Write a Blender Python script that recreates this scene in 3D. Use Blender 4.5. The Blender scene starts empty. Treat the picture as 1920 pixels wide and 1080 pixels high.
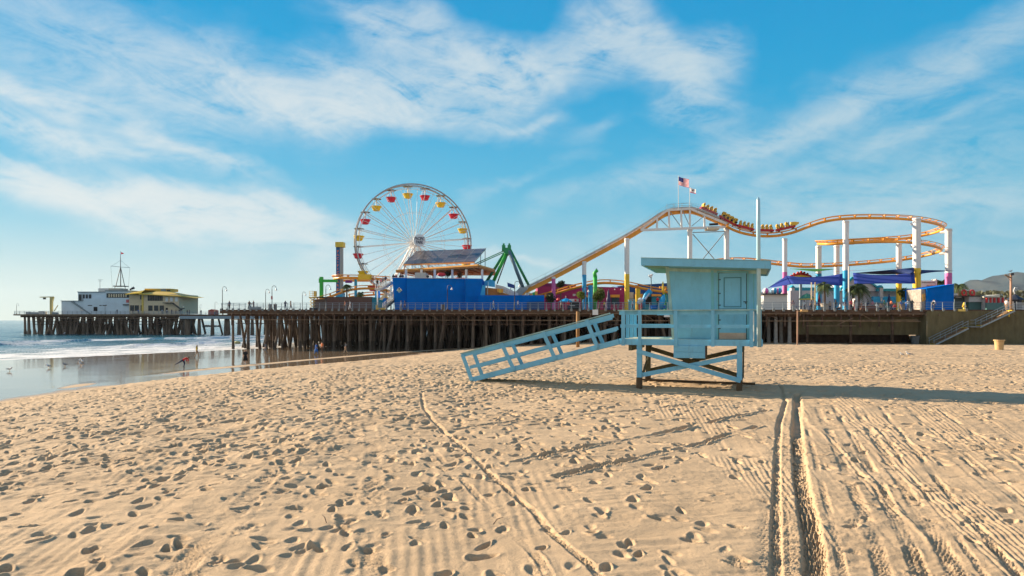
import bpy, math, random
import numpy as np
from mathutils import Vector, Matrix
random.seed(7)
PI = math.pi
SC = bpy.context.scene
COL = SC.collection
CZ = 5.25                      # eye height above the sea
def P(px, py, Y):              # a sight line of the photograph taken to its distance Y
    return Vector(((px - 960) / 1280 * Y, Y, (600 - py) / 1280 * Y + CZ))

# ------------------------------------------------------------------ materials
def _nd(nt, t, **kw):
    n = nt.nodes.new(t)
    for k, v in kw.items(): setattr(n, k, v)
    return n
_M = {}
def mat(name, col, rough=0.6, metal=0.0, var=0.12, scale=3.0, bump=0.0, spec=0.4, alpha=1.0, dirt=0.0, stretch=(1, 1, 1), trans=0.0):
    if name in _M: return _M[name]
    m = bpy.data.materials.new(name); m.use_nodes = True
    nt = m.node_tree; b = nt.nodes['Principled BSDF']
    b.inputs['Roughness'].default_value = rough; b.inputs['Metallic'].default_value = metal
    b.inputs['Specular IOR Level'].default_value = spec
    tc = _nd(nt, 'ShaderNodeTexCoord'); mp = _nd(nt, 'ShaderNodeMapping'); mp.inputs['Scale'].default_value = stretch
    nt.links.new(tc.outputs['Object'], mp.inputs[0])
    n = _nd(nt, 'ShaderNodeTexNoise'); n.inputs['Scale'].default_value = scale; n.inputs['Detail'].default_value = 6; n.inputs['Roughness'].default_value = 0.65
    nt.links.new(mp.outputs[0], n.inputs['Vector'])
    r = _nd(nt, 'ShaderNodeValToRGB'); e = r.color_ramp.elements
    lo = [max(0, c * (1 - var - dirt)) for c in col]; hi = [min(1, c * (1 + var)) for c in col]
    e[0].position = 0.3; e[0].color = (*lo, 1); e[1].position = 0.62; e[1].color = (*hi, 1)
    nt.links.new(n.outputs['Fac'], r.inputs[0]); nt.links.new(r.outputs[0], b.inputs['Base Color'])
    if bump:
        bp = _nd(nt, 'ShaderNodeBump'); bp.inputs['Strength'].default_value = bump; bp.inputs['Distance'].default_value = 0.05
        nt.links.new(n.outputs['Fac'], bp.inputs['Height']); nt.links.new(bp.outputs[0], b.inputs['Normal'])
    if trans:
        tr = _nd(nt, 'ShaderNodeBsdfTranslucent'); tr.inputs[0].default_value = (*hi, 1)
        mx = _nd(nt, 'ShaderNodeMixShader'); mx.inputs[0].default_value = trans
        nt.links.new(b.outputs[0], mx.inputs[1]); nt.links.new(tr.outputs[0], mx.inputs[2])
        nt.links.new(mx.outputs[0], nt.nodes['Material Output'].inputs[0])
    _M[name] = m
    return m

# ------------------------------------------------------------------ mesh builder (everything in world coordinates)
class MB:
    def __init__(s): s.v = []; s.f = []; s.m = []
    def add(s, vs, fs, mi=0):
        o = len(s.v); s.v += [tuple(v) for v in vs]
        for f in fs: s.f.append(tuple(o + i for i in f)); s.m.append(mi)
        return s
    def box(s, c, sz, mi=0, rot=None):
        c = Vector(c); a, b, d = [q / 2 for q in sz]
        vs = [Vector((x, y, z)) for x in (-a, a) for y in (-b, b) for z in (-d, d)]
        if rot is not None: vs = [rot @ v for v in vs]
        return s.add([v + c for v in vs], [(0,1,3,2),(4,6,7,5),(0,4,5,1),(2,3,7,6),(0,2,6,4),(1,5,7,3)], mi)
    def bx(s, x0, x1, y0, y1, z0, z1, mi=0):
        return s.box(((x0+x1)/2,(y0+y1)/2,(z0+z1)/2), (abs(x1-x0),abs(y1-y0),abs(z1-z0)), mi)
    def bar(s, p, q, w, h, mi=0, up=(0,0,1)):       # a board from p to q, w sideways, h along up
        p = Vector(p); q = Vector(q); d = q - p; L = d.length
        if L < 1e-6: return s
        d.normalize(); up = Vector(up)
        side = d.cross(up)
        if side.length < 1e-3: side = d.cross(Vector((0,1,0)))
        side.normalize(); u2 = side.cross(d)
        M = Matrix((side, d, u2)).transposed()
        return s.box((p+q)/2, (w, L, h), mi, M)
    def tube(s, pts, r, n=8, mi=0, r2=None, cap=True):
        pts = [Vector(p) for p in pts]; rings = []
        N = len(pts); prev = None
        for i, p in enumerate(pts):
            d = (pts[min(i+1,N-1)] - pts[max(i-1,0)])
            if d.length < 1e-9: d = Vector((0,0,1))
            d.normalize()
            if prev is None:
                a = d.cross(Vector((0,0,1)))
                if a.length < .05: a = d.cross(Vector((0,1,0)))
            else: a = prev - d * prev.dot(d)
            a.normalize(); prev = a; b = d.cross(a)
            rr = r[i] if isinstance(r, (list, tuple)) else (r + ((r2 - r) * i / (N-1) if r2 is not None else 0))
            rings.append([p + (a*math.cos(t) + b*math.sin(t)) * rr for t in [2*PI*k/n for k in range(n)]])
        vs = [v for g in rings for v in g]; fs = []
        for i in range(N-1):
            for k in range(n):
                fs.append((i*n+k, i*n+(k+1)%n, (i+1)*n+(k+1)%n, (i+1)*n+k))
        if cap: fs.append(tuple(range(n-1,-1,-1))); fs.append(tuple((N-1)*n + k for k in range(n)))
        return s.add(vs, fs, mi)
    def prism(s, poly, ext, mi=0):                  # a polygon given thickness ext
        poly = [Vector(p) for p in poly]; e = Vector(ext); n = len(poly)
        vs = poly + [p + e for p in poly]
        fs = [tuple(range(n)), tuple(range(2*n-1, n-1, -1))] + [(i, i+n, (i+1)%n+n, (i+1)%n) for i in range(n)]
        return s.add(vs, fs, mi)
    def lathe(s, c, prof, n=16, mi=0):
        c = Vector(c); vs = []; fs = []
        for r, z in prof:
            for k in range(n): vs.append(c + Vector((r*math.cos(2*PI*k/n), r*math.sin(2*PI*k/n), z)))
        for i in range(len(prof)-1):
            for k in range(n): fs.append((i*n+k, i*n+(k+1)%n, (i+1)*n+(k+1)%n, (i+1)*n+k))
        fs.append(tuple(range(n-1,-1,-1))); fs.append(tuple((len(prof)-1)*n+k for k in range(n)))
        return s.add(vs, fs, mi)
    def ball(s, c, r, n=12, m=8, mi=0, sc=(1,1,1), mif=None):
        c = Vector(c); vs = []; fs = []; ms = []
        for i in range(m+1):
            t = PI*i/m
            for k in range(n):
                a = 2*PI*k/n; vs.append(c + Vector((r*sc[0]*math.sin(t)*math.cos(a), r*sc[1]*math.sin(t)*math.sin(a), r*sc[2]*math.cos(t))))
        for i in range(m):
            for k in range(n):
                s.m.append(mif(k) if mif else mi); o = len(s.v)
                s.f.append((o+i*n+k, o+(i+1)*n+k, o+(i+1)*n+(k+1)%n, o+i*n+(k+1)%n))
        s.v += [tuple(v) for v in vs]
        return s

WL = {}                                             # world place of every object, so parts can be built in world coordinates
def tag(o, label=None, cat=None, group=None, kind=None):
    if label: o['label'] = label
    if cat: o['category'] = cat
    if group: o['group'] = group
    if kind: o['kind'] = kind
    return o
def thing(name, loc, label, cat, group=None, rz=0.0):
    o = bpy.data.objects.new(name, None); COL.objects.link(o)
    o.location = loc; o.rotation_euler = (0, 0, rz); o.empty_display_size = .5
    WL[o.name] = Matrix.Translation(Vector(loc)) @ Matrix.Rotation(rz, 4, 'Z')
    return tag(o, label, cat, group)
def obj(name, mb, mats, parent=None, smooth=False, local=False, origin=None):
    me = bpy.data.meshes.new(name)
    v = [Vector(p) for p in mb.v]
    if parent is not None:
        W = WL[parent.name]; inv = W.inverted()
        if not local: v = [inv @ p for p in v]
    else:
        if origin is None:
            xs = [p.x for p in v]; ys = [p.y for p in v]; zs = [p.z for p in v]
            origin = Vector(((min(xs)+max(xs))/2, (min(ys)+max(ys))/2, min(zs)))
        W = Matrix.Translation(origin); v = [p - origin for p in v]
    me.from_pydata([tuple(p) for p in v], [], mb.f)
    if not isinstance(mats, (list, tuple)): mats = [mats]
    for m in mats: me.materials.append(m)
    me.polygons.foreach_set('material_index', mb.m)
    if smooth: me.polygons.foreach_set('use_smooth', [True]*len(me.polygons))
    me.update()
    o = bpy.data.objects.new(name, me); COL.objects.link(o)
    if parent is not None: o.parent = parent; WL[o.name] = WL[parent.name]
    else: o.location = origin; WL[o.name] = W
    return o
def kids(o): return [c for c in bpy.data.objects if c.parent == o]
def copy_tree(o, parent=None, K=None):
    K = K if K is not None else kmap()
    c = o.copy(); COL.objects.link(c)
    if parent is not None: c.parent = parent
    for ch in K.get(o.name, []): copy_tree(ch, c, K)
    return c
def kmap():
    K = {}
    for c in bpy.data.objects:
        if c.parent: K.setdefault(c.parent.name, []).append(c)
    return K

# ------------------------------------------------------------------ numpy noise
def _h(ix, iy, seed):
    n = (ix * 374761393 + iy * 668265263 + seed * 982451653) & 0xffffffff
    n = ((n ^ (n >> 13)) * 1274126177) & 0xffffffff
    n = n ^ (n >> 16)
    return (n & 0xffffff) / 16777215.0
def vn(x, y, seed=0):
    xi = np.floor(x).astype(np.int64); yi = np.floor(y).astype(np.int64)
    fx = x - xi; fy = y - yi
    fx = fx*fx*fx*(fx*(fx*6-15)+10); fy = fy*fy*fy*(fy*(fy*6-15)+10)
    a = _h(xi, yi, seed); b = _h(xi+1, yi, seed); c = _h(xi, yi+1, seed); d = _h(xi+1, yi+1, seed)
    return (a + (b-a)*fx) * (1-fy) + (c + (d-c)*fx) * fy
def fbm(x, y, seed=0, oc=4, g=.5):
    s = 0; a = 1; t = 0
    for i in range(oc):
        s = s + a * vn(x * 2**i + 17.3*i, y * 2**i - 9.1*i, seed+i); t += a; a *= g
    return s / t
def sst(a, b, x):
    t = np.clip((x-a)/(b-a), 0, 1); return t*t*(3-2*t)
def grid_mesh(name, X, Y, Z, attrs, m, kind='structure', smooth=True):
    R, C = X.shape
    me = bpy.data.meshes.new(name)
    co = np.stack([X, Y, Z], -1).reshape(-1, 3).astype(np.float32)
    idx = np.arange(R*C, dtype=np.int32).reshape(R, C)
    q = np.stack([idx[:-1,:-1], idx[:-1,1:], idx[1:,1:], idx[1:,:-1]], -1).reshape(-1, 4)
    me.vertices.add(R*C); me.vertices.foreach_set('co', co.ravel())
    me.loops.add(q.size); me.loops.foreach_set('vertex_index', q.ravel())
    me.polygons.add(len(q)); me.polygons.foreach_set('loop_start', np.arange(0, q.size, 4, dtype=np.int32))
    me.polygons.foreach_set('use_smooth', np.full(len(q), smooth, dtype=bool))
    for k, a in attrs.items():
        at = me.attributes.new(k, 'FLOAT', 'POINT'); at.data.foreach_set('value', a.ravel().astype(np.float32))
    me.update(); me.validate()
    me.materials.append(m)
    o = bpy.data.objects.new(name, me); COL.objects.link(o)
    o['kind'] = kind; WL[o.name] = Matrix()
    return o
# ------------------------------------------------------------------ camera, sun, sky
cam = bpy.data.objects.new('camera', bpy.data.cameras.new('camera')); COL.objects.link(cam)
cam.location = (0, 0, CZ); cam.rotation_euler = (PI/2, 0, 0)
cam.data.sensor_width = 36; cam.data.lens = 24; cam.data.shift_y = 60/1920
cam.data.clip_start = .1; cam.data.clip_end = 60000
SC.camera = cam
SC.view_settings.view_transform = 'Standard'; SC.view_settings.look = 'None'; SC.view_settings.gamma = 1
SC.view_settings.exposure = EXPO = 1.32
SUN_AZ = 29.0; SUN_EL = 20.0
a, e = math.radians(SUN_AZ), math.radians(SUN_EL)
sd = Vector((-math.cos(a)*math.cos(e), math.sin(a)*math.cos(e), math.sin(e)))
L = bpy.data.lights.new('sun', 'SUN'); L.energy = 5.0; L.angle = math.radians(.55); L.color = (1.0, .81, .59)
lo = bpy.data.objects.new('sun', L); COL.objects.link(lo); lo.location = (-60, 30, 60)
lo.rotation_euler = sd.to_track_quat('Z', 'Y').to_euler()

w = bpy.data.worlds.new('World'); SC.world = w; w.use_nodes = True
nt = w.node_tree; bg = nt.nodes['Background']; bg.inputs[1].default_value = 0.087
def M_(op, a_, b_=None, c_=None, clamp=False):
    n = nt.nodes.new('ShaderNodeMath'); n.operation = op; n.use_clamp = clamp
    for i, q in enumerate((a_, b_, c_)):
        if q is None: continue
        if isinstance(q, (int, float)): n.inputs[i].default_value = q
        else: nt.links.new(q, n.inputs[i])
    return n.outputs[0]
def mixc(f, A, B, bt='MIX'):
    n = nt.nodes.new('ShaderNodeMix'); n.data_type = 'RGBA'; n.blend_type = bt
    for i, q in ((0, f), (6, A), (7, B)):
        if isinstance(q, (int, float)): n.inputs[i].default_value = q
        elif isinstance(q, tuple): n.inputs[i].default_value = (*q, 1)
        else: nt.links.new(q, n.inputs[i])
    return n.outputs[2]
sky = nt.nodes.new('ShaderNodeTexSky'); sky.sky_type = 'NISHITA'; sky.sun_disc = False
sky.sun_elevation = e; sky.sun_rotation = math.atan2(sd.x, sd.y); sky.altitude = 0
sky.air_density = 1.0; sky.dust_density = .3; sky.ozone_density = 3.0
tc = nt.nodes.new('ShaderNodeTexCoord'); sp = nt.nodes.new('ShaderNodeSeparateXYZ'); nt.links.new(tc.outputs['Generated'], sp.inputs[0])
AZ = M_('ARCTAN2', sp.outputs[0], sp.outputs[1]); EL = M_('ARCSINE', sp.outputs[2])
def azel(px, py):
    a_ = math.atan((px-960)/1280); return a_, math.atan((600-py)/1280*math.cos(a_))
# slow warp so that no bank of cloud keeps a round edge
def noise(scale, det, rough, dist, sx, sy, rot, off):
    cb = nt.nodes.new('ShaderNodeCombineXYZ'); nt.links.new(AZ, cb.inputs[0]); nt.links.new(EL, cb.inputs[1]); cb.inputs[2].default_value = off
    mp = nt.nodes.new('ShaderNodeMapping'); mp.vector_type = 'POINT'
    mp0 = nt.nodes.new('ShaderNodeMapping'); mp0.inputs['Rotation'].default_value = (0, 0, math.radians(rot))
    nt.links.new(cb.outputs[0], mp0.inputs[0]); nt.links.new(mp0.outputs[0], mp.inputs[0]); mp.inputs['Scale'].default_value = (sx, sy, 1)
    n = nt.nodes.new('ShaderNodeTexNoise'); n.inputs['Scale'].default_value = scale; n.inputs['Detail'].default_value = det
    n.inputs['Roughness'].default_value = rough; n.inputs['Distortion'].default_value = dist
    nt.links.new(mp.outputs[0], n.inputs['Vector']); return n
wn = noise(5, 4, .55, .3, 1, 1.3, 0, 3.1)
ws = nt.nodes.new('ShaderNodeSeparateColor'); nt.links.new(wn.outputs['Color'], ws.inputs[0])
WA = M_('ADD', AZ, M_('MULTIPLY', M_('SUBTRACT', ws.outputs[0], .5), .20))
WE = M_('ADD', EL, M_('MULTIPLY', M_('SUBTRACT', ws.outputs[1], .5), .13))
CL = [ # px, py, half length, half width, tilt (deg, up to the right), strength
 (700,165,270,50,4,1.0),(570,190,180,45,8,.7),(1000,135,140,42,6,1.1),(850,85,210,40,-10,.7),(800,225,190,34,-4,.95),
 (1150,60,60,50,-40,.9),(1250,110,110,42,-32,1.1),(1300,165,80,36,-50,.9),(1360,90,60,40,-20,.5),(700,60,60,30,0,.4),
 (90,352,190,30,-5,1.7),(300,385,210,36,-6,1.6),(440,425,180,38,-4,1.5),(570,402,80,20,-4,1.3),(370,440,110,16,4,.6),
 (110,165,130,14,-16,.9),(60,130,90,10,-28,.5),(60,230,170,45,-18,.65),(220,262,190,20,-14,.8),(420,300,120,12,-20,.5),(1500,330,260,22,14,.35),(1720,400,300,26,6,.4),(1150,250,60,14,10,.3),(380,290,140,14,-25,.5),
 (150,60,360,90,-6,.36),(330,120,260,60,-10,.22),(300,200,320,70,-6,.35),(30,300,140,12,-5,.5),
 (1640,175,290,50,20,.5),(1600,300,480,130,10,.12),(1860,110,200,60,22,.5),(1450,275,260,24,16,.5),(1200,330,200,26,16,.42),(1800,240,220,18,10,.3),
 (1760,330,330,50,8,.42),(1880,420,230,55,0,.42),(1600,380,300,30,4,.30),(1450,490,380,40,2,.16),(980,490,120,9,-4,.6),
 (1010,235,60,12,4,.55),(1250,440,200,40,8,.3),(600,470,420,40,2,.25),(1700,500,300,30,0,.18),(960,350,200,14,20,.25)]
acc = None
for (px, py, hl, hw, tl, st) in CL:
    ca, ce = azel(px, py); k = 1280 * (1 + ((px-960)/1280)**2); hl_ = hl / k * 1.0; hw_ = hw / 1280 / math.sqrt(1 + ((px-960)/1280)**2)
    t = math.radians(tl)
    dx = M_('SUBTRACT', WA, ca); dy = M_('SUBTRACT', WE, ce)
    u = M_('MULTIPLY_ADD', dx, math.cos(t)/hl_, M_('MULTIPLY', dy, math.sin(t)/hl_))
    v = M_('MULTIPLY_ADD', dy, math.cos(t)/hw_, M_('MULTIPLY', dx, -math.sin(t)/hw_))
    r2 = M_('MULTIPLY_ADD', u, u, M_('MULTIPLY', v, v))
    g = M_('MULTIPLY', M_('EXPONENT', M_('MULTIPLY', r2, -1.0)), st)
    acc = g if acc is None else M_('ADD', acc, g)
n1 = noise(8, 11, .66, .7, 1, 3.0, 9, 0.0); n2 = noise(26, 9, .68, .5, 1, 2.4, -14, 7.7)
tex = M_('ADD', M_('MULTIPLY', n1.outputs['Fac'], .72), M_('MULTIPLY', n2.outputs['Fac'], .28))
fine = M_('MULTIPLY', M_('SUBTRACT', tex, .36, clamp=True), 4.6)
c0 = M_('MULTIPLY', M_('SUBTRACT', acc, .07, clamp=False), M_('MULTIPLY_ADD', fine, 1.0, .08))
CM = M_('MULTIPLY', M_('SUBTRACT', 1.0, M_('EXPONENT', M_('MULTIPLY', c0, -1.35))), 1.0, clamp=True)
low = M_('GREATER_THAN', EL, -0.02)
CM = M_('MULTIPLY', CM, low)
# clear sky: the Nishita sky, pulled towards the turquoise and the pale sea haze of the photograph
skyc = mixc(1.0, sky.outputs[0], (.08, .50, .66), 'MULTIPLY')
def ramp(stops):
    r = nt.nodes.new('ShaderNodeValToRGB'); e_ = r.color_ramp.elements
    for i, (p_, c_) in enumerate(stops):
        q = e_[i] if i < 2 else e_.new(p_)
        q.position = p_; q.color = (*[x/5 for x in c_], 1)
    nt.links.new(M_('MULTIPLY', EL, 1.6, clamp=True), r.inputs[0])
    m_ = nt.nodes.new('ShaderNodeVectorMath'); m_.operation = 'SCALE'; m_.inputs['Scale'].default_value = 5; nt.links.new(r.outputs[0], m_.inputs[0]); return m_.outputs[0]
rr_ = ramp([(0, (1.25,2.55,3.1)), (1, (0,1.0,2.5)), (.13, (.80,2.3,3.05)), (.26, (.22,2.08,3.12)), (.45, (0,1.74,3.15)), (.68, (0,1.5,3.05))])
rl_ = ramp([(0, (3.6,3.75,3.35)), (1, (0,1.1,2.6)), (.09, (3.0,3.5,3.4)), (.19, (1.6,2.9,3.4)), (.34, (.55,2.3,3.4)), (.6, (0,1.68,3.2))])
side = M_('MULTIPLY_ADD', M_('SINE', M_('ADD', AZ, -.30)), -.90, .22, clamp=True)      # paler towards the sun
grad = mixc(side, rr_, rl_)
skyc = mixc(.92, skyc, grad)
cc = mixc(side, (2.75, 3.3, 3.5), (3.75, 3.9, 3.85))
skyc = mixc(M_('MULTIPLY', CM, .9), skyc, cc)
# unseen bright cloud behind the camera, added to fill the shaded faces
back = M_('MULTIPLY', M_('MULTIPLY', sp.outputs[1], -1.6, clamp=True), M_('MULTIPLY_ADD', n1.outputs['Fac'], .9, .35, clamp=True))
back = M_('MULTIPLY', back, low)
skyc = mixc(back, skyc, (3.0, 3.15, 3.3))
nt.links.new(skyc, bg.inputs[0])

w.cycles.sampling_method = 'MANUAL'; w.cycles.sample_map_resolution = 256
# ------------------------------------------------------------------ the beach
_ey = [-200,-20,42.7,51.4,54.4,58.8,66.6,75.3,86.5,92.5,119.6,160,400,4000]
_ex = [-32,-32,-32,-31,-30.2,-28.5,-25.3,-22.4,-17.6,-16.1,-9.25,12,140,2200]
def offs(x, y): return (x+60)*(-.86) + (y-105)*.5          # metres out to sea from the water line
def base(x, y):
    xe = np.interp(y, _ey, _ex)
    d = offs(x, y)
    wet = np.where(d < 0, .15*np.minimum(1, -d/25), np.maximum(-.03*d, -7))
    plat = 2.95 - 1.40*np.clip((y-26)/79, 0, 1.0)
    t = np.clip((x-xe)/28, 0, 1); g = t*(1.6-.6*t)
    t2 = np.clip((x-xe)/.9, 0, 1)
    z = wet + np.maximum(0, plat-wet)*g
    return z, x-xe
rs = np.random.RandomState(5)
TILES = []
for (x0, x1, y0, y1, r) in ((-12, 12, 3.5, 14.2, .0125), (-31, 31, 13.2, 41, .03), (-70, 100, 39, 128, .11)):
    nx = int((x1-x0)/r)+1; ny = int((y1-y0)/r)+1
    TILES.append([x0, y0, r, np.zeros((ny, nx), np.float32)])
def stamp(cx, cy, L, W, depth, ang, rim=.35, noise=.25):
    ca, sa = math.cos(ang), math.sin(ang)
    R = max(L, W)*2.0
    for (x0, y0, r, H) in TILES:
        i0 = int((cx-R-x0)/r); i1 = int((cx+R-x0)/r)+2; j0 = int((cy-R-y0)/r); j1 = int((cy+R-y0)/r)+2
        if i1 < 1 or j1 < 1 or i0 >= H.shape[1]-1 or j0 >= H.shape[0]-1: continue
        i0 = max(i0, 0); j0 = max(j0, 0); i1 = min(i1, H.shape[1]); j1 = min(j1, H.shape[0])
        X, Y = np.meshgrid(x0+np.arange(i0, i1)*r-cx, y0+np.arange(j0, j1)*r-cy)
        u = (X*ca+Y*sa)/L; v = (-X*sa+Y*ca)/W
        v = v*(1+.25*u)                                     # heel narrower than the toes
        q = np.sqrt(u*u+v*v) + 1e-6
        if noise: q = q*(1+noise*(vn((X+cx)/.09, (Y+cy)/.09, 3)-.5))
        k = np.exp(-(q**4.5)) ; rm = np.exp(-((q-1.30)/.30)**2)*(.6+.5*u)
        H[j0:j1, i0:i1] += (-depth*k + depth*rim*rm).astype(np.float32)
# feet have gone everywhere, less where the beach has been driven over
def trample(x, y):
    n = vn(np.array([x/6.]), np.array([y/6.]), 21)[0]
    if y < 15 and x > -3: return .15 + .6*n if x < 2.4 else .10+.30*n
    if x > 3 and y < 30: return .30
    return .8 + .3*n - (.45*(1 if y < 9 else (12-y)/3) if (y < 12 and x < -1) else 0)
def walk(x0, x1, y0, y1, dens, sc=1.0):
    n = int((x1-x0)*(y1-y0)*dens/3.0)
    for _ in range(n):
        x = rs.uniform(x0, x1); y = rs.uniform(y0, y1)
        if rs.rand() > trample(x, y): continue
        a_ = rs.uniform(0, 2*PI) if rs.rand() < .5 else rs.normal(1.9, .5)
        st = rs.uniform(.5, .72)
        for k in range(rs.randint(2, 6)):
            px_ = x + math.cos(a_)*st*k + (.09 if k % 2 else -.09)*math.sin(a_); py_ = y + math.sin(a_)*st*k - (.09 if k % 2 else -.09)*math.cos(a_)
            stamp(px_+rs.normal(0,.03), py_+rs.normal(0,.03), rs.uniform(.08,.16)*sc*(.85 if py_ < 11 else 1), rs.uniform(.038,.07)*sc, rs.uniform(.018,.055)*min(sc,1.3), a_+rs.normal(0,.25), rs.uniform(.2,.5))
walk(-12, 12, 3.5, 14.2, 14)
walk(-31, 31, 14.2, 41, 13, 1.1)
walk(-34, 80, 41, 122, 2.0, 1.8)
for (x0, x1, y0, y1, n, sc) in ((-12, 12, 3.5, 14.2, 1500, 1.0), (-31, 31, 14.2, 41, 9000, 1.3)):
    for _ in range(n):
        x = rs.uniform(x0, x1); y = rs.uniform(y0, y1)
        if rs.rand() > trample(x, y)*.9: continue
        stamp(x, y, rs.uniform(.05,.13)*sc, rs.uniform(.035,.07)*sc, rs.uniform(-.015,.04), rs.uniform(0, PI), .3, .5)
# wheel ruts: pixel paths of the photograph laid on the sand
def G(px, py): Y = 2944./(py-600); return ((px-960)/1280*Y, Y)
def dens_line(pts, step=.03):
    pts = np.array([G(*p) for p in pts]); s = np.r_[0, np.cumsum(np.hypot(*np.diff(pts, axis=0).T))]
    t = np.arange(0, s[-1], step)
    x = np.interp(t, s, pts[:, 0]); y = np.interp(t, s, pts[:, 1])
    k = max(3, int(.9/step)) | 1; ker = np.hanning(k+2)[1:-1]; ker /= ker.sum()
    xp = np.pad(x, k//2, mode='reflect', reflect_type='odd'); yp = np.pad(y, k//2, mode='reflect', reflect_type='odd')
    return np.convolve(xp, ker, 'valid'), np.convolve(yp, ker, 'valid'), t
def rut(pts, width, depth, berm=.5, tread=0.0, rough=.4, fade=1.0):
    x, y, t = dens_line(pts, .02 if G(*pts[0])[1] < 14 else .04)
    dx = np.gradient(x); dy = np.gradient(y); n_ = np.hypot(dx, dy)+1e-9; nx = -dy/n_; ny = dx/n_
    m = 1.0 if fade >= 1 else np.clip(fade + (vn(t/.8, t*0, 8)-.5)*1.6, 0, 1)
    for (x0, y0, r, H) in TILES:
        W = width*2.2; o = np.arange(-W, W, r*.8)
        X = x[:, None]+nx[:, None]*o[None]; Y = y[:, None]+ny[:, None]*o[None]
        q = np.abs(o[None])/width*(1+.22*(vn(X/.10, Y/.10, 5)-.5))
        prof = -depth*np.exp(-q**7) + depth*berm*np.exp(-((q-1.35)/.3)**2)*(.6+.8*vn(X/.15, Y/.15, 6))
        prof = prof*(1+rough*(vn(X/.2, Y/.2, 9)-.5)*2)
        if tread: prof = prof + tread*np.exp(-q**6)*(np.sin(t[:, None]*2*PI/.075+np.sign(o)[None]*1.1+np.sin(o[None]*50)*1.3) )
        prof = prof*(m if np.isscalar(m) else m[:, None])
        I = np.round((X-x0)/r).astype(int); J = np.round((Y-y0)/r).astype(int)
        ok = (I >= 0)&(J >= 0)&(I < H.shape[1])&(J < H.shape[0])
        if not ok.any(): continue
        A = np.zeros_like(H); C = np.zeros_like(H)
        np.add.at(A, (J[ok], I[ok]), np.broadcast_to(prof, X.shape)[ok]); np.add.at(C, (J[ok], I[ok]), 1)
        k = C > 0
        H[k] = H[k]*.45 + A[k]/C[k]                          # the wheel presses old footprints flat
rut([(1492,1200),(1484,1080),(1484,986),(1481,868),(1482,791),(1486,752)], .30, .018, .1, .012, .3)
rut([(1455,1200),(1455,1080),(1455,986),(1457,868),(1461,791),(1474,750),(1462,722)], .05, .055, .1, 0, .3)
rut([(1536,1200),(1530,1080),(1524,1015),(1512,949),(1501,892),(1494,811),(1496,765),(1494,735)], .10, .11, .05, 0, .2)
for pts, wd, dp in (
 ([(1610,1200),(1565,1000),(1502,760)], .05, .03), ([(1700,1200),(1660,1080),(1620,960),(1530,756)], .09, .035),
 ([(1800,1200),(1735,1080),(1650,900),(1560,757)], .07, .06), ([(1840,1150),(1720,950),(1600,758)], .10, .04),
 ([(1950,1130),(1800,950),(1650,762)], .06, .05), ([(2020,1010),(1920,940),(1700,762)], .05, .03), ([(2000,905),(1920,868),(1760,766)], .05, .04),
 ([(1765,1200),(1690,1010),(1580,790)], .04, .03),([(1900,1160),(1762,960),(1620,770)], .04, .03),([(2080,1050),(1860,905),(1725,790)], .04, .03)):
    rut(pts, wd*.8, dp*.75, .15, .004, .5, .75)
rut([(1175,1170),(1125,1085),(1100,1060),(1045,1010),(1000,955),(965,925),(930,895),(885,855),(845,820),(815,790),(795,765),(790,735)], .045, .045, .12, 0, .5)
rut([(1080,1170),(1010,1050),(930,960),(860,890),(815,850),(780,810)], .05, .018, .6, 0, .9, .6)
rut([(975,865),(1060,846),(1150,829),(1300,800),(1440,766)], .075, .06, .6, .01, .8, .8)
rut([(1040,892),(1150,868),(1280,840),(1425,800)], .075, .06, .6, .01, .8, .8)
rut([(880,800),(975,787),(1200,768),(1330,752)], .06, .045, .6, 0, .8, .7)
rut([(720,1200),(700,1080),(700,850),(690,780)], .12, .016, .5, 0, .9, .6)
rut([(250,1180),(330,1080),(520,880),(640,800)], .12, .018, .5, 0, .9, .7)
rut([(1575,740),(1700,705),(1880,690)], .10, .03, .5, 0, .8, .6)
rut([(1450,720),(1600,690),(1750,680)], .12, .03, .5, 0, .8, .6)
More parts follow.
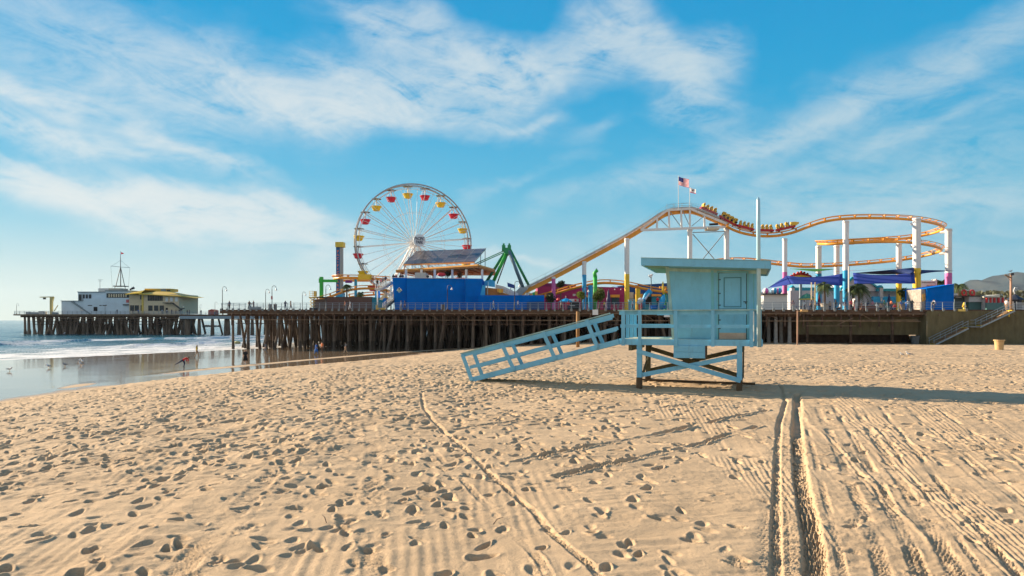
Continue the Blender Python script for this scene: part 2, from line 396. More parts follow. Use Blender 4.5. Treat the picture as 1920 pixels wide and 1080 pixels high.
def micro(x, y, dry):
    H = np.zeros_like(x); W = np.zeros_like(x)
    for (x0, y0, r, T) in TILES:
        fx = (x-x0)/r; fy = (y-y0)/r
        ok = (fx >= 0)&(fy >= 0)&(fx < T.shape[1]-1.01)&(fy < T.shape[0]-1.01)
        i = np.clip(fx, 0, T.shape[1]-1.02).astype(int); j = np.clip(fy, 0, T.shape[0]-1.02).astype(int)
        a_ = np.clip(fx-i, 0, 1); b_ = np.clip(fy-j, 0, 1)
        v = (T[j, i]*(1-a_)+T[j, i+1]*a_)*(1-b_) + (T[j+1, i]*(1-a_)+T[j+1, i+1]*a_)*b_
        w_ = np.where(ok, np.clip(np.minimum(fy, T.shape[0]-1-fy)*r/.6, 1e-3, 1), 0)
        H += v*w_; W += w_
    H = H/np.maximum(W, 1e-3)
    near = sst(18, 8, y)
    rough = .55 + .45*sst(.35, .6, vn(x/4., y/4., 31)) ; rough = np.where((x > -3)&(y < 17), rough*.55, rough) + .35*sst(14, 26, y)*sst(0,-4,x)
    rough = rough*(1-.6*sst(-3, 0, x)*sst(13, 16, y)*sst(30, 25, y))
    n = (fbm(x/.55, y/.34, 41, 4, .55)-.5)*.12*rough + (fbm(x/2.6, y/2.0, 47, 3)-.5)*.10
    n += -np.abs(fbm(x/.8, y/.55, 45, 3)-.5)*.10*rough*sst(9, 16, y)
    # the rake of the beach cleaner
    xs = x + .10*y + .25*np.sin(y/5.); L1 = fbm(xs/.16, y/6., 51, 2, .6)-.5
    ys = y - .28*x + .02*x*x; L2 = fbm(ys/.13, x/6., 52, 2, .6)-.5
    right = sst(.2, 1.2, x)*sst(24, 18, y)
    fanr = sst(3.0, 3.6, x-.0*y)*sst(24, 20, y)
    xr = x/(y*.11+.8); L3 = fbm(xr/.055, y/5., 53, 2, .6)-.5
    n += .019*sst(19, 9, y)*(L1*(1-right) + L2*right*(1-fanr)) + .019*fanr*L3*sst(-.05,-.01,H)
    far = sst(40, 60, y)
    H = H*np.where(y > 60, .85, 1)
    bun = sst(-.035, -.005, H)*sst(.45, .6, vn(xr/.16, y*0+3.3, 55))*sst(.35, .55, vn(xr/.3, y/2.5, 56))
    n += fanr*.005*bun*np.sin(xr*2*PI/.042)
    n += .0030*sst(16, 9, y)*sst(.4,.6,vn(x/1.5,y/3.,57))*(1-fanr)*(1-right)*np.sin((xs+.12*vn(x*2,y/2.,58))*2*PI/.13)
    n += (fbm(x/.10, y/.08, 59, 2)-.5)*.014*sst(20, 10, y)*sst(.35,.65,vn(x/1.1,y/.9,60))
    return (H + n + far*(fbm(x/2.2, y/1.6, 61, 4, .6)-.5)*.16)*dry
def logrows(y0, y1, k, c):
    r = [y0]
    while r[-1] < y1: r.append(r[-1] + k*r[-1] + c)
    return np.array(r)
ys_ = logrows(4.3, 132, .0019, .0035)
cs_ = np.r_[-1.6, -1.3, np.linspace(-1.1, -.82, 60)[:-1], np.linspace(-.82, .82, 1120), np.linspace(.82, 1.1, 60)[1:], 1.3, 1.6]
Y = np.repeat(ys_[:, None], len(cs_), 1); X = Y*cs_[None]
Zb, de = base(X, Y)
edge = de + (fbm(X/3., Y/3., 71, 3)-.5)*2.2
dry = sst(-.1, 1.6, edge)
Z = Zb - .16*np.exp(-((X-4-.0*Y)/7.)**2-((Y-22.2+.30*(X-4))/1.3)**2) + micro(X, Y, dry) + (1-dry)*(fbm(X/5, Y/5, 72, 2)-.5)*.012
# loose sand heaps a little against the tower's posts and the foot of the ramp
bar_x = np.interp(Y, [55,64,71.7,85.9,102,122,140], [-36,-33,-31.2,-26.4,-20.4,-9.4,0])
barm = np.exp(-((X-bar_x)/1.15)**2)*sst(58, 72, Y) + .8*np.exp(-((X+33.5+.1*(Y-52))/1.2)**2)*np.exp(-((Y-53)/3.5)**2)
Z += barm*.035*(1-dry)
wetm = np.clip((1-sst(-1.6, 1.0, edge+(fbm(X/1.2,Y/2.5,74,3)-.5)*1.5))*(1-sst(.35, .75, barm+(fbm(X/2., Y/4., 73, 3)-.5)*.5)*.93), 0, 1)
damp = np.clip(sst(4.0, .5, edge)*dry + .8*(1-wetm)*(1-dry)*(1-barm), 0, 1)

def ground_mat():
    m = bpy.data.materials.new('sand'); m.use_nodes = True; nt = m.node_tree; b = nt.nodes['Principled BSDF']
    N = nt.nodes.new; Lk = nt.links.new
    tc = N('ShaderNodeTexCoord')
    n1 = N('ShaderNodeTexNoise'); n1.inputs['Scale'].default_value = .35; n1.inputs['Detail'].default_value = 9; n1.inputs['Roughness'].default_value = .7
    Lk(tc.outputs['Object'], n1.inputs['Vector'])
    r1 = N('ShaderNodeValToRGB'); r1.color_ramp.elements[0].position = .32; r1.color_ramp.elements[0].color = (.43,.308,.190,1)
    r1.color_ramp.elements[1].position = .66; r1.color_ramp.elements[1].color = (.55,.40,.25,1); Lk(n1.outputs['Fac'], r1.inputs[0])
    n2 = N('ShaderNodeTexNoise'); n2.inputs['Scale'].default_value = 60; n2.inputs['Detail'].default_value = 6; n2.inputs['Roughness'].default_value = .8; Lk(tc.outputs['Object'], n2.inputs['Vector'])
    r2 = N('ShaderNodeValToRGB'); r2.color_ramp.elements[0].position = .28; r2.color_ramp.elements[0].color = (.62,.60,.58,1)
    r2.color_ramp.elements[1].position = .5; r2.color_ramp.elements[1].color = (1,1,1,1); Lk(n2.outputs['Fac'], r2.inputs[0])
    mu = N('ShaderNodeMix'); mu.data_type = 'RGBA'; mu.blend_type = 'MULTIPLY'; mu.inputs[0].default_value = 1
    Lk(r1.outputs[0], mu.inputs[6]); Lk(r2.outputs[0], mu.inputs[7])
    aw = N('ShaderNodeAttribute'); aw.attribute_name = 'wet'; ad = N('ShaderNodeAttribute'); ad.attribute_name = 'damp'
    mw = N('ShaderNodeMix'); mw.data_type = 'RGBA'; mw.inputs[7].default_value = (.30,.205,.13,1); Lk(ad.outputs['Fac'], mw.inputs[0]); Lk(mu.outputs[2], mw.inputs[6])
    mv = N('ShaderNodeMix'); mv.data_type = 'RGBA'; mv.inputs[7].default_value = (.24,.175,.115,1); Lk(aw.outputs['Fac'], mv.inputs[0]); Lk(mw.outputs[2], mv.inputs[6])
    Lk(mv.outputs[2], b.inputs['Base Color'])
    rr = N('ShaderNodeMapRange'); rr.inputs[1].default_value = .0; rr.inputs[2].default_value = .85; rr.inputs[3].default_value = .95; rr.inputs[4].default_value = .07; Lk(aw.outputs['Fac'], rr.inputs[0])
    Lk(rr.outputs[0], b.inputs['Roughness'])
    sr = N('ShaderNodeMapRange'); sr.inputs[3].default_value = .12; sr.inputs[4].default_value = .55; Lk(aw.outputs['Fac'], sr.inputs[0]); Lk(sr.outputs[0], b.inputs['Specular IOR Level'])
    n3 = N('ShaderNodeTexNoise'); n3.inputs['Scale'].default_value = 22; n3.inputs['Detail'].default_value = 8; n3.inputs['Roughness'].default_value = .75; Lk(tc.outputs['Object'], n3.inputs['Vector'])
    bp = N('ShaderNodeBump'); bp.inputs['Distance'].default_value = .028
    dr = N('ShaderNodeMapRange'); dr.inputs[1].default_value = 0; dr.inputs[2].default_value = .3; dr.inputs[3].default_value = .65; dr.inputs[4].default_value = .0; Lk(aw.outputs['Fac'], dr.inputs[0]); Lk(dr.outputs[0], bp.inputs['Strength'])
    Lk(n3.outputs['Fac'], bp.inputs['Height'])
    wv = N('ShaderNodeTexNoise'); wv.inputs['Scale'].default_value = .9; wv.inputs['Detail'].default_value = 4
    mp = N('ShaderNodeMapping'); mp.inputs['Scale'].default_value = (1, 3.5, 1); Lk(tc.outputs['Object'], mp.inputs[0]); Lk(mp.outputs[0], wv.inputs['Vector'])
    b2 = N('ShaderNodeBump'); b2.inputs['Distance'].default_value = .02; b2.inputs['Strength'].default_value = .30; Lk(wv.outputs['Fac'], b2.inputs['Height']); Lk(bp.outputs[0], b2.inputs['Normal'])
    Lk(b2.outputs[0], b.inputs['Normal'])
    return m
SAND = ground_mat()
grid_mesh('sand_beach', X, Y, Z, {'wet': wetm, 'damp': damp}, SAND)
# the rest of the ground, coarser, out to the horizon; it lies lower where the fine sheet covers it
gx = np.r_[-9400,-4000,-2000,-900,-400,-250,np.arange(-180,181,6.),250,400,900,2000,4000,9000]
gy = np.r_[-2000,-600,-200,-100,np.arange(-60,4,8.),4.28,4.32,np.arange(8,134,4.),134,150,180,230,300,450,900,2000,4000,9000]
X2, Y2 = np.meshgrid(gx, gy); Z2, de2 = base(X2, Y2)
under = (Y2 > 4.3)&(Y2 < 131)
Z2 = np.where(under, Z2-.9, Z2+np.where(Y2>131,-.05,0))
w2 = (de2 < 0).astype(float)
grid_mesh('ground', X2, Y2, Z2, {'wet': w2, 'damp': w2*0}, SAND)

# ------------------------------------------------------------------ the sea
ys_ = logrows(80, 900, .0042, .02); ys_ = np.r_[ys_, np.geomspace(930, 9500, 50)]
cs_ = np.r_[-6,-4,-2.6,-2,-1.6,np.linspace(-1.25,-.82,40)[:-1],np.linspace(-.82,.12,620),.2,.4,.8,1.6]
Y = np.repeat(ys_[:, None], len(cs_), 1); X = np.clip(Y*cs_[None], -9400, 9400)
d = offs(X, Y) + (fbm(X/14., Y/14., 81, 3)-.5)*7
al = X*.5 + Y*.86                                            # along the shore
dd = offs(X, Y)
n_l = fbm(al/26., dd/9., 82, 3)
sw = np.sin(dd/5.2 + 2.6*vn(al/30., dd/30., 83)*2)*.5 + .5
Zs = .02 + (.05 + .10*sst(10, 60, d))*(sw**2-.3) + (fbm(al/2.6, dd/.9, 84, 3)-.5)*.14*sst(2, 20, d)
Zs += (fbm(al/9., dd/3., 88, 3)-.5)*.35*sst(20, 60, d)*sst(600, 200, d)
crest = np.zeros_like(X)
for c_, amp, wd, sd_ in ((34, .42, 1.5, 1), (50, .50, 1.8, 2), (70, .45, 2.2, 3), (21, .25, 1.2, 4), (11, .14, 1.0, 5)):
    dc = offs(X, Y) - c_ - (fbm(al/30., al*0, 90+sd_, 2)-.5)*14
    seg = sst(.42, .60, vn(al/22., al*0+sd_*7.3, 95+sd_))
    h_ = np.where(dc < 0, np.exp(-(dc/(wd*.55))**2), np.exp(-(dc/(wd*2))**2))
    Zs += amp*h_*seg; crest = np.maximum(crest, seg*np.exp(-((dc+wd*.5)/(wd*.8))**2)*(1 if c_ < 45 else .8))
foam = sst(46, 20, d)*sst(.40, .66, fbm(al/9., dd/1.5, 86, 5, .62)+.16*sst(30, 4, d))*(.55+.45*sst(.3,.6,fbm(al/3.,dd/.6,85,3)))
foam = np.maximum(foam, crest*sst(.25,.5,fbm(al/4.,dd/1.2,87,3)))
foam = np.maximum(foam, sst(.56, .66, n_l)*.6*sst(70, 40, d)*sst(.45,.6,fbm(al/5.,dd/1.,89,3)))
foam = np.maximum(foam, np.exp(-((offs(X,Y)-3.0-(fbm(al/9.,al*0,98,3)-.5)*6)/.9)**2)*sst(.32,.5,fbm(al/2.2,dd/.5,99,3))*.95)
Zs = np.where(dd < -6, -.3, Zs*sst(-3, 6, dd) + .012)
Zs = np.where(Y > 900, 0, Zs)
def sea_mat():
    m = bpy.data.materials.new('sea_water'); m.use_nodes = True; nt = m.node_tree; b = nt.nodes['Principled BSDF']; N = nt.nodes.new; Lk = nt.links.new
    tc = N('ShaderNodeTexCoord'); at = N('ShaderNodeAttribute'); at.attribute_name = 'foam'; sh = N('ShaderNodeAttribute'); sh.attribute_name = 'shallow'
    mp = N('ShaderNodeMapping'); mp.inputs['Rotation'].default_value = (0, 0, math.radians(-30)); mp.inputs['Scale'].default_value = (.75, .22, 1); Lk(tc.outputs['Object'], mp.inputs[0])
    n = N('ShaderNodeTexNoise'); n.inputs['Scale'].default_value = 1.1; n.inputs['Detail'].default_value = 9; n.inputs['Roughness'].default_value = .62; Lk(mp.outputs[0], n.inputs['Vector'])
    bp = N('ShaderNodeBump'); bp.inputs['Strength'].default_value = .8; bp.inputs['Distance'].default_value = .5; Lk(n.outputs['Fac'], bp.inputs['Height']); Lk(bp.outputs[0], b.inputs['Normal'])
    c1 = N('ShaderNodeMix'); c1.data_type = 'RGBA'; c1.inputs[6].default_value = (.012,.095,.135,1); c1.inputs[7].default_value = (.12,.15,.13,1); Lk(sh.outputs['Fac'], c1.inputs[0])
    c2 = N('ShaderNodeMix'); c2.data_type = 'RGBA'; c2.inputs[7].default_value = (.74,.74,.74,1); Lk(at.outputs['Fac'], c2.inputs[0]); Lk(c1.outputs[2], c2.inputs[6]); Lk(c2.outputs[2], b.inputs['Base Color'])
    r = N('ShaderNodeMapRange'); r.inputs[3].default_value = .12; r.inputs[4].default_value = .8; Lk(at.outputs['Fac'], r.inputs[0]); Lk(r.outputs[0], b.inputs['Roughness'])
    b.inputs['IOR'].default_value = 1.33
    return m
grid_mesh('sea', X, Y, Zs, {'foam': foam, 'shallow': sst(45, 5, d)}, sea_mat())

# ------------------------------------------------------------------ hills far behind the pier
hp = [(940,556),(1000,548),(1060,542),(1130,540),(1165,536.5),(1200,538),(1300,545),(1420,548),(1560,552),(1700,553),(1760,551),(1790,545),(1801,538),(1822,524),(1840,526),(1861,517),(1880,516),(1905,511),(1925,512),(1975,498),(2040,506),(2140,490),(2300,520),(2600,560)]
HX = np.linspace(0, 2600-940, 420)+940; HY = np.array([3000, 3150, 3300, 3450, 3600, 3800, 4000, 4200.])
top = np.interp(HX, [p[0] for p in hp], [p[1] for p in hp])
hh = (600-top)/1280*4000 + CZ + (fbm(HX/9., HX*0, 101, 4)-.5)*14
t = np.linspace(0, 1, 60); yy = 2700 + 1500*t
XX = ((HX[None]-960)/1280)*4000*(1-.0*t[:, None]); YY = np.repeat(yy[:, None], len(HX), 1)
prof = np.where(t < .867, np.sin(np.clip(t/.867,0,1)*PI/2)**1.5, np.cos((t-.867)/.133*PI/2)*.6+.4)[:, None]
rid = fbm(XX/170.+YY/420., YY/520., 102, 5, .58)-.5; rid2 = np.abs(fbm(XX/95.-YY/300, YY/300., 104, 4)-.5)
ZZ = hh[None]*prof*(YY/4000) + rid*.75*hh[None]*np.sin(np.clip(t[:,None]/.867,0,1)*PI)*(t[:,None]<.867) - rid2*hh[None]*.5*np.sin(np.clip(t[:,None]/.867,0,1)*PI)*(t[:,None]<.867)
def hill_mat():
    m = bpy.data.materials.new('chaparral'); m.use_nodes = True; nt = m.node_tree; b = nt.nodes['Principled BSDF']; N = nt.nodes.new; Lk = nt.links.new
    tc = N('ShaderNodeTexCoord'); n = N('ShaderNodeTexNoise'); n.inputs['Scale'].default_value = .012; n.inputs['Detail'].default_value = 10; n.inputs['Roughness'].default_value = .68; Lk(tc.outputs['Object'], n.inputs['Vector'])
    r = N('ShaderNodeValToRGB'); e = r.color_ramp.elements; e[0].position = .38; e[0].color = (.020,.045,.060,1); e[1].position = .62; e[1].color = (.055,.068,.072,1); Lk(n.outputs['Fac'], r.inputs[0]); Lk(r.outputs[0], b.inputs['Base Color'])
    b.inputs['Roughness'].default_value = 1; b.inputs['Specular IOR Level'].default_value = 0
    return m
grid_mesh('hills', XX, YY, np.maximum(ZZ, -3), {}, hill_mat())

# the sea air
hb_ = MB(); hb_.bx(-9600, 9600, -2100, 9600, -9, 420)
hm = bpy.data.materials.new('sea_air'); hm.use_nodes = True; hn = hm.node_tree; hn.nodes.remove(hn.nodes['Principled BSDF'])
pv = hn.nodes.new('ShaderNodeVolumePrincipled'); pv.inputs['Color'].default_value = (.80,.90,1,1); pv.inputs['Density'].default_value = .000035; pv.inputs['Anisotropy'].default_value = .1
hn.links.new(pv.outputs[0], hn.nodes['Material Output'].inputs['Volume'])
hz_ = obj('haze', hb_, hm); hz_['kind'] = 'stuff'
# ------------------------------------------------------------------ lifeguard tower (local frame: u along the front, w into depth)
TR = math.radians(-19); TO = Vector((6.29, 23.0, 0)); tc_, ts_ = math.cos(-TR), math.sin(-TR)
def TU(px, w=0.0):
    k = (px-960)/1280
    return (k*(TO.y + w*tc_) - TO.x - w*ts_)/(tc_ + k*ts_)
def TZ(py, u, w=0.0): return (600-py)/1280*(TO.y - u*ts_ + w*tc_) + CZ
def TP(px, py, w=0.0): u = TU(px, w); return Vector((u, w, TZ(py, u, w)))
tw = thing('lifeguard_tower', (TO.x, TO.y, 0), 'pale blue wooden lifeguard tower on stilts with a long ramp down to the sand', 'lifeguard tower', rz=TR)
def paint(name, col, var=.05):
    m = mat(name, col, .55, var=var, scale=2.6, bump=.12, dirt=.06, spec=.25, stretch=(1, 1, .5))
    nt_ = m.node_tree; b_ = nt_.nodes['Principled BSDF']; old = b_.inputs['Base Color'].links[0].from_socket
    tc = nt_.nodes.new('ShaderNodeTexCoord'); fc = None
    for sc_, st_, lo_, hi_ in ((5, (1, 1, .16), .57, .72), (16, (1, 1, 1), .66, .73), (2.2, (.6, .6, 2.5), .60, .80)):
        mp = nt_.nodes.new('ShaderNodeMapping'); mp.inputs['Scale'].default_value = st_; nt_.links.new(tc.outputs['Object'], mp.inputs[0])
        n_ = nt_.nodes.new('ShaderNodeTexNoise'); n_.inputs['Scale'].default_value = sc_; n_.inputs['Detail'].default_value = 8; n_.inputs['Roughness'].default_value = .7; nt_.links.new(mp.outputs[0], n_.inputs['Vector'])
        r_ = nt_.nodes.new('ShaderNodeMapRange'); r_.inputs[1].default_value = lo_; r_.inputs[2].default_value = hi_; r_.inputs[4].default_value = .55; nt_.links.new(n_.outputs['Fac'], r_.inputs[0])
        mx = nt_.nodes.new('ShaderNodeMix'); mx.data_type = 'RGBA'; mx.inputs[7].default_value = (*[c*.45+w_ for c, w_ in zip(col, (.07,.04,.02))], 1); nt_.links.new(r_.outputs[0], mx.inputs[0]); nt_.links.new(old, mx.inputs[6]); old = mx.outputs[2]
    nt_.links.new(old, b_.inputs['Base Color']); return m
TB = paint('tower_blue_paint', (.18, .47, .64)); TG = paint('tower_green_soffit', (.20, .36, .27)); TD = paint('weathered_top_paint', (.30, .45, .42), .25)
WOOD = mat('dark_wet_wood', (.10, .065, .035), .9, var=.3, scale=4, bump=.5, stretch=(1,1,.2))
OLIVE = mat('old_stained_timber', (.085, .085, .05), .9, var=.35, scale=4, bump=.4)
KICK = mat('kick_plate_metal', (.42, .33, .26), .45, .3, var=.2)
FL = mat('sandy_deck_boards', (.48, .44, .32), .8, var=.2, scale=5, bump=.3, stretch=(.3, 3, 1))
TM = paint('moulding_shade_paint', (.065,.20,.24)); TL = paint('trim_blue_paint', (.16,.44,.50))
def part(name, mb, m, parent=tw, **k): return obj(name, mb, m, parent, local=True, **k)
uL = TU(1162); uR = TU(1428); DZ = 4.582; W1 = 3.2; DB = 4.385
m = MB()
nb = 22
for i in range(nb):
    y0 = .02 + (W1-.04)*i/nb; m.bx(uL+.02, uR-.02, y0, y0+(W1-.04)/nb-.012, DZ-.04, DZ)
part('deck', m, FL)
m = MB(); m.bx(uL, uR, -.02, .03, DB, DZ+.012); m.bx(uL, uR, W1-.03, W1+.02, DB, DZ+.012); m.bx(uL-.04, uL, .0, W1, DB, DZ+.012); m.bx(uR, uR+.04, -.02, W1, DB, DZ+.012)
for q in (.6, 1.3, 2.0, 2.7): m.bx(uL+.02, uR-.02, q, q+.06, DB+.02, DZ-.05)
part('deck_frame', m, TB)
# legs
RZ = TZ(580.5, 0); 
legs = [(TU(1198.5), .05), (TU(1386.5), .05), (TU(1198.5)+.0, 2.25), (TU(1386.5), 2.25)]
for i, (u, w_) in enumerate(legs):
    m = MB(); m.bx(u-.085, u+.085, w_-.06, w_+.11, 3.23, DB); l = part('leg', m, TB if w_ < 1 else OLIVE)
    f = MB(); f.bx(u-.10, u+.09, w_-.07, w_+.12, 2.5, 3.26); obj('post_foot', f, WOOD, l, local=True)
m = MB(); b0 = TP(1194, 658, -.03); b1 = TP(1389, 714, -.03); m.bar(b0, b1, .045, .15, up=(0,0,1)); part('brace', m, TB)
m = MB(); m.bar(TP(1204, 703, .08), TP(1383, 668, .08), .045, .15); part('brace', m, TB)
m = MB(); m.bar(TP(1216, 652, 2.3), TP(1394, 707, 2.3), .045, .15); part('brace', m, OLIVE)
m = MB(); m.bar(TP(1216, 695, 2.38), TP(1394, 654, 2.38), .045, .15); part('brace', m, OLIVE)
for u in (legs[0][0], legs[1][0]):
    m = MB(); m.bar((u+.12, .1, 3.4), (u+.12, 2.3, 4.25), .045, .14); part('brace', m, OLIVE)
for q_ in (uL+.35, uR-.6):
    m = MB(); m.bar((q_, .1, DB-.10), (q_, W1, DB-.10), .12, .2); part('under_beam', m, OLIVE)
m = MB(); a_ = TP(1205, 714, 2.2); b_ = TP(1416, 722, 2.2); m.bar(a_, b_, .12, .16); part('ground_skid', m, WOOD)
# storage box under the deck
x0, x1 = TU(1263, -.04), TU(1322, -.04)
m = MB(); m.bx(x0, x1, -.04, .75, 3.96, 4.384); s = part('storage_box', m, TB)
m = MB(); m.bx(x0+.02, x1-.02, -.06, -.04, 4.18, 4.375); obj('drawer_front', m, TB, s, local=True)
m = MB(); m.bx(x0+.02, x1-.02, -.06, -.04, 3.97, 4.155); obj('drawer_front', m, TB, s, local=True)
m = MB(); m.bx(x0-.0, x1+.01, -.035, .7, 4.155, 4.18); obj('drawer_gap', m, WOOD, s, local=True)
m = MB(); m.bx(x1, x1+.03, .0, .74, 3.98, 4.38); obj('dark_side_face', m, WOOD, s, local=True)  # dark sheet over the whole right face of the box
# railing
def post(px, wd=.115, w_=-.05, z0=4.36, z1=None):
    u = TU(px, w_); m = MB(); m.bx(u-wd/2, u+wd/2, w_-.045, w_+.03, z0, z1 if z1 else RZ-.03); return m
rail = MB()
rail.bx(TU(1159), uR+.05, -.09, .09, RZ-.035, RZ); part('rail_cap', rail, TD)
for z in (RZ-.12, ):
    m = MB(); m.bx(TU(1161), uR+.0, .0, .045, RZ-.165, RZ-.037); part('top_rail', m, TB)
m = MB(); m.bx(TU(1163), uR, -.002, .043, TZ(615, 0), TZ(608.6, 0)); part('mid_rail', m, TB)
for px in (1168.5, 1199.5, 1267, 1336.5, 1409, 1424.5): part('rail_post', post(px), TB)
for w_ in (1.3, 2.2, 3.1):
    m = MB(); m.bx(uL+.0, uL+.11, w_-.06, w_+.06, DB, RZ-.037); part('rail_post', m, TB)
m = MB(); m.bx(uL-.02, uL+.13, 1.22, W1, RZ-.035, RZ-.001); m.bx(uL+.11, uL+.155, 1.22, W1, RZ-.16, RZ-.037); m.bx(uL+.11, uL+.155, 1.22, W1, TZ(615,0), TZ(608.6,0)); part('side_rail', m, TB)
m = MB(); m.bx(uL+.9, TU(1262, W1), W1-.06, W1, RZ-.16, RZ-.037); m.bx(uL+.0, TU(1262, W1), W1-.06, W1, TZ(615,0), TZ(608.6,0)); part('back_rail', m, TB)
m = MB(); m.bx(uR-.045, uR, .1, W1, RZ-.165, RZ-.037); m.bx(uR-.045, uR, .1, W1, TZ(615,0), TZ(608.6,0)); m.bx(uR-.09, uR-.001, 1.5, 1.6, DZ, RZ-.166); m.bx(uR-.09, uR-.001, 3.0, 3.1, DZ, RZ-.166); part('side_rail', m, TB)
# hut
hw = .62; hb = 3.1
hTL = TP(1249, 506, hw); hBL = TP(1261, 636, hw); uHR = TU(1422, hw)
zt = lambda u: TZ(497, TU(1249,0), 0) + (u - TU(1249, 0))*(-.030/1.0)       # underside of the roof
rzL = TZ(497, TU(1204,-.25), -.25); rzR = TZ(503.2, TU(1443, -.25), -.25)
ruL, ruR = TU(1203.5, -.25), TU(1443.5, -.25)
roofz = lambda u: rzL + (rzR-rzL)*(u-ruL)/(ruR-ruL)
f = [(hTL.x, hw, roofz(hTL.x)+.05), (uHR, hw, roofz(uHR)+.05), (uHR, hw, DZ+.004), (hBL.x, hw, DZ+.004)]
m = MB(); m.prism(f, (0, hb-hw, 0)); hut = part('hut_wall', m, TB)
cb = .022
def strip(px0, py0, px1, py1, wd, nm='trim_board', t=.02, parent=hut):
    a_ = TP(px0, py0, hw); b_ = TP(px1, py1, hw); mm = MB(); mm.bar(a_+Vector((0,-t/2,0)), b_+Vector((0,-t/2,0)), t, wd, up=(Vector(b_-a_).cross(Vector((0,1,0))))); obj(nm, mm, TL, parent, local=True)
m = MB(); a_ = hTL; b_ = hBL
m.prism([(a_.x-.02, hw-.025, roofz(a_.x)+.02), (a_.x+.09, hw-.025, roofz(a_.x)+.02), (b_.x+.08, hw-.025, DZ+.01), (b_.x-.02, hw-.025, DZ+.01)], (0, .022, 0)); obj('corner_board', m, TD, hut, local=True)
strip(1335.5, 507, 1337, 636, .09)
m = MB(); u0 = TU(1254, hw); m.prism([(u0, hw-.018, roofz(u0)-.02), (uHR, hw-.018, roofz(uHR)-.02), (uHR, hw-.018, roofz(uHR)-.13), (u0, hw-.018, roofz(u0)-.13)], (0, .016, 0)); obj('frieze_board', m, TD, hut, local=True)
strip(1345.5, 508, 1345.5, 636, .05); strip(1402, 509, 1402, 636, .05); strip(1344, 509.5, 1403.5, 510, .05)
strip(1413, 508, 1413, 636, .03, t=.012)
# door: upper and lower leaf, inset moulding, kick plate
d0, d1 = TU(1348.5, hw), TU(1399, hw)
zz = lambda py: TZ(py, (d0+d1)/2, hw)
DS = mat('door_gap_shadow_paint', (.06, .10, .11), .8)
m = MB(); m.bx(d0-.03, d1+.03, hw-.004, hw+.002, DZ+.006, zz(511)+.025); obj('door_recess', m, DS, hut, local=True)
m = MB(); m.bx(d0, d1, hw-.02, hw-.0045, zz(578.6), zz(512)); door = obj('door', m, TB, hut, local=True)
m = MB(); m.bx(d0, d1, hw-.02, hw-.0045, DZ+.012, zz(579.6)); door2 = obj('door', m, TB, hut, local=True)
i0, i1 = TU(1357, hw), TU(1390, hw); m = MB(); mt = .028
for q in ((i0, i1, zz(520)-mt, zz(520)), (i0, i1, zz(576), zz(576)+mt)): m.bx(q[0], q[1], hw-.034, hw-.0205, q[2], q[3])
for q in ((i0, i0+mt), (i1-mt, i1)): m.bx(q[0], q[1], hw-.034, hw-.0205, zz(576)+mt, zz(520)-mt)
obj('door_moulding', m, TM, hut, local=True)
m = MB(); m.bx(d0+.005, d1-.005, hw-.0265, hw-.0205, DZ+.015, zz(624)); obj('kick_plate', m, KICK, hut, local=True)
for z_ in (zz(524), zz(550), zz(572), zz(600), zz(616)):
    m = MB(); m.bx(d0-.035, d0+.05, hw-.030, hw-.0205, z_-.02, z_+.02); obj('hinge', m, DS, hut, local=True)
m = MB(); m.bx(d1-.09, d1+.04, hw-.034, hw-.0205, zz(566)-.015, zz(566)+.015); m.bx(d1-.03, d1+.015, hw-.05, hw-.0345, zz(566)-.07, zz(566)+.012); obj('hasp', m, DS, hut, local=True)
# shutter panel on the seaward front
m = MB(); s0 = TU(1262, hw); s1 = TU(1333.5, hw); 
m.prism([(TU(1254.5,hw), hw-.012, zz(509)+.02), (s1, hw-.012, zz(509)), (s1, hw-.012, DZ+.02), (TU(1262.8,hw), hw-.012, DZ+.02)], (0, .011, 0)); obj('shutter_panel', m, TB, hut, local=True)
m = MB(); m.bx(s1+.002, s1+.032, hw-.014, hw-.001, DZ+.02, zz(508)); obj('shutter_gap', m, DS, hut, local=True)
# roof
rw0, rw1 = -.25, 3.75; th = TZ(483.5, ruL, rw0)-rzL
m = MB(); m.prism([(ruL, rw0+.05, rzL+.05), (ruR, rw0+.05, rzR+.05), (ruR, rw0+.05, rzR+th-.01), (ruL, rw0+.05, rzL+th-.01)], (0, rw1-rw0-.1, 0)); roof = part('roof', m, [TG])
m = MB(); m.prism([(ruL-.02, rw0, rzL-.01), (ruR+.02, rw0, rzR-.01), (ruR+.02, rw0, rzR+th), (ruL-.02, rw0, rzL+th)], (0, .045, 0)); m.prism([(ruL-.02, rw1-.045, rzL-.01), (ruR+.02, rw1-.045, rzR-.01), (ruR+.02, rw1-.045, rzR+th), (ruL-.02, rw1-.045, rzL+th)], (0, .045, 0))
m.bx(ruL-.04, ruL-.0, rw0+.046, rw1-.046, rzL-.01, rzL+th-.002); m.bx(ruR, ruR+.04, rw0+.046, rw1-.046, rzR-.01, rzR+th-.002); obj('fascia', m, TB, roof, local=True)
m = MB(); m.prism([(ruL-.03, rw0-.02, rzL+th+.001), (ruR+.03, rw0-.02, rzR+th+.001), (ruR+.03, rw0-.02, rzR+th+.016), (ruL-.03, rw0-.02, rzL+th+.016)], (0, rw1-rw0+.04, 0)); obj('drip_edge', m, TD, roof, local=True)
for w_ in (.3, 1.1, 1.9, 2.7, 3.4):
    m = MB(); m.prism([(ruL+.02, w_, rzL-.03), (hTL.x, w_, roofz(hTL.x)-.03), (hTL.x, w_, roofz(hTL.x)+.06), (ruL+.02, w_, rzL+.06)], (0, .05, 0)); obj('rafter', m, TG, roof, local=True)
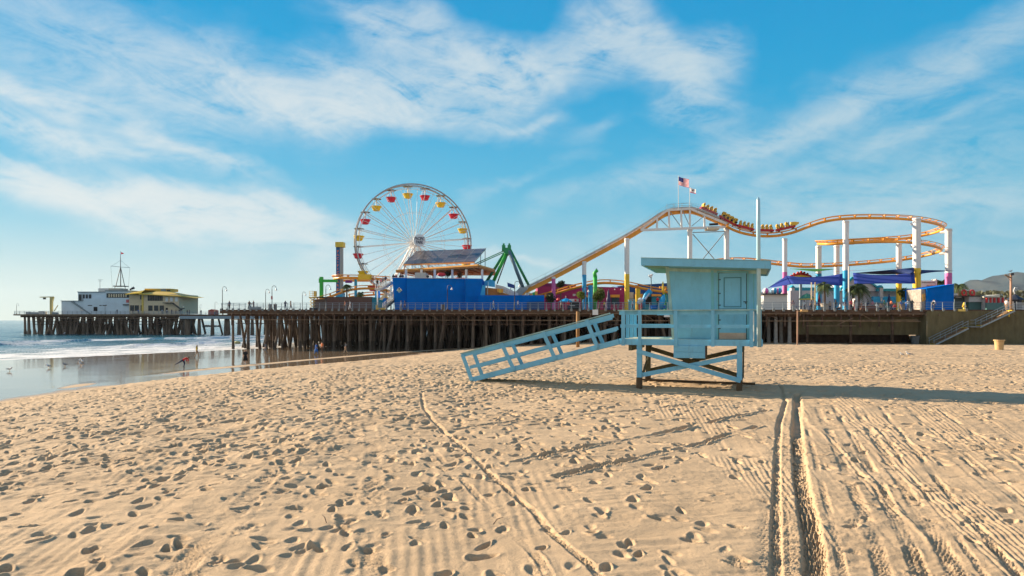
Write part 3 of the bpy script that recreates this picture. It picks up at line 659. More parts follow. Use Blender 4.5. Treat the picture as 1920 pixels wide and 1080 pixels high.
# mast
m = MB(); p0 = TP(1423.3, 651, -.12); p1 = TP(1421.6, 376, -.12); m.tube([p0, p1, p1+Vector((0,0,.1))], [.068, .062, .03], 12); part('mast', m, mat('mast_paint', (.36,.55,.62), .3, .2, var=.08), smooth=True)
m = MB(); m.tube([TP(1413, 640, -.1), TP(1413, 584, -.1)], .02, 8); m.tube([TP(1420, 638, -.15), TP(1420, 586, -.15)], .014, 8); part('flag_halyard', m, mat('rope_white', (.6,.65,.6), .7))
# ramp
def RP(px, py, w): 
    return TP(px, py, w)
rs0 = TP(884, 712, .0); rs1 = TP(1160, 640.6, .0); rdir = (rs1-rs0).normalized(); rn = Vector((-rdir.z, 0, rdir.x))
hand0 = TP(865, 664.5, 0); hand1 = TP(1150, 589, 0); mid0 = TP(881, 689, 0); mid1 = TP(1159, 615, 0)
for w_, nm in ((0, 0), (1.15, 1)):
    o = Vector((0, w_, 0)); e = Vector((.0,0,0)) if nm == 0 else rdir*(-.28)
    m = MB(); m.bar(rs0+o, rs1+o, .05, .185, up=rn); part('ramp_stringer', m, TB)
    m = MB(); m.bar(hand0+o-rn*.05, hand1+o-rn*.05+e, .045, .13, up=rn); part('ramp_handrail', m, TB)
    m = MB(); m.bar(hand0+o+rn*.03+Vector((-.03,.03,0)), hand1+o+rn*.03+e+Vector((-.12,.03,0)), .17, .035, up=rn); part('handrail_cap', m, TD)
    m = MB(); m.bar(mid0+o, mid1+o+e, .045, .12, up=rn); part('ramp_midrail', m, TB)
    for (a0, a1) in (((868,665),(885.5,713)), ((941,643.5),(964.5,694)), ((1018.5,622.5),(1042,674)), ((1100,600),(1121,652))):
        m = MB(); a_ = TP(*a0, 0)+o+Vector((0,-.045,0)); b_ = TP(*a1, 0)+o+Vector((0,-.045,0)); m.bar(a_, b_, .045, .135, up=rdir); part('ramp_post', m, TB)
m = MB(); n_ = 34
for i in range(n_):
    a_ = rs0+(rs1-rs0)*((i+.04)/n_); b_ = rs0+(rs1-rs0)*((i+.93)/n_)
    m.bar(a_+rn*.06+Vector((0,.6,0)), b_+rn*.06+Vector((0,.6,0)), 1.07, .03, up=rn)
part('ramp_boards', m, OLIVE)
# ------------------------------------------------------------------ paints
WHITE = mat('white_paint', (.72,.72,.70), .5, var=.06); OFFW = mat('off_white_paint', (.58,.57,.54), .6, var=.08)
BLUE = mat('cobalt_paint', (.0005,.135,.53), .85, spec=.03, var=.08, scale=.6, dirt=.05); SKYB = mat('sky_blue_paint', (.015,.33,.62), .45, var=.06)
YEL = mat('yellow_paint', (.80,.52,.03), .45, var=.06); ORANGE = mat('orange_track_paint', (.78,.33,.035), .4, var=.10, scale=1.5); ORB = mat('orange_brown_beam', (.55,.20,.04), .6, var=.15)
RED = mat('red_paint', (.58,.03,.03), .45, var=.08); GREEN = mat('green_paint', (.015,.26,.09), .5, var=.12); LGREEN = mat('bright_green_paint', (.03,.42,.05), .5, var=.08)
PINK = mat('pink_paint', (.62,.13,.38), .5, var=.08); MAG = mat('magenta_wall', (.34,.018,.10), .7, var=.12, scale=.5); PURPLE = mat('purple_paint', (.20,.04,.30), .6)
TEAL = mat('teal_paint', (.01,.27,.38), .55, var=.10); GREYB = mat('galvanised_rail', (.24,.30,.34), .45, .3, var=.12); BLOCK = mat('pale_concrete_block', (.19,.21,.21), .9, var=.15)
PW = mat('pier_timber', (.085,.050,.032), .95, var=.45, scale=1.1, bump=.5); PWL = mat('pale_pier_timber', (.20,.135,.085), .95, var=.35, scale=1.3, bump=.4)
PILE = mat('pile_timber', (.115,.085,.062), .95, var=.45, scale=1.4, bump=.6, stretch=(1,1,.35)); CONC = mat('pile_concrete', (.26,.245,.225), .9, var=.2)
WETP = mat('weedy_pile_foot', (.06,.045,.032), .8, var=.4)
DARK = mat('dark_interior', (.012,.012,.012), .9); GREY = mat('grey_paint', (.28,.31,.32), .7, var=.08); DGREY = mat('dark_grey_metal', (.05,.05,.055), .5, .3)
GLASS = mat('window_glass', (.018,.03,.035), .3, var=.3, spec=.3); TAN = mat('tan_plaster', (.62,.52,.36), .85, var=.08); BROWNW = mat('brown_board_wall', (.115,.068,.055), .9, var=.15, stretch=(6,6,.3))
OLV = mat('olive_sheet_piling', (.12,.10,.05), .9, var=.22, scale=1.5, stretch=(1,1,.4), bump=.3)
# ------------------------------------------------------------------ main pier
_m = -0.1576
def YF(px): k = (px-960)/1280; return (121.5+49.6*_m)/(1-_m*k)
def yline(x): return 121.5 + _m*(x+49.6)
def dzz(x): return CZ + 1.756 - (x+49.6)*.00262
XL = P(414, 580, YF(414)).x; XR = 118.0; BACK = 66
pier = thing('pier', (10, yline(10), 0), 'long dark timber amusement pier on a forest of piles above sand and surf', 'pier')
def slab(x0, x1, yo0, yo1, zo0, zo1, mb=None, mi=0):
    mb = mb or MB()
    vs = []
    for x in (x0, x1):
        for yo in (yo0, yo1):
            for zo in (zo0, zo1): vs.append((x, yline(x)+yo, dzz(x)+zo))
    return mb.add(vs, [(0,1,3,2),(4,6,7,5),(0,4,5,1),(2,3,7,6),(0,2,6,4),(1,5,7,3)], mi)
obj('deck', slab(XL, XR, 0, BACK, -.28, 0), mat('deck_planks', (.17,.115,.08), .9, var=.25, scale=1.5), pier)
obj('edge_beam', slab(XL-.1, XR, -.22, -.004, -.52, .10), PW, pier)
obj('edge_ledger', slab(XL-.1, 69, -.34, -.224, -.60, -.50), PWL, pier)
for yo in (.6, 3.6, 6.8, 10.2, 13.6, 17): obj('cap_beam', slab(XL+1, XR, yo, yo+.4, -1.0, -.284), PW, pier)
x = XL + .6; k = 0
while x < 66:
    m = MB(); m.bx(x-.06, x+.06, yline(x)-.62, yline(x)-.35, dzz(x)-.82, dzz(x)-.58); obj('joist_end', m, PWL, pier); x += 1.62 + .3*random.random(); k += 1
for zo, x0_, x1_ in ((-1.68, XL+2, 66), (-2.35, XL+3, 30)):
    m = MB(); pts = [(q, yline(q)-.25, dzz(q)+zo) for q in np.arange(x0_, x1_, 4)]
    m.tube(pts, .075, 6); obj('service_pipe', m, PWL if zo > -2 else PW, pier)
x = XL + 2.2; 
while x < 58:
    m = MB(); m.bx(x-.11, x+.11, yline(x)-.25, yline(x)-.02, dzz(x)-2.5-.2*random.random(), dzz(x)-.53); obj('hanger_post', m, PW, pier)
    if random.random() < .35:
        m = MB(); m.bar((x+.3, yline(x)-.12, dzz(x)-.6), (x+1.9, yline(x)-.12, dzz(x)-1.6), .07, .09); obj('stray_brace', m, PWL if random.random() < .4 else PW, pier)
    x += 2.72
# piles: the first rows one by one, the deep ones together
def gz(x, y): return float(base(np.array([x]), np.array([y]))[0][0])
def pile(mb, x, y, z1, r, lean=0, mi=0, ly=0):
    z0 = gz(x, y)-.8; n = 9
    pts = [Vector((x+lean*(1-t), y+ly*(1-t), z0+(z1-z0)*t)) for t in (0, .16, .3, .65, 1)]
    mb.tube(pts, [r*1.25, r*1.22, r*1.05, r, r*.95], n, mi, cap=False)
    if mi == 0 and mb is not None: 
        for q in range(n*2): mb.m[-1-(4*n-1-q)] = 1 if (gz(x,y) < .3) else 0
rp = random.Random(3); cnt = 0
PM = [PILE, WETP, CONC]
corner = [(437, 0), (465, -7), (485, 0), (519, 0), (534, 3), (556, 0), (573, 5), (583, 0)]
xs = []
x = XL+2.0
x1500 = P(1500, 0, YF(1500)).x; x1735 = P(1735, 0, YF(1735)).x
while x < x1500-.5:
    xs.append(x); x += 2.2 if x > -38 else 3.1
for row in range(2):
    for x in xs:
        if cnt >= 96: break
        xx = x + rp.uniform(-.25, .25); yy = yline(xx) + 1.0 + row*3.1
        conc = (xx > 36) or (rp.random() < .12 and xx > -5)
        m = MB(); pile(m, xx, yy, dzz(xx)-.3, (.27 if conc else rp.uniform(.19, .27)), (rp.choice([-1.3, 0, 0, 1.1]) if not conc and rp.random() < .55 else 0), 2 if conc else 0, rp.uniform(-.5,.5) if not conc else 0)
        obj('pile', m, PM, pier, smooth=True); cnt += 1
m = MB()
for row in range(2, 19):
    for x in np.arange(XL+2.4, x1500, 2.45):
        xx = x + rp.uniform(-.6, .6); yy = yline(xx)+1+row*3.2+rp.uniform(-.4,.4)
        if xx > 30 and row > 5: continue
        pile(m, xx, yy, dzz(xx)-.3, rp.uniform(.19, .28), rp.choice([-1.4,-.7, 0, 0, .8, 1.4]))
        if rp.random() < .45 and xx > -30: pile(m, xx+.9, yy+1, dzz(xx)-.3, rp.uniform(.18, .26), rp.choice([-1.4, 1.4]))
o = obj('rear_piles', m, PM, pier, smooth=True); o['kind'] = 'stuff'
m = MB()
m.prism([(-9, yline(-9)+30, -1), (62, yline(62)+16, -1), (62, yline(62)+16, 6.3), (-9, yline(-9)+30, 6.5)], (0, .4, 0)); obj('added_dark_bulkhead', m, PW, pier)  # dark wall added so the space under the deck stays dark
m = MB(); m.prism([(x1500-1, yline(x1500)+6, -1), (x1735+1, yline(x1735)+6, -1), (x1735+1, yline(x1735)+6, 6.3), (x1500-1, yline(x1500)+6, 6.3)], (0, .4, 0)); obj('added_dark_bulkhead', m, PW, pier)  # second added wall, closes off the bright sand behind the recess
# end wall of sheet piling, recessed board wall, stair wall
def wavy(x0, x1, yo, z0f, z1f, step=.19, dep=.05):
    mb = MB(); n = int((x1-x0)/step)
    vs = []
    for i in range(n+1):
        x = x0+(x1-x0)*i/n; y = yline(x)+yo+(dep if (i//2) % 2 else 0)
        vs += [(x, y, z0f(x)), (x, y, z1f(x)), (x, y+.12, z1f(x))]
    fs = []
    for i in range(n): fs += [(3*i, 3*i+3, 3*i+4, 3*i+1), (3*i+1, 3*i+4, 3*i+5, 3*i+2)]
    return mb.add(vs, fs)
obj('recessed_wall', wavy(x1500, x1735+.3, 1.6, lambda x: 2.95, lambda x: dzz(x)-.3), OLV, pier)
obj('end_wall', wavy(x1735, XR, -.42, lambda x: .8, lambda x: dzz(x)-.08), OLV, pier)
m = MB(); m.prism([(x1735, yline(x1735)-.4, .8), (x1735, yline(x1735)+2.3, .8), (x1735, yline(x1735)+2.3, dzz(x1735)-.3), (x1735, yline(x1735)-.4, dzz(x1735)-.3)], (-.12, 0, 0)); obj('return_wall', m, OLV, pier)
for px in (1515, 1597, 1675):
    x = P(px, 0, YF(px)).x; m = MB(); m.tube([(x, yline(x)+.3, .9), (x, yline(x)+.3, dzz(x)-.5)], .22, 9); obj('pile', m, PW, pier, smooth=True)
for (p0, q0, p1, q1) in ((1500, 601, 1722, 600), (1512, 611, 1605, 611), (1570, 609, 1600, 596)):
    m = MB(); m.tube([P(p0, q0, YF(p0)-.3), P(p1, q1, YF(p1)-.3)], .06, 6); obj('service_pipe', m, PWL, pier)

# pier railing
rl = thing('pier_railing', (10, yline(10), dzz(10)), 'long grey pipe railing with pale blocks at its post feet along the pier edge', 'railing')
px = 416.0; posts = []
while px < 1812:
    posts.append(px); px += max(11.0, 12.2+.0077*(px-600))
posts = posts[:95]
for i, px in enumerate(posts):
    q = P(px, 580, YF(px)); z = dzz(q.x)
    m = MB(); m.bx(q.x-.035, q.x+.035, q.y-.10, q.y-.03, z+.1, z+1.25); m.bx(q.x-.16, q.x+.16, q.y-.42, q.y-.225, z-.16, z+.28, 1); obj('post', m, [GREYB, BLOCK], rl)
for zo in (.42, .70, .97, 1.25):
    m = MB(); a_ = P(posts[0], 580, YF(posts[0])); b_ = P(posts[-1], 580, YF(posts[-1]))
    m.tube([(a_.x, yline(a_.x)-.065, dzz(a_.x)+zo), (b_.x, yline(b_.x)-.065, dzz(b_.x)+zo)], .026 if zo < 1.2 else .035, 6); obj('rail', m, GREYB, rl)
for zo in (.42, .97, 1.25):
    m = MB(); m.tube([(XL+.05, yline(XL)-.06, dzz(XL)+zo), (XL+.05, yline(XL)+50, dzz(XL)+zo)], .03, 6); obj('rail', m, GREYB, rl)
# stairs to the sand
st = thing('beach_stairs', P(1740, 645, YF(1740)-1.5), 'open timber stairs with grey handrails climbing from the sand to the pier', 'stairs')
def stair(p0, q0, p1, q1, n, yo=-.55, wd=1.0):
    A = P(p0, q0, YF(p0)-.5); B = P(p1, q1, YF(p1)-.5)
    for i in range(n):
        t = (i+.5)/n; c = A+(B-A)*t; m = MB(); m.box((c.x, yline(c.x)-1.05, c.z), (.34, 1.1, .07)); obj('tread', m, YTR if i in (0, n-1) else TRD, st)
    for yo in (-1.63, -.49):
        m = MB(); m.bar((A.x-.1, yline(A.x)+yo, A.z-.16), (B.x+.1, yline(B.x)+yo, B.z-.16), .06, .2); obj('stringer', m, PW if yo > -1 else GREYB, st)
        for h in (.55, .95):
            m = MB(); m.tube([(A.x-.15, yline(A.x)+yo, A.z+h), (B.x+.1, yline(B.x)+yo, B.z+h)], .035, 6); obj('handrail', m, GREYB, st)
        for t in (0, .33, .66, 1):
            c = A+(B-A)*t; m = MB(); m.tube([(c.x, yline(c.x)+yo, c.z-.1), (c.x, yline(c.x)+yo, c.z+.95)], .03, 6); obj('rail_post', m, GREYB, st)
TRD = mat('stair_tread_wood', (.42,.27,.16), .8, var=.2); YTR = mat('yellow_stair_edge', (.75,.50,.04), .6)
stair(1743, 646, 1806, 613.5, 14); stair(1830, 611.5, 1892, 581, 13)
a_ = P(1806, 612, YF(1806)); b_ = P(1830, 612, YF(1830))
m = MB(); m.bx(a_.x, b_.x, yline(a_.x)-1.65, yline(a_.x)-.47, a_.z-.1, a_.z); obj('landing', m, GREY, st)
m = MB(); m.tube([(a_.x, yline(a_.x)-1.63, a_.z+.95), (b_.x, yline(a_.x)-1.63, a_.z+.95)], .035, 6); m.tube([(a_.x, yline(a_.x)-1.63, a_.z+.5), (b_.x, yline(a_.x)-1.63, a_.z+.5)], .025, 6); obj('handrail', m, GREYB, st)

# ------------------------------------------------------------------ far arm of the pier with its buildings
YE = 244.
def xe(px, Y=YE): return (px-960)/1280*Y
ze = lambda py, Y=YE: (600-py)/1280*Y+CZ
fp = thing('far_pier', (xe(185), YE, 0), 'distant end of the pier standing on dark leaning piles in the sea', 'pier')
m = MB(); m.bx(xe(25), xe(345), YE, YE+34, ze(591.5), ze(589)); obj('deck', m, PWL, fp)
m = MB(); m.bx(xe(36), xe(345), YE+.6, YE+1.0, ze(595), ze(591.6)); obj('cap_beam', m, PW, fp)
for zo in (597, 603, 608): m = MB(); m.tube([(xe(60), YE+.4, ze(zo)), (xe(343), YE+.4, ze(zo))], .13, 6); obj('waler', m, PW if zo != 597 else PWL, fp)
rq = random.Random(9); n = 0
for row in range(2):
    for px in np.arange(41, 346, 8.6):
        if n > 80: break
        x = xe(px+rq.uniform(-2, 2)); y = YE+1.5+row*5
        m = MB(); r = rq.uniform(.32, .5); ln = rq.choice([-2.4, -1.2, 0, 0, 1.2, 2.4]) if px > 50 else .3
        m.tube([(x+ln, y, -3), (x+ln*.6, y, .9), (x+ln*.4, y, 2), (x, y, ze(591.6))], [r*1.4, r*1.3, r, r*.9], 8); obj('pile', m, PILE, fp, smooth=True); n += 1
m = MB()
for row in range(2, 5):
    for px in np.arange(62, 346, 13):
        x = xe(px+rq.uniform(-2, 2)); y = YE+row*4.4; ln = rq.choice([-2.4, 0, 0, 2.4]); m.tube([(x+ln, y, -3), (x, y, ze(591.6))], .42, 7)
o = obj('rear_piles', m, PILE, fp, smooth=True); o['kind'] = 'stuff'
m = MB()
for px in np.arange(27, 343, 9): m.bx(xe(px)-.05, xe(px)+.05, YE+.1, YE+.2, ze(589), ze(583.4))
for z in (583.4, 585.4, 587.2): m.bx(xe(26), xe(343), YE+.12, YE+.18, ze(z)-.05, ze(z)+.05)
obj('railing', m, GREYB, fp)
YC = 236.
cn = thing('pier_walkway', (xe(420, YC), YC, 0), 'low stretch of pier joining the far pier head to the amusement deck', 'pier')
m = MB(); m.bx(xe(337, YC), xe(760, YC), YC, YC+8, ze(598, YC), ze(596, YC)); obj('lower_beam', m, PW, cn)
m = MB(); m.bx(xe(337, YC), xe(760, YC), YC, YC+9, ze(592.5, YC), ze(590, YC)); obj('deck', m, PW, cn)
m = MB(); m.bx(xe(337, YC), xe(760, YC), YC-.2, YC-.05, ze(597.9, YC), ze(592.6, YC)); obj('edge_girder', m, GREYB, cn)
for i, px in enumerate(np.arange(346, 760, 25.)):
    for dx in ((0, 5) if i % 3 == 0 else (0,)):
        x = xe(px+dx, YC); m = MB(); m.tube([(x, YC+1, -3), (x, YC+1, 1.2), (x, YC+1, ze(598, YC))], [.75, .68, .5], 8); obj('pile', m, PILE, cn, smooth=True)
    if i % 2 == 0:
        m = MB(); m.tube([(xe(px+17, YC), YC+3, -2), (xe(px+9, YC), YC+2, ze(598, YC))], .33, 7); obj('pile', m, PILE, cn, smooth=True)
m = MB()
for px in np.arange(338, 760, 8): m.bx(xe(px, YC)-.04, xe(px, YC)+.04, YC-.1, YC, ze(590, YC), ze(585, YC))
for z in (585, 587, 588.6): m.bx(xe(338, YC), xe(760, YC), YC-.08, YC-.02, ze(z, YC)-.04, ze(z, YC)+.04)
obj('railing', m, GREYB, cn)
# harbour building
HB = mat('harbour_wall_paint', (.56,.66,.72), .8, var=.07, scale=.4); HB2 = mat('harbour_trim', (.20,.25,.27), .7)
hbd = thing('harbour_building', (xe(170), YE+4, ze(589)), 'weathered pale grey two storey harbour building at the far pier end', 'building')
def fb(x0, x1, y0, y1, yo, yd, m_, nm, par, Y=YE, mb=None):
    q = mb or MB(); q.bx(xe(x0, Y), xe(x1, Y), Y+yo, Y+yo+yd, ze(y1, Y), ze(y0, Y)); return obj(nm, q, m_, par)
w1 = fb(100, 143, 564, 589, 4.4, 12, HB, 'wall', hbd); w2 = fb(143, 232, 559, 589, 4, 14, HB, 'wall', hbd)
w3 = fb(128, 186, 547, 564, 5.5, 12, HB, 'upper_wall', hbd); w4 = fb(185, 232, 545, 559, 4.2, 13, HB, 'upper_wall', hbd)
fb(127, 187, 545.6, 547, 5.2, 12.6, HB2, 'roof', hbd); fb(184.5, 233, 543.5, 545, 3.9, 13.6, HB2, 'roof', hbd); fb(99, 144, 563, 564, 4.1, 12.6, HB2, 'roof', hbd)
fb(185, 208, 539, 543.5, 6, 5, mat('parapet_tan', (.40,.37,.30), .8), 'roof_block', hbd); fb(162, 185, 538.8, 545.6, 7, .2, OFFW, 'roof_rail', hbd)
for x0, x1 in ((129.5, 135), (137, 141), (143, 147), (149, 153.5)): fb(x0, x1, 551, 563, 5.36, .12, GLASS, 'window', w3)
o = fb(187, 230, 549, 557.5, 4.06, .12, GLASS, 'window', w4)
for q in range(8):
    fb(191+q*4.6, 193.4+q*4.6, 550.5, 556.5, 3.98, .06, TAN, 'curtain', o)
fb(163, 170, 575, 583, 3.86, .12, DARK, 'door', w2); fb(137, 144, 578, 583.5, 3.86, .12, OFFW, 'notice_board', w2)
for x0, x1 in ((152, 160), (174, 178), (180, 188)): fb(x0, x1, 571.5, 573, 3.86, .12, DGREY, 'vent', w2)
fb(225, 230, 561, 567, 3.86, .1, mat('red_lifebuoy_board', (.5,.12,.12), .6), 'life_ring_board', w2); fb(220, 232, 570, 572, 3.4, .6, DGREY, 'awning', w2)
m = MB(); m.bar((xe(120), YE+4.1, ze(564)), (xe(157), YE+4.1, ze(589)), .5, .5); obj('outside_stair', m, HB2, hbd)
# signal mast
ms = thing('signal_mast', (xe(199), YE+9, ze(540)), 'tall lattice signal mast with crossarm on the harbour building roof', 'mast')
def fT(pts, r, nm, par, m_=DGREY, yo=9, n=6, Y=YE): 
    q = MB(); q.tube([(xe(a, Y), Y+yo, ze(b, Y)) for a, b in pts], r, n); return obj(nm, q, m_, par)
for dx, dy in ((-5, 7.5), (5, 7.5), (-4, 10.5), (4, 10.5)):
    q = MB(); q.tube([(xe(199+dx), YE+dy, ze(536)), (xe(199), YE+9, ze(497))], .12, 6); obj('mast_leg', q, DGREY, ms)
fT([(199, 534), (199, 484), (199, 466)], [.14, .12, .05], 'mast_pole', ms); fT([(180, 495), (199, 497), (217, 498)], .07, 'crossarm', ms)
for p_ in ([(180, 495), (183, 540)], [(217, 498), (214, 540)], [(199, 484), (182, 495)], [(199, 484), (216, 498)]): fT(p_, .03, 'stay', ms)
fb(187, 209, 533.5, 535, 8, 3, DGREY, 'mast_platform', ms)
for px in (188, 208): fT([(px, 540), (px, 534)], .1, 'platform_leg', ms)
q = MB(); q.prism([(xe(200), YE+9, ze(468)), (xe(206), YE+9, ze(470.5)), (xe(200), YE+9, ze(472.5))], (0, .08, 0)); tag(obj('pennant', q, mat('red_cloth', (.75,.02,.05), .7, trans=.3)), 'small red pennant at the top of the signal mast', 'flag')
an = thing('roof_antenna', (xe(159), YE+9, ze(545)), 'thin television antenna on the grey harbour roof', 'antenna')
fT([(159, 545), (159, 522)], .07, 'antenna_pole', an); fT([(155, 521.5), (165, 521.5)], .04, 'antenna_arm', an); fT([(155, 524), (163, 524)], .04, 'antenna_arm', an)
sc_ = thing('roof_searchlight', (xe(222), YE+8, ze(544)), 'small dark searchlights on the harbour roof beside the yellow roof', 'lamp')
fT([(222, 544), (222, 541)], .12, 'stand', sc_, yo=8); q = MB(); q.tube([(xe(220), YE+8, ze(541)), (xe(228), YE+8, ze(537.5))], [.25, .5], 8); obj('lamp_head', q, DGREY, sc_)
# restaurant with yellow roof
YR = mat('yellow_metal_roof', (.80,.50,.02), .45, var=.08, scale=.5); YR2 = mat('mustard_roof', (.62,.40,.06), .6, var=.12)
rs_ = thing('yellow_roof_restaurant', (xe(285), YE+6, ze(589)), 'two storey tan restaurant with a broad yellow roof near the pier end', 'building')
w1 = fb(232, 262, 552, 588, 3.5, 14, TAN, 'wall', rs_); w2 = fb(262, 329, 551, 588, 2.6, 15, TAN, 'wall', rs_)
fb(258.5, 262, 552, 588, 2.4, .7, mat('yellow_trim', (.62,.45,.10), .6), 'corner_post', rs_)
q = MB(); zt0, zt1 = ze(552), ze(543)
q.prism([(xe(232), YE+1, ze(552.5)), (xe(262), YE+1, ze(550)), (xe(262), YE+1, ze(548.6)), (xe(232), YE+1, ze(551))], (0, .4, 0))
q.add([(xe(231), YE+1, ze(551)), (xe(231), YE+18, ze(551)), (xe(275), YE+15, ze(542.5)), (xe(262), YE+3.5, ze(542.8)), (xe(262), YE+1, ze(548.6))], [(0,4,3), (0,3,2,1)])
obj('roof', q, YR, rs_)
q = MB(); q.add([(xe(258), YE+.5, ze(550.5)), (xe(336), YE+1.5, ze(554.5)), (xe(349), YE+8, ze(557.5)), (xe(297), YE+8, ze(544.5)), (xe(272), YE+8, ze(544.5)), (xe(336), YE+20, ze(554.5)), (xe(258), YE+20, ze(550.5)),
  (xe(258), YE+.5, ze(552)), (xe(336), YE+1.5, ze(556)), (xe(349), YE+8, ze(558.6))], [(0,1,3,4),(1,2,3),(4,3,5,6),(3,2,5),(7,8,1,0),(8,9,2,1)]); obj('roof', q, YR2, rs_)
fb(247, 297, 539, 544.5, 8.5, 6, YR2, 'roof_monitor', rs_); fb(279, 289, 540, 544, 8.3, .3, HB2, 'monitor_window', rs_); fb(291, 297, 541, 546, 8.2, 1, DGREY, 'roof_unit', rs_)
q = fb(238, 244, 551.8, 552.0, 1, .1, DARK, 'gutter', rs_)
for x0 in (253, 257): fb(x0, x0+3, 553, 561, 3.36, .12, GLASS, 'window', w1)
for x0 in (234, 243, 254): fb(x0, x0+7.5, 572, 582.5, 3.36, .12, GLASS, 'window', w1)
for i in range(9): fb(270+i*3.2, 272.6+i*3.2, 553, 563.5, 2.46, .12, GLASS, 'window', w2)
for x0 in (271, 282, 292.5): fb(x0, x0+8, 572.5, 582.5, 2.46, .12, GLASS, 'window', w2)
for x0 in (303.5, 312.5, 322): fb(x0, x0+5, 557, 565, 2.42, .16, mat('bright_opening', (.65,.68,.68), .6), 'window', w2)
fb(304, 308, 577, 585, 2.46, .12, DARK, 'door', w2); fb(302, 319, 567, 568.3, 1, 1.5, DGREY, 'balcony', rs_)
q = MB(); q.bar((xe(319), YE+1.8, ze(568)), (xe(335), YE+1.8, ze(580)), .8, .3); q.bar((xe(335), YE+1.8, ze(579)), (xe(341), YE+1.8, ze(578)), .8, .3); q.bar((xe(337), YE+1.8, ze(580)), (xe(331), YE+1.8, ze(583)), .8, .3); obj('outside_stair', q, DGREY, rs_)
# yellow davit crane
dv = thing('davit_crane', (xe(84), YE+3, ze(589)), 'pale yellow boat davit crane at the outer end of the pier', 'crane')
CRM = mat('davit_yellow', (.55,.43,.16), .6, var=.15)
q = MB(); q.prism([(xe(82.5), YE+3, ze(589)), (xe(86.5), YE+3, ze(589)), (xe(86.5), YE+3, ze(566)), (xe(89), YE+3, ze(557)), (xe(82.5), YE+3, ze(557)), (xe(82.5), YE+3, ze(567))], (0, .8, 0)); obj('mast', q, CRM, dv)
q = MB(); q.prism([(xe(63), YE+3.1, ze(557.3)), (xe(89), YE+3.1, ze(556.9)), (xe(89), YE+3.1, ze(555.3)), (xe(63), YE+3.1, ze(555.8))], (0, .6, 0)); obj('jib', q, CRM, dv)
q = MB(); q.bx(xe(69), xe(73.5), YE+3.2, YE+3.6, ze(560.8), ze(557.5)); obj('hook_block', q, DGREY, dv); fT([(90, 583), (97, 572)], .15, 'brace', dv, CRM, 3.3)
# small things on the pier head
for x0, x1, y0, m_, lb, nm, cat in ((38, 62, 584.5, GREY, 'row of low grey lockers by the outer end of the pier', 'deck_lockers', 'lockers'), (63, 76, 583, OFFW, 'pale covered heap of gear beside the yellow davit crane', 'covered_gear', 'equipment'), (88, 98, 585, HB2, 'low dark crate between the davit crane and harbour building', 'crate', 'crate')):
    t = thing(nm, (xe((x0+x1)/2), YE+3, ze(589)), lb, cat); n_ = 3
    for i in range(n_): 
        q = MB(); a0 = x0+(x1-x0)*i/n_; q.bx(xe(a0)+.05, xe(a0+(x1-x0)/n_)-.05, YE+2.6, YE+3.6, ze(589)+.02, ze(y0+i*.5)); obj('box', q, m_, t)

# ------------------------------------------------------------------ lamp posts
def lamp(loc, H, label, arm=1, group='crook lamp posts along the pier', bell=(.72,.72,.68)):
    t = thing('street_lamp', loc, label, 'street lamp', group)
    L = Vector(loc); r = .055*H/4.3
    q = MB(); q.lathe(L, [(.16*H/4.3, 0), (.15*H/4.3, .25), (r*1.2, .4), (r, H*.82), (r*1.8, H*.825), (r*.8, H*.84)], 8); obj('post', q, DGREY, t, smooth=True)
    R = .085*H; q = MB(); pts = [L+Vector((0, 0, H*.83))]+[L+Vector((arm*R*(1-math.cos(a_)), 0, H*.9+R*math.sin(a_)*1.1)) for a_ in np.linspace(0, PI, 9)]
    q.tube(pts, r*.7, 6); obj('crook_arm', q, DGREY, t)
    e_ = pts[-1]; q = MB(); q.lathe(e_+Vector((0,0,-.42*H/4.3)), [(.20*H/4.3, 0), (.18*H/4.3, .1), (.08*H/4.3, .3), (.04*H/4.3, .42*H/4.3)], 8); obj('lamp_shade', q, mat('lamp_bell', bell, .4), t, smooth=True)
    return t
for px, y1, lab, Yo, arm in ((417, 537, 'tall crook lamp post on the seaward corner of the pier deck', .6, 1), (498, 542, 'crook lamp post left of the pair beside the deck fence', .6, 1), (510, 535.5, 'taller crook lamp post carrying a small notice, right of the pair', .4, 1),
        (567, 547, 'short crook lamp post beside the yellow scissor lift', 5, 1), (611, 534, 'crook lamp post in front of the brown board wall', .5, 1), (724, 534, 'slim lamp post at the foot of the white ramp', .8, 1), (839, 534, 'lamp post in front of the tall blue building', .6, 1),
        (965, 527, 'large crook lamp post where the coaster lift begins', .5, 1), (1096, 539, 'lamp post between the two round trees', .6, 1)):
    Y = YF(px)+Yo; b_ = P(px, 0, Y); b_.z = dzz(b_.x)
    H = (600-y1)/1280*Y+CZ-b_.z
    t = lamp(b_, H, lab, arm)
    if px == 510:
        q = MB(); q.bx(b_.x-.15, b_.x+.15, b_.y-.12, b_.y-.07, b_.z+1.9, b_.z+2.5); obj('notice', q, mat('notice_red', (.4,.15,.15), .6), t)
for px, y1, lab in ((31, 569, 'small lamp post at the outermost end of the pier'), (197, 571, 'lamp post in front of the grey harbour building'), (403, 566, 'distant lamp post standing on the low pier walkway'), (375, 571, 'distant twin lamp left of the others on the low walkway'), (341, 572, 'distant lamp post beside the restaurant stairs')):
    Y = YE+1 if px < 330 else YC+2; b_ = Vector((xe(px, Y), Y, ze(589.5, Y))); lamp(b_, ze(y1, Y)-b_.z, lab, 1, 'small lamp posts on the far pier')
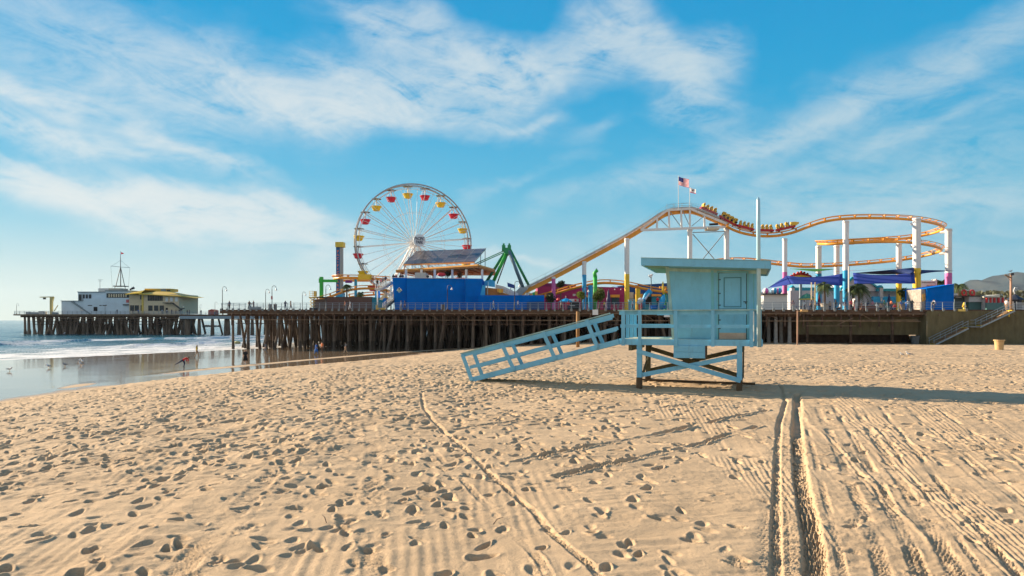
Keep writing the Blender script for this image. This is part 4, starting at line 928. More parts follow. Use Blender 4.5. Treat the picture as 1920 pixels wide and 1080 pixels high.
# ------------------------------------------------------------------ helpers for things standing on the pier
def DP(px, py, dY=0): return P(px, py, YF(px)+dY)           # dY metres behind the pier edge
def footing(px, dY): v = DP(px, 0, dY); v.z = dzz(v.x); return v
def pbox(px0, px1, py0, py1, dY, dep, m_, nm, par, mb=None, only=False):
    q = mb or MB(); Y = YF((px0+px1)/2)+dY
    q.bx((px0-960)/1280*Y, (px1-960)/1280*Y, Y, Y+dep, (600-py1)/1280*Y+CZ, (600-py0)/1280*Y+CZ)
    return q if only else obj(nm, q, m_, par)
def ppoly(pts, dY, dep, m_, nm, par, mi=0):
    Y = YF(sum(p[0] for p in pts)/len(pts))+dY
    q = MB(); q.prism([P(a, b, Y) for a, b in pts], (0, dep, 0), mi); return obj(nm, q, m_, par)
def ptube(pts, r, dY, m_, nm, par, n=8, smooth=True):
    q = MB(); Y = YF(sum(p[0] for p in pts)/len(pts))+dY
    q.tube([P(a, b, Y) for a, b in pts], r, n); return obj(nm, q, m_, par, smooth=smooth)
def text(s, size, m_, nm, par, loc, rz=0, ext=.03, stretch=1.0):
    cu = bpy.data.curves.new('t', 'FONT'); cu.body = s; cu.size = size; cu.extrude = ext; cu.align_x = 'CENTER'; cu.align_y = 'CENTER'; cu.offset = size*.012
    t = bpy.data.objects.new('t', cu); COL.objects.link(t); dg = bpy.context.evaluated_depsgraph_get(); me = bpy.data.meshes.new_from_object(t.evaluated_get(dg))
    M = Matrix.Translation(Vector(loc)) @ Matrix.Rotation(rz, 4, 'Z') @ Matrix.Rotation(PI/2, 4, 'X') @ Matrix.Diagonal((stretch, 1, 1, 1))
    q = MB(); q.add([M @ v.co for v in me.vertices], [tuple(p.vertices) for p in me.polygons]); bpy.data.objects.remove(t); bpy.data.meshes.remove(me)
    return obj(nm, q, m_, par)
# ------------------------------------------------------------------ Ferris wheel
YW = 150.; CW = P(776.5, 455.5, YW); wa = math.radians(21); AX = Vector((math.sin(wa), -math.cos(wa), 0)); HX_ = Vector((math.cos(wa), math.sin(wa), 0)); UPV = Vector((0,0,1))
def WP(r, th, s): return CW + AX*s + HX_*(r*math.sin(th)) + UPV*(r*math.cos(th))
RW = 12.75
fw = thing('ferris_wheel', (CW.x, CW.y, 7.0), 'large white ferris wheel with red and yellow hanging gondolas', 'ferris wheel')
N_ = 80
for s in (1.0, -1.0):
    q = MB(); q.tube([WP(RW, 2*PI*k/N_, s) for k in range(N_+1)], .16, 6); obj('rim', q, mat('rim_grey_paint', (.36,.36,.36), .5), fw)
    q = MB(); q.tube([WP(RW-.75, 2*PI*k/N_, s) for k in range(N_+1)], .06, 5); obj('inner_ring', q, WHITE, fw)
    q = MB(); q.tube([WP(RW*.52, 2*PI*k/40, s*1.1) for k in range(41)], .035, 5); obj('light_ring', q, WHITE, fw)
    q = MB(); q.tube([CW+AX*(s*1.2), CW+AX*(s*1.65)], [.9, .7], 20); obj('hub_plate', q, WHITE, fw)
q = MB(); q.tube([CW-AX*3.2, CW+AX*4.85], .38, 12); obj('axle', q, WHITE, fw)
PH = math.radians(-6.5)
q = MB()
for k in range(40):
    th = PH+2*PI*k/40; q.tube([WP(RW-.1, th, 1), WP(RW-.1, th+(PI/40), -1)], .04, 4); 
obj('rim_lacing', q, WHITE, fw)
for k in range(20):
    th = PH+2*PI*k/20
    for s in (1, -1):
        q = MB(); q.tube([WP(.8, th-.03*s, s*1.35), WP(RW-.7, th, s)], .075, 5); obj('spoke', q, WHITE, fw)
        if s == 1:
            th2 = th+PI/20; q = MB(); q.tube([WP(.8, th2, s*1.35), WP(RW-.7, th2, s)], .045, 5); obj('spoke', q, WHITE, fw)
for sgn in (1, -1):
    for s in (2.6, -2.6):
        q = MB(); f_ = CW+AX*s*1.15+HX_*(sgn*7.4); f_.z = 6.7; q.tube([f_, CW+AX*s*.95], [.30, .20], 8); obj('support_leg', q, WHITE, fw)
m_ = [mat('hub_sign_face', (.66,.72,.76), .5, var=.03), WHITE]
SD = CW+AX*5.0
q = MB(); q.tube([SD-AX*.15, SD+AX*.1], 1.3, 32); sg = obj('hub_sign', q, m_[0], fw)
LET = mat('navy_letters', (.02,.035,.09), .5, var=.02)
for s_, dz_ in (('PACIFIC', .36), ('PARK', -.42)):
    text(s_, .92 if s_ == 'PACIFIC' else .95, LET, 'sign_lettering', sg, SD+AX*.14+Vector((0,0,dz_)), rz=wa, stretch=.66)
GY = mat('gondola_yellow', (.80,.55,.03), .35); GR = mat('gondola_red', (.62,.02,.05), .35); GCAN = mat('canopy_green_grey', (.17,.20,.16), .6); GPOLE = mat('gondola_pole', (.45,.42,.38), .4)
hasr = {1: 2, 5: 1, 19: 2, 16: 2, 3: 1}
for k in range(20):
    th = PH+2*PI*k/20; c = WP(RW-.55, th, 0); c0 = c+Vector((0,0,.15))
    g = MB(); prof = [(.5,-2.62),(.72,-2.55),(.9,-2.1),(1.1,-1.72),(1.18,-1.68),(1.18,-1.58),(1.0,-1.58),(.75,-2.2)]
    g.lathe(c0, prof, 12); tub = obj('gondola', g, GY if k % 2 == 0 else GR, fw)
    g = MB(); g.lathe(c0, [(1.08,-.08),(1.1,-.02),(.55,.1),(.1,.2)], 14); obj('canopy', g, GCAN, tub)
    g = MB()
    for a_ in (0, PI/2, PI, 3*PI/2): g.tube([c0+Vector((.75*math.cos(a_), .75*math.sin(a_), -1.7)), c0+Vector((.5*math.cos(a_), .5*math.sin(a_), 0))], .03, 4)
    g.tube([c0+Vector((0,0,-2.3)), c0+Vector((0,0,.3))], .05, 5); obj('hanger', g, GPOLE, tub)
    g = MB(); g.tube([WP(RW-.55, th, 1), WP(RW-.55, th, -1)], .06, 5); obj('pivot_bar', g, WHITE, tub)

# ------------------------------------------------------------------ roller coaster
rc = thing('roller_coaster', footing(1300, 22), 'yellow orange roller coaster with tall lift hill and double helix on white columns', 'roller coaster')
def cr(pts, n=8):
    pts = [Vector(p) for p in pts]; out = []
    for i in range(len(pts)-1):
        p0 = pts[max(i-1,0)]; p1 = pts[i]; p2 = pts[i+1]; p3 = pts[min(i+2, len(pts)-1)]
        for k in range(n):
            t = k/n; out.append(.5*((2*p1)+(-p0+p2)*t+(2*p0-5*p1+4*p2-p3)*t*t+(-p0+3*p1-3*p2+p3)*t*t*t))
    out.append(pts[-1]); return out
def resample(pts, step):
    out = [pts[0]]; acc = 0
    for a_, b_ in zip(pts, pts[1:]):
        d = (b_-a_).length
        while acc+d >= step:
            t = (step-acc)/d; a_ = a_+(b_-a_)*t; out.append(a_); d = (b_-a_).length; acc = 0
        acc += d
    return out
def frames(pts):
    fr = []
    for i in range(len(pts)):
        d = (pts[min(i+1,len(pts)-1)]-pts[max(i-1,0)]).normalized(); sd_ = d.cross(UPV).normalized(); fr.append((d, sd_, sd_.cross(d)))
    return fr
RAILM = mat('rail_dark_top', (.34,.12,.03), .45, .2)
def track(name, pts, spine=.26, gauge=.55, up=.62, tie=2.7, ms=ORANGE, mr=ORANGE, bank=None, box=False):
    p = resample(cr(pts), .45); fr = frames(p)
    q = MB(); q.tube(p, spine, 8) if not box else None
    if box:
        for i in range(0, len(p)-2, 2): q.bar(p[i], p[min(i+2, len(p)-1)]+fr[i][0]*.02, spine*1.7, spine*2.2)
    obj(name+'_spine', q, ms, rc, smooth=not box)
    for sg_ in (1, -1):
        q = MB(); q.tube([a_+f_[1]*gauge*sg_+f_[2]*up for a_, f_ in zip(p, fr)], .075, 6); obj(name+'_rail', q, mr, rc, smooth=True)
    k = max(1, int(tie/.45))
    for i in range(0, len(p), k):
        a_, f_ = p[i], fr[i]; q = MB()
        for sg_ in (1, -1): q.bar(a_+f_[2]*.1, a_+f_[1]*gauge*sg_+f_[2]*(up-.03), .07, .20, up=f_[0])
        q.bar(a_+f_[1]*gauge+f_[2]*(up-.08), a_-f_[1]*gauge+f_[2]*(up-.08), .08, .08)
        obj('track_tie', q, ms, rc)
    return p, fr
def PY(px, py, Y): return P(px, py, Y)
# lift hill: orange box beam under a white walkway
YL = 132.
lift = [(960,558),(1000,538.5),(1045,516),(1095,489.5),(1140,465.5),(1180,443.5),(1215,422),(1240,405.5),(1256,399),(1280,396),(1300,396.5),(1322,404),(1345,414),(1367,424)]
lp = [PY(a, b, YL+(a-960)*.008) for a, b in lift]
p = resample(cr(lp), .9); fr = frames(p)
q = MB()
for i in range(len(p)-1): q.bar(p[i]-fr[i][2]*.08, p[i+1]-fr[i][2]*.08+fr[i][0]*.03, .8, .82, up=fr[i][2])
obj('lift_beam', q, ORANGE, rc)
q = MB()
for i in range(len(p)-1): q.bar(p[i]+fr[i][2]*.62-Vector((0,.75,0)), p[i+1]+fr[i][2]*.62+fr[i][0]*.03-Vector((0,.75,0)), .06, .26, up=fr[i][2]); q.bar(p[i]+fr[i][2]*.4-Vector((0,.55,0)), p[i+1]+fr[i][2]*.4+fr[i][0]*.02-Vector((0,.55,0)), .5, .08, up=fr[i][2])
obj('lift_walkway', q, mat('walkway_pale_grey', (.46,.46,.45), .6), rc)
for sg_ in (1, -1):
    q = MB(); q.tube([a_+f_[1]*.5*sg_+f_[2]*.5 for a_, f_ in zip(p, fr)], .07, 6); obj('lift_rail', q, ORANGE, rc)
q = MB()
for h in (.95, 1.45): q.tube([a_+Vector((0,-.85,h)) for a_ in p], .022, 4)
for i in range(0, len(p), 2): q.tube([p[i]+Vector((0,-.85,.4)), p[i]+Vector((0,-.85,1.47))], .022, 4)
obj('walkway_handrail', q, GREY, rc)
q = MB()
for i in range(len(p)):
    if i % 1 == 0: q.bar(p[i]+fr[i][2]*.34+Vector((0,-.8,0)), p[i]+fr[i][2]*.34+Vector((0,.5,0)), .06, .06)
obj('walkway_ties', q, WHITE, rc)
# crest truss
def rct(a, b, r, Y, m_=WHITE, nm='truss_bar', n=6): 
    q = MB(); q.bar(PY(*a, Y), PY(*b, Y), r*2, r*2); return obj(nm, q, m_, rc)
for Y in (YL+1.6, YL+3.4):
    rct((1201,431.5), (1362,425.5), .22, Y, nm='truss_chord'); rct((1252,394), (1294,391.5), .2, Y, nm='truss_chord'); rct((1294,391.5), (1366,421), .2, Y, nm='truss_chord'); rct((1201,431), (1252,394), .18, Y, nm='truss_chord')
    for a, b in (((1232,408), (1232,429)), ((1254,395), (1255,430)), ((1277,393), (1278,429)), ((1293.5,392), (1293.5,428)), ((1320.5,404), (1321,427))): rct(a, b, .16, Y, nm='truss_post')
    for a, b in (((1257,398), (1276,424)), ((1280,395), (1292,421)), ((1320,405), (1297,424)), ((1236,409), (1252,425))): rct(a, b, .06, Y, GREY, 'truss_brace')
q = MB()
for h in (0, -4.5, -9):
    q.tube([PY(1250, 391+h*.9, YL+1), PY(1292, 389+h*.9, YL+1), PY(1368, 417+h*.9, YL+1)] if h else [PY(1250, 390, YL+1), PY(1292, 388, YL+1)], .025, 4)
for a in (1250, 1264, 1278, 1292, 1308, 1324, 1340, 1356, 1367):
    b = 390 if a <= 1292 else 389+(a-1292)*.37; q.tube([PY(a, b+3, YL+1), PY(a, b-8, YL+1)], .025, 4)
obj('crest_handrail', q, GREY, rc)
q = MB(); q.bx(*[PY(1328, 0, YL).x, PY(1350, 0, YL).x], YL+.5, YL+2.5, PY(0, 430, YL).z, PY(0, 426, YL).z); obj('lift_motor_platform', q, TAN, rc)
q = MB(); q.tube([PY(1330, 421, YL+1), PY(1346, 420, YL+1)], .22, 8); obj('lift_motor', q, DGREY, rc)
for a, b in (((1299, 436), (1358, 434)), ((1299, 439), (1342, 489)), ((1357, 438), (1315, 489)), ((1315, 489), (1299, 510)), ((1342, 489), (1358, 510))): rct(a, b, .075, YL+2, GREY, 'cross_brace')
# main circuit after the drop
YA, YB_ = 129., 148.
def cp(l): return [PY(a, b, Y) for a, b, Y in l]
c1 = [(1362,424,133),(1375,431,133),(1392,437,132.7),(1415,441.5,132.4),(1440,443,132),(1465,441,131.5),(1490,435,131),(1515,425.5,130.5),(1540,417,130),(1570,411.5,129.6),(1610,409,129.2),(1655,409,129),(1700,411,129.6),(1735,415.5,131.5),(1760,421.5,135),(1769,427,139),(1762,433,143.5),(1738,440,147),(1700,446.5,148.5),(1655,450.5,148.5),(1610,453,148),(1570,455,146.5),(1545,456.5,143.5),(1534,457,139),(1540,457.5,134),(1560,457.5,131),(1600,455.5,129.5),(1650,453.5,129),(1695,454,129.5),(1732,458,131.5),(1757,463.5,135),(1765,469,139),(1755,474,143.5),(1728,481,147),(1690,487.5,148.5),(1640,493,148.5),(1590,497,148),(1540,499.5,147),(1505,500,146),(1470,497,145),(1435,493,144),(1400,489.5,143),(1365,489.5,142),(1330,494,141),(1290,505,140),(1250,520,139.5)]
tp, tf = track('circuit', cp(c1))
c2 = [(1000,562,139),(1043,550,137),(1066,543,136),(1090,537,135),(1112,532.5,134.5),(1133,530.5,134),(1155,531.5,133.6),(1178,534.5,133.3),(1200,539.5,133),(1225,544.5,133),(1250,547.5,133),(1275,549,133.5)]
track('low_hump', cp(c2))
c3 = [(596,563,139),(620,556,140),(640,548.5,141),(658,543.5,142),(680,541,143),(705,541.5,144),(730,545,145)]
track('seaward_hump', cp(c3), spine=.24)
c4 = [(700,526,158),(670,526,158.5),(645,526,158),(630,524,156),(627,522.5,152),(632,521.5,147.5),(650,521,146),(690,522,146),(735,525,147)]
track('seaward_turn', cp(c4), spine=.28)
c5 = [(655,557,150),(690,553.5,150),(720,552,150),(760,554,150)]
track('lower_turn', cp(c5), spine=.2)
# columns
def column(px, y0, y1, Y, d, low, yp, nm='support_column', brk=None):
    q = MB(); b_ = PY(px, y1, Y); b_.z = max(dzz(b_.x)-.1, b_.z) if y1 < 575 else dzz(b_.x)-.1
    t_ = PY(px, y0, Y); mz = PY(px, yp, Y).z; r = d/2
    q.tube([(t_.x, Y, mz), (t_.x, Y, t_.z)], r, 14, 0); q.tube([(t_.x, Y, b_.z), (t_.x, Y, mz-.002)], r+.012, 14, 1)
    q.tube([(t_.x, Y, t_.z-.35), (t_.x, Y, t_.z-.2)], r*1.18, 14, 0)
    o = obj(nm, q, [WHITE, low], rc, smooth=False)
    return o
for px, y0, yp, Y, d, low in ((1175.5,447,514,131.5,.95,YEL), (1095.5,490,515,132,.8,SKYB), (1038,519,523,132,.72,PINK), (1293.5,430,700,134,.95,WHITE), (1362.5,427,700,134,.98,WHITE),
    (1471.5,447,510,131.5,.88,PINK), (1535,461,513,140,1.1,SKYB), (1569,460,516,148,1.1,SKYB), (1586,414,507,129.7,1.08,SKYB), (1685.5,456,510,147,1.1,YEL), (1719,409,503,126.5,1.35,YEL), (1778.5,429,512,139,1.25,PINK)):
    column(px, y0, 580, Y, d, low, yp)
for a, b, Y in (((1719,420), (1709,420), 126.6), ((1719,460), (1709,461), 126.6), ((1778,434), (1763,436), 139), ((1778,474), (1762,476), 139), ((1586,456), (1600,456), 130), ((1685,486), (1690,490), 147)):
    q = MB(); q.tube([PY(*a, Y), PY(*b, Y+1.2)], .28, 8); obj('bracket_arm', q, WHITE, rc)
for px, y0, Y, m_, d in ((1107,535,134.6,SKYB,.95), (1197,541,133.2,YEL,.75), (667,523,147,SKYB,.62), (1194,541,133.2,YEL,.5), (1247,549,134,GREEN,.5), (707,545,144.5,SKYB,.8)):
    q = MB(); b_ = PY(px, 0, Y); q.tube([(b_.x, Y, dzz(b_.x)-.1), (b_.x, Y, PY(0, y0, Y).z)], d/2, 12); obj('support_column', q, m_, rc)
q = MB(); q.bx(PY(672,0,145).x, PY(695,0,145).x, 144.6, 146.8, PY(0,524.5,145).z, PY(0,514.5,145).z); obj('yellow_maintenance_box', q, YEL, rc)
q = MB(); q.bx(PY(643,0,145).x, PY(655,0,145).x, 147, 147.6, PY(0,529.5,145).z, PY(0,524.5,145).z); obj('purple_panel', q, PURPLE, rc)
# green gantry
gg = thing('green_gantry', footing(602, 22), 'bright green steel post and beam gantry beside the drop tower', 'gantry')
pbox(599, 604.5, 519, 576, 22, .8, LGREEN, 'post', gg); pbox(604.5, 632, 524, 529, 22.1, .6, LGREEN, 'beam', gg); pbox(597.6, 599, 522, 530, 22.1, .6, LGREEN, 'flange', gg)
# ------------------------------------------------------------------ train
tr = thing('coaster_train', PY(1400, 425, 132), 'red and yellow roller coaster train of five cars rolling down the first drop', 'coaster train')
TRR = mat('train_red', (.42,.015,.03), .35); TRY = mat('train_yellow_seat', (.72,.42,.03), .5); TRD_ = mat('train_dark', (.03,.02,.02), .6)
allp = [a_ for a_ in p if a_.x > PY(1296,0,YL).x][:-1] ; allp = resample(allp + tp, .3); 
def at_px(px):
    for i, a_ in enumerate(allp):
        if (a_.x/a_.y*1280+960) >= px: return i
SEATS = {}
def car(px0, px1, seats, nose=False):
    i0, i1 = at_px(px0), at_px(px1); A = allp[i0]; B = allp[i1]; d = (B-A).normalized(); sd_ = d.cross(UPV).normalized(); up = sd_.cross(d)
    L = (B-A).length; O = A+up*.72
    M = Matrix((d, -sd_, up)).transposed()
    def T(v): return O + M @ Vector(v)
    q = MB(); 
    q.add([T(v) for v in ((-.1,-.62,.12),(-.1,.62,.12),(L+.05,.62,.12),(L+.05,-.62,.12),(-.18,-.68,.55),(-.18,.68,.55),(L+.12,.68,.5),(L+.12,-.68,.5))], [(0,1,2,3),(4,7,6,5),(0,4,5,1),(1,5,6,2),(2,6,7,3),(3,7,4,0)])
    c_ = obj('car', q, TRR, tr)
    q = MB()
    for x in (.35, L-.35):
        for y in (-.55, .55): q.tube([T((x, y-.06, .0)), T((x, y+.06, .0))], .15, 8)
    obj('wheels', q, TRD_, c_)
    for k in range(seats):
        x = (k+.18)*L/(seats+(0 if not nose else .9))
        q = MB(); 
        for y in (-.33, .33):
            q.prism([T((x,y-.27,.5)), T((x+.42,y-.27,.5)), T((x+.34,y-.27,.75)), T((x+.26,y-.27,1.38)), T((x+.02,y-.27,1.46)), T((x-.08,y-.27,1.3))], sd_*(-.54))
        s_ = obj('seat', q, TRY, c_)
        q = MB(); q.prism([T((x+.34,-.58,.72)), T((x+.46,-.58,.66)), T((x+.46,-.58,.86)), T((x+.34,-.58,.92))], sd_*(-1.16)); q.prism([T((x-.04,-.62,1.05)), T((x+.24,-.62,1.0)), T((x+.24,-.62,1.12)), T((x-.04,-.62,1.17))], sd_*(-.02)); obj('lap_bar', q, TRD_, s_)
        SEATS[(px0, k)] = (T((x+.33, -.33, .62)), T((x+.33, .33, .62)), d)
    if nose:
        q = MB(); x = L-.05; q.add([T(v) for v in ((x-.5,-.6,.5),(x-.5,.6,.5),(x-.5,.55,1.25),(x-.5,-.55,1.25),(x+.5,-.45,.45),(x+.5,.45,.45),(x+.3,.4,1.15),(x+.3,-.4,1.15),(x+1.05,-.12,.75),(x+1.05,.12,.75),(x+.95,.1,.95),(x+.95,-.1,.95))],
            [(0,1,2,3),(0,4,5,1),(4,8,9,5),(3,2,6,7),(7,6,10,11),(0,3,7,4),(1,5,6,2),(4,7,11,8),(5,9,10,6),(8,11,10,9)]); obj('nose_cone', q, [TRY], c_)
for px0, px1, n, ns in ((1309,1337,4,0), (1345,1373,4,0), (1379,1409,4,0), (1416,1447,4,0), (1456,1490,3,1)): car(px0, px1, n, ns)

# ------------------------------------------------------------------ drop tower
dt = thing('drop_tower', footing(635, 30), 'slim blue drop tower with a yellow square cap and a column of orange letters', 'drop tower')
pbox(630, 637, 462, 576, 29, 1.0, mat('tower_blue', (.01,.10,.30), .5), 'mast', dt); pbox(637, 641.5, 462, 576, 29.1, 1.1, GREY, 'guide_column', dt); pbox(628.5, 643.5, 453.5, 463, 28.6, 1.9, mat('cap_yellow', (.60,.46,.06), .5), 'cap', dt)
OL = mat('orange_letters', (.85,.20,.05), .5)
for i, ch in enumerate('PACIFIC'): v = DP(633.4, 471.5+i*6.6, 28.96); text(ch, .72, OL, 'letter', dt, v, ext=.02)
for i, ch in enumerate('PARK'): v = DP(633.4, 521+i*7.2, 28.96); text(ch, .72, OL, 'letter', dt, v, ext=.02)
pbox(629.5, 642.5, 549, 558, 28.3, 2.2, SKYB, 'seat_ring', dt)

# ------------------------------------------------------------------ scissor lift, brown wall, ramp
sl = thing('scissor_lift', footing(588, 6), 'small yellow scissor lift platform standing behind the deck railing', 'scissor lift')
LY = mat('lift_yellow', (.60,.42,.10), .6)
q = MB()
for px in (580, 586, 592):
    for dy in (0, 1.1): q.tube([DP(px, 558, 6+dy), DP(px, 546, 6+dy)], .035, 4)
for py in (546, 550, 554): q.tube([DP(580, py, 6), DP(592, py, 6)], .03, 4); q.tube([DP(580, py, 7.1), DP(592, py, 7.1)], .03, 4)
obj('guard_rail', q, LY, sl); pbox(579, 593, 557, 559, 5.9, 1.3, LY, 'platform', sl); pbox(588, 593, 546, 556, 6.2, .4, LY, 'control_box', sl)
for i in range(3): ptube([(581, 559+i*6), (591, 565+i*6)], .07, 6.3, LY, 'scissor_arm', sl, 5); ptube([(591, 559+i*6), (581, 565+i*6)], .07, 6.6, LY, 'scissor_arm', sl, 5)
pbox(580, 592, 577, 581, 6, 1.2, DGREY, 'base', sl)
bw = thing('brown_board_wall', footing(645, 8), 'low brown board wall building below the seaward coaster hump', 'wall')
pbox(613, 697, 557.5, 581.5, 8, 9, BROWNW, 'wall', bw); ppoly([(587, 561.5), (613, 560), (613, 581.5), (587, 581.5)], 8.3, 7, mat('grey_brown_wall', (.16,.13,.12), .9), 'wall', bw); pbox(586, 697.5, 556.6, 557.4, 7.9, 9.2, PW, 'coping', bw)
tb = thing('teal_booth', footing(703, 9), 'plain teal blue booth between the brown wall and the white ramp', 'booth')
pbox(697.5, 718, 559, 581.5, 9, 4, mat('booth_teal', (.005,.20,.30), .6), 'wall', tb); pbox(703, 709, 545, 559, 9.5, 2, SKYB, 'pylon', tb); pbox(697, 718.5, 558, 559, 8.9, 4.3, TEAL, 'roof', tb)
wr = thing('boarding_ramp', footing(722, 5), 'white railed loading platform and stair at the foot of the ferris wheel', 'ramp')
ppoly([(702, 543), (712, 543), (733, 531), (733, 527), (712, 540), (702, 541)], 6, 2.5, OFFW, 'platform_edge', wr)
ppoly([(716, 581), (738, 563), (738, 558), (716, 577)], 4, 3, mat('ramp_grey', (.30,.31,.31), .7), 'stair_flight', wr)
for px in (708, 733): ptube([(px, 581), (px, 540)], .12, 6.5, WHITE, 'post', wr)
q = MB()
for i in range(8):
    px = 704+i*4.2; pt = 541-max(0, (px-712))*.58; q.tube([DP(px, pt, 6), DP(px, pt-8.5, 6)], .03, 4)
for h in (8.5, 5.5, 3): q.tube([DP(704, 541-h, 6), DP(712, 541-h, 6), DP(734, 528-h, 6)], .03, 4)
obj('handrail', q, WHITE, wr)
q = MB()
for i in range(7):
    px = 717+i*3.4; q.tube([DP(px, 580-i*2.9, 4), DP(px, 570-i*2.9, 4)], .03, 4)
for h in (0, 3, 6, 9): q.tube([DP(717, 579-h, 4), DP(738, 561.5-h, 4)], .03, 4)
obj('handrail', q, OFFW, wr)
ppoly([(711, 561), (722, 549), (726, 551), (716, 563)], 7, .5, TAN, 'slanted_panel', wr); ppoly([(722, 548), (738, 556), (738, 560), (722, 552)], 7, .4, OFFW, 'slanted_panel', wr)
yb = thing('yellow_bollard_bench', footing(710, 1.5), 'small tan bench and bollard by the foot of the white stair', 'bench')
pbox(704.5, 707.5, 572, 581, 1.5, .4, LY, 'bollard', yb); pbox(707.5, 722, 577, 580.5, 1.5, .6, LY, 'seat', yb)
# ------------------------------------------------------------------ blue building with canopy and solar panels
bb = thing('blue_building', footing(820, 5), 'tall plain cobalt blue building wall with a small diamond sign on the pier', 'building')
ppoly([(735.5, 520.5), (762, 521), (762, 581), (740.5, 581)], 5, 16, BLUE, 'wall', bb)
ppoly([(762.4, 521.5), (872, 522.5), (872, 581), (762.4, 581)], 5.05, 16, BLUE, 'wall', bb)
ppoly([(872.3, 522.5), (905, 523), (901, 553.5), (896, 581), (872.3, 581)], 5, 14, BLUE, 'wall', bb)
ppoly([(735, 519.8), (905.5, 522.2), (905.5, 523), (735, 520.6)], 4.9, .3, OFFW, 'coping', bb)
ppoly([(897, 553.5), (1020.5, 553.5), (1020.5, 581), (896, 581)], 4.7, 5, BLUE, 'low_wall', bb)
ppoly([(988, 566), (1020, 565), (1020, 581), (988, 581)], 4.6, .1, mat('deep_blue_panel', (.008,.06,.20), .6), 'panel', bb)
ppoly([(904.5, 535), (909.5, 535), (909, 553.4), (900.5, 553.4)], 5.2, 3, SKYB, 'sunlit_tone_end', bb)  # lighter blue stands in for sunlight on the slanted end
v = [(748.5, 538.5), (754, 544), (748.5, 549.5), (743.5, 544)]
ds = ppoly(v, 4.86, .12, mat('diamond_sign_white', (.68,.66,.60), .5), 'diamond_sign', bb); ppoly([(745, 545), (752.5, 544.6), (752.5, 545.8), (745, 546.2)], 4.8, .05, GREEN, 'sign_stripe', bb); ppoly([(747.3, 540.3), (749.8, 540.3), (749.8, 543.3), (747.3, 543.3)], 4.8, .05, DGREY, 'sign_mark', bb); ppoly([(746, 547.2), (751, 547), (749, 548.6)], 4.8, .05, SKYB, 'sign_mark', bb)
pbox(826.5, 828.5, 570, 580, 4.4, .5, OFFW, 'white_cabinet', bb); pbox(829, 833, 570.5, 581, 4.3, .55, BROWNW, 'brown_cabinet', bb)
cn_ = thing('terrace_canopy', footing(830, 16), 'orange edged flat canopy on white posts above the blue building terrace', 'canopy')
A = P(742.5, 504.5, 141); B = P(896, 501.5, 127); C = P(927.5, 504.5, 139); D = Vector((A.x+8, 150, A.z)); E = Vector((C.x, 150, A.z))
zc = B.z
q = MB(); pl = [Vector((v_.x, v_.y, zc)) for v_ in (A, B, C, E, D)]; q.prism(pl, (0, 0, .55)); obj('canopy_roof', q, ORB, cn_)
q = MB(); 
for a_, b_ in ((A, B), (B, C)):
    a2 = Vector((a_.x, a_.y-.1, zc+.45)); b2 = Vector((b_.x, b_.y-.1, zc+.45)); q.bar(a2, b2, .12, .28)
obj('canopy_fascia', q, ORANGE, cn_)
for i, t in enumerate(np.linspace(.05, .95, 12)):
    a_ = A+(B-A)*t; q = MB(); q.bar((a_.x+.1, a_.y+.3, zc-.13), (a_.x+2, a_.y+12, zc-.13), .14, .24); obj('canopy_beam', q, ORB, cn_)
for px, dY in ((761, 12), (815, 8.5), (874, 5.5), (904, 9), (848, 16), (790, 16)): pbox(px-2.0, px+2.0, 505, 524, dY, .45, OFFW, 'post', cn_)
sp_ = thing('solar_array', P(830, 494, 132), 'tilted rack of dark solar panels above the terrace canopy', 'solar panels')
BL = P(757, 495, 139); BR = P(889.5, 490.5, 128.5); TR = P(911, 465.5, 135.5); TL = P(781, 470.5, 146)
PVM = mat('solar_cells', (.10,.085,.09), .30, .2, var=.12, scale=.4, spec=.6)
nv, nu = 2, 7
for j in range(nv):
    for i in range(nu):
        def bl(u, v_): return (BL*(1-u)+BR*u)*(1-v_)+(TL*(1-u)+TR*u)*v_
        u0, u1, v0, v1 = i/nu+.004, (i+1)/nu-.004, j/nv+.01, (j+1)/nv-.01
        nrm = (BR-BL).cross(TL-BL).normalized(); q = MB(); q.prism([bl(u0,v0), bl(u1,v0), bl(u1,v1), bl(u0,v1)], nrm*-.12); obj('solar_panel', q, PVM, sp_)
q = MB()
for v_ in (.02, .5, .98): q.bar(bl(0, v_)-nrm*.1, bl(1, v_)-nrm*.1, .12, .14)
for i in range(nu+1): q.bar(bl(i/nu, 0)-nrm*.1+nrm*.03, bl(i/nu, 1)-nrm*.1+nrm*.03, .07, .2)
obj('rack_frame', q, GREY, sp_)
q = MB(); q.bar(BL+Vector((0,-.1,-.2)), BR+Vector((0,-.1,-.2)), .14, .28); obj('rack_edge_beam', q, ORB, sp_)
for i in range(9):
    t = i/8; a_ = BL+(BR-BL)*t; q = MB(); q.bar((a_.x, a_.y+1, zc+.5), a_+Vector((0,.2,-.2)), .1, .1); q.bar((a_.x+1.2, a_.y+1, zc+.5), a_+Vector((-.2,.2,-.2)), .08, .08); obj('rack_strut', q, WHITE, sp_)
for t in (.93, .99): a_ = TL+(TR-TL)*t; q = MB(); q.tube([a_, (a_.x, a_.y, zc)], .07, 6); obj('rack_post', q, GREY, sp_)
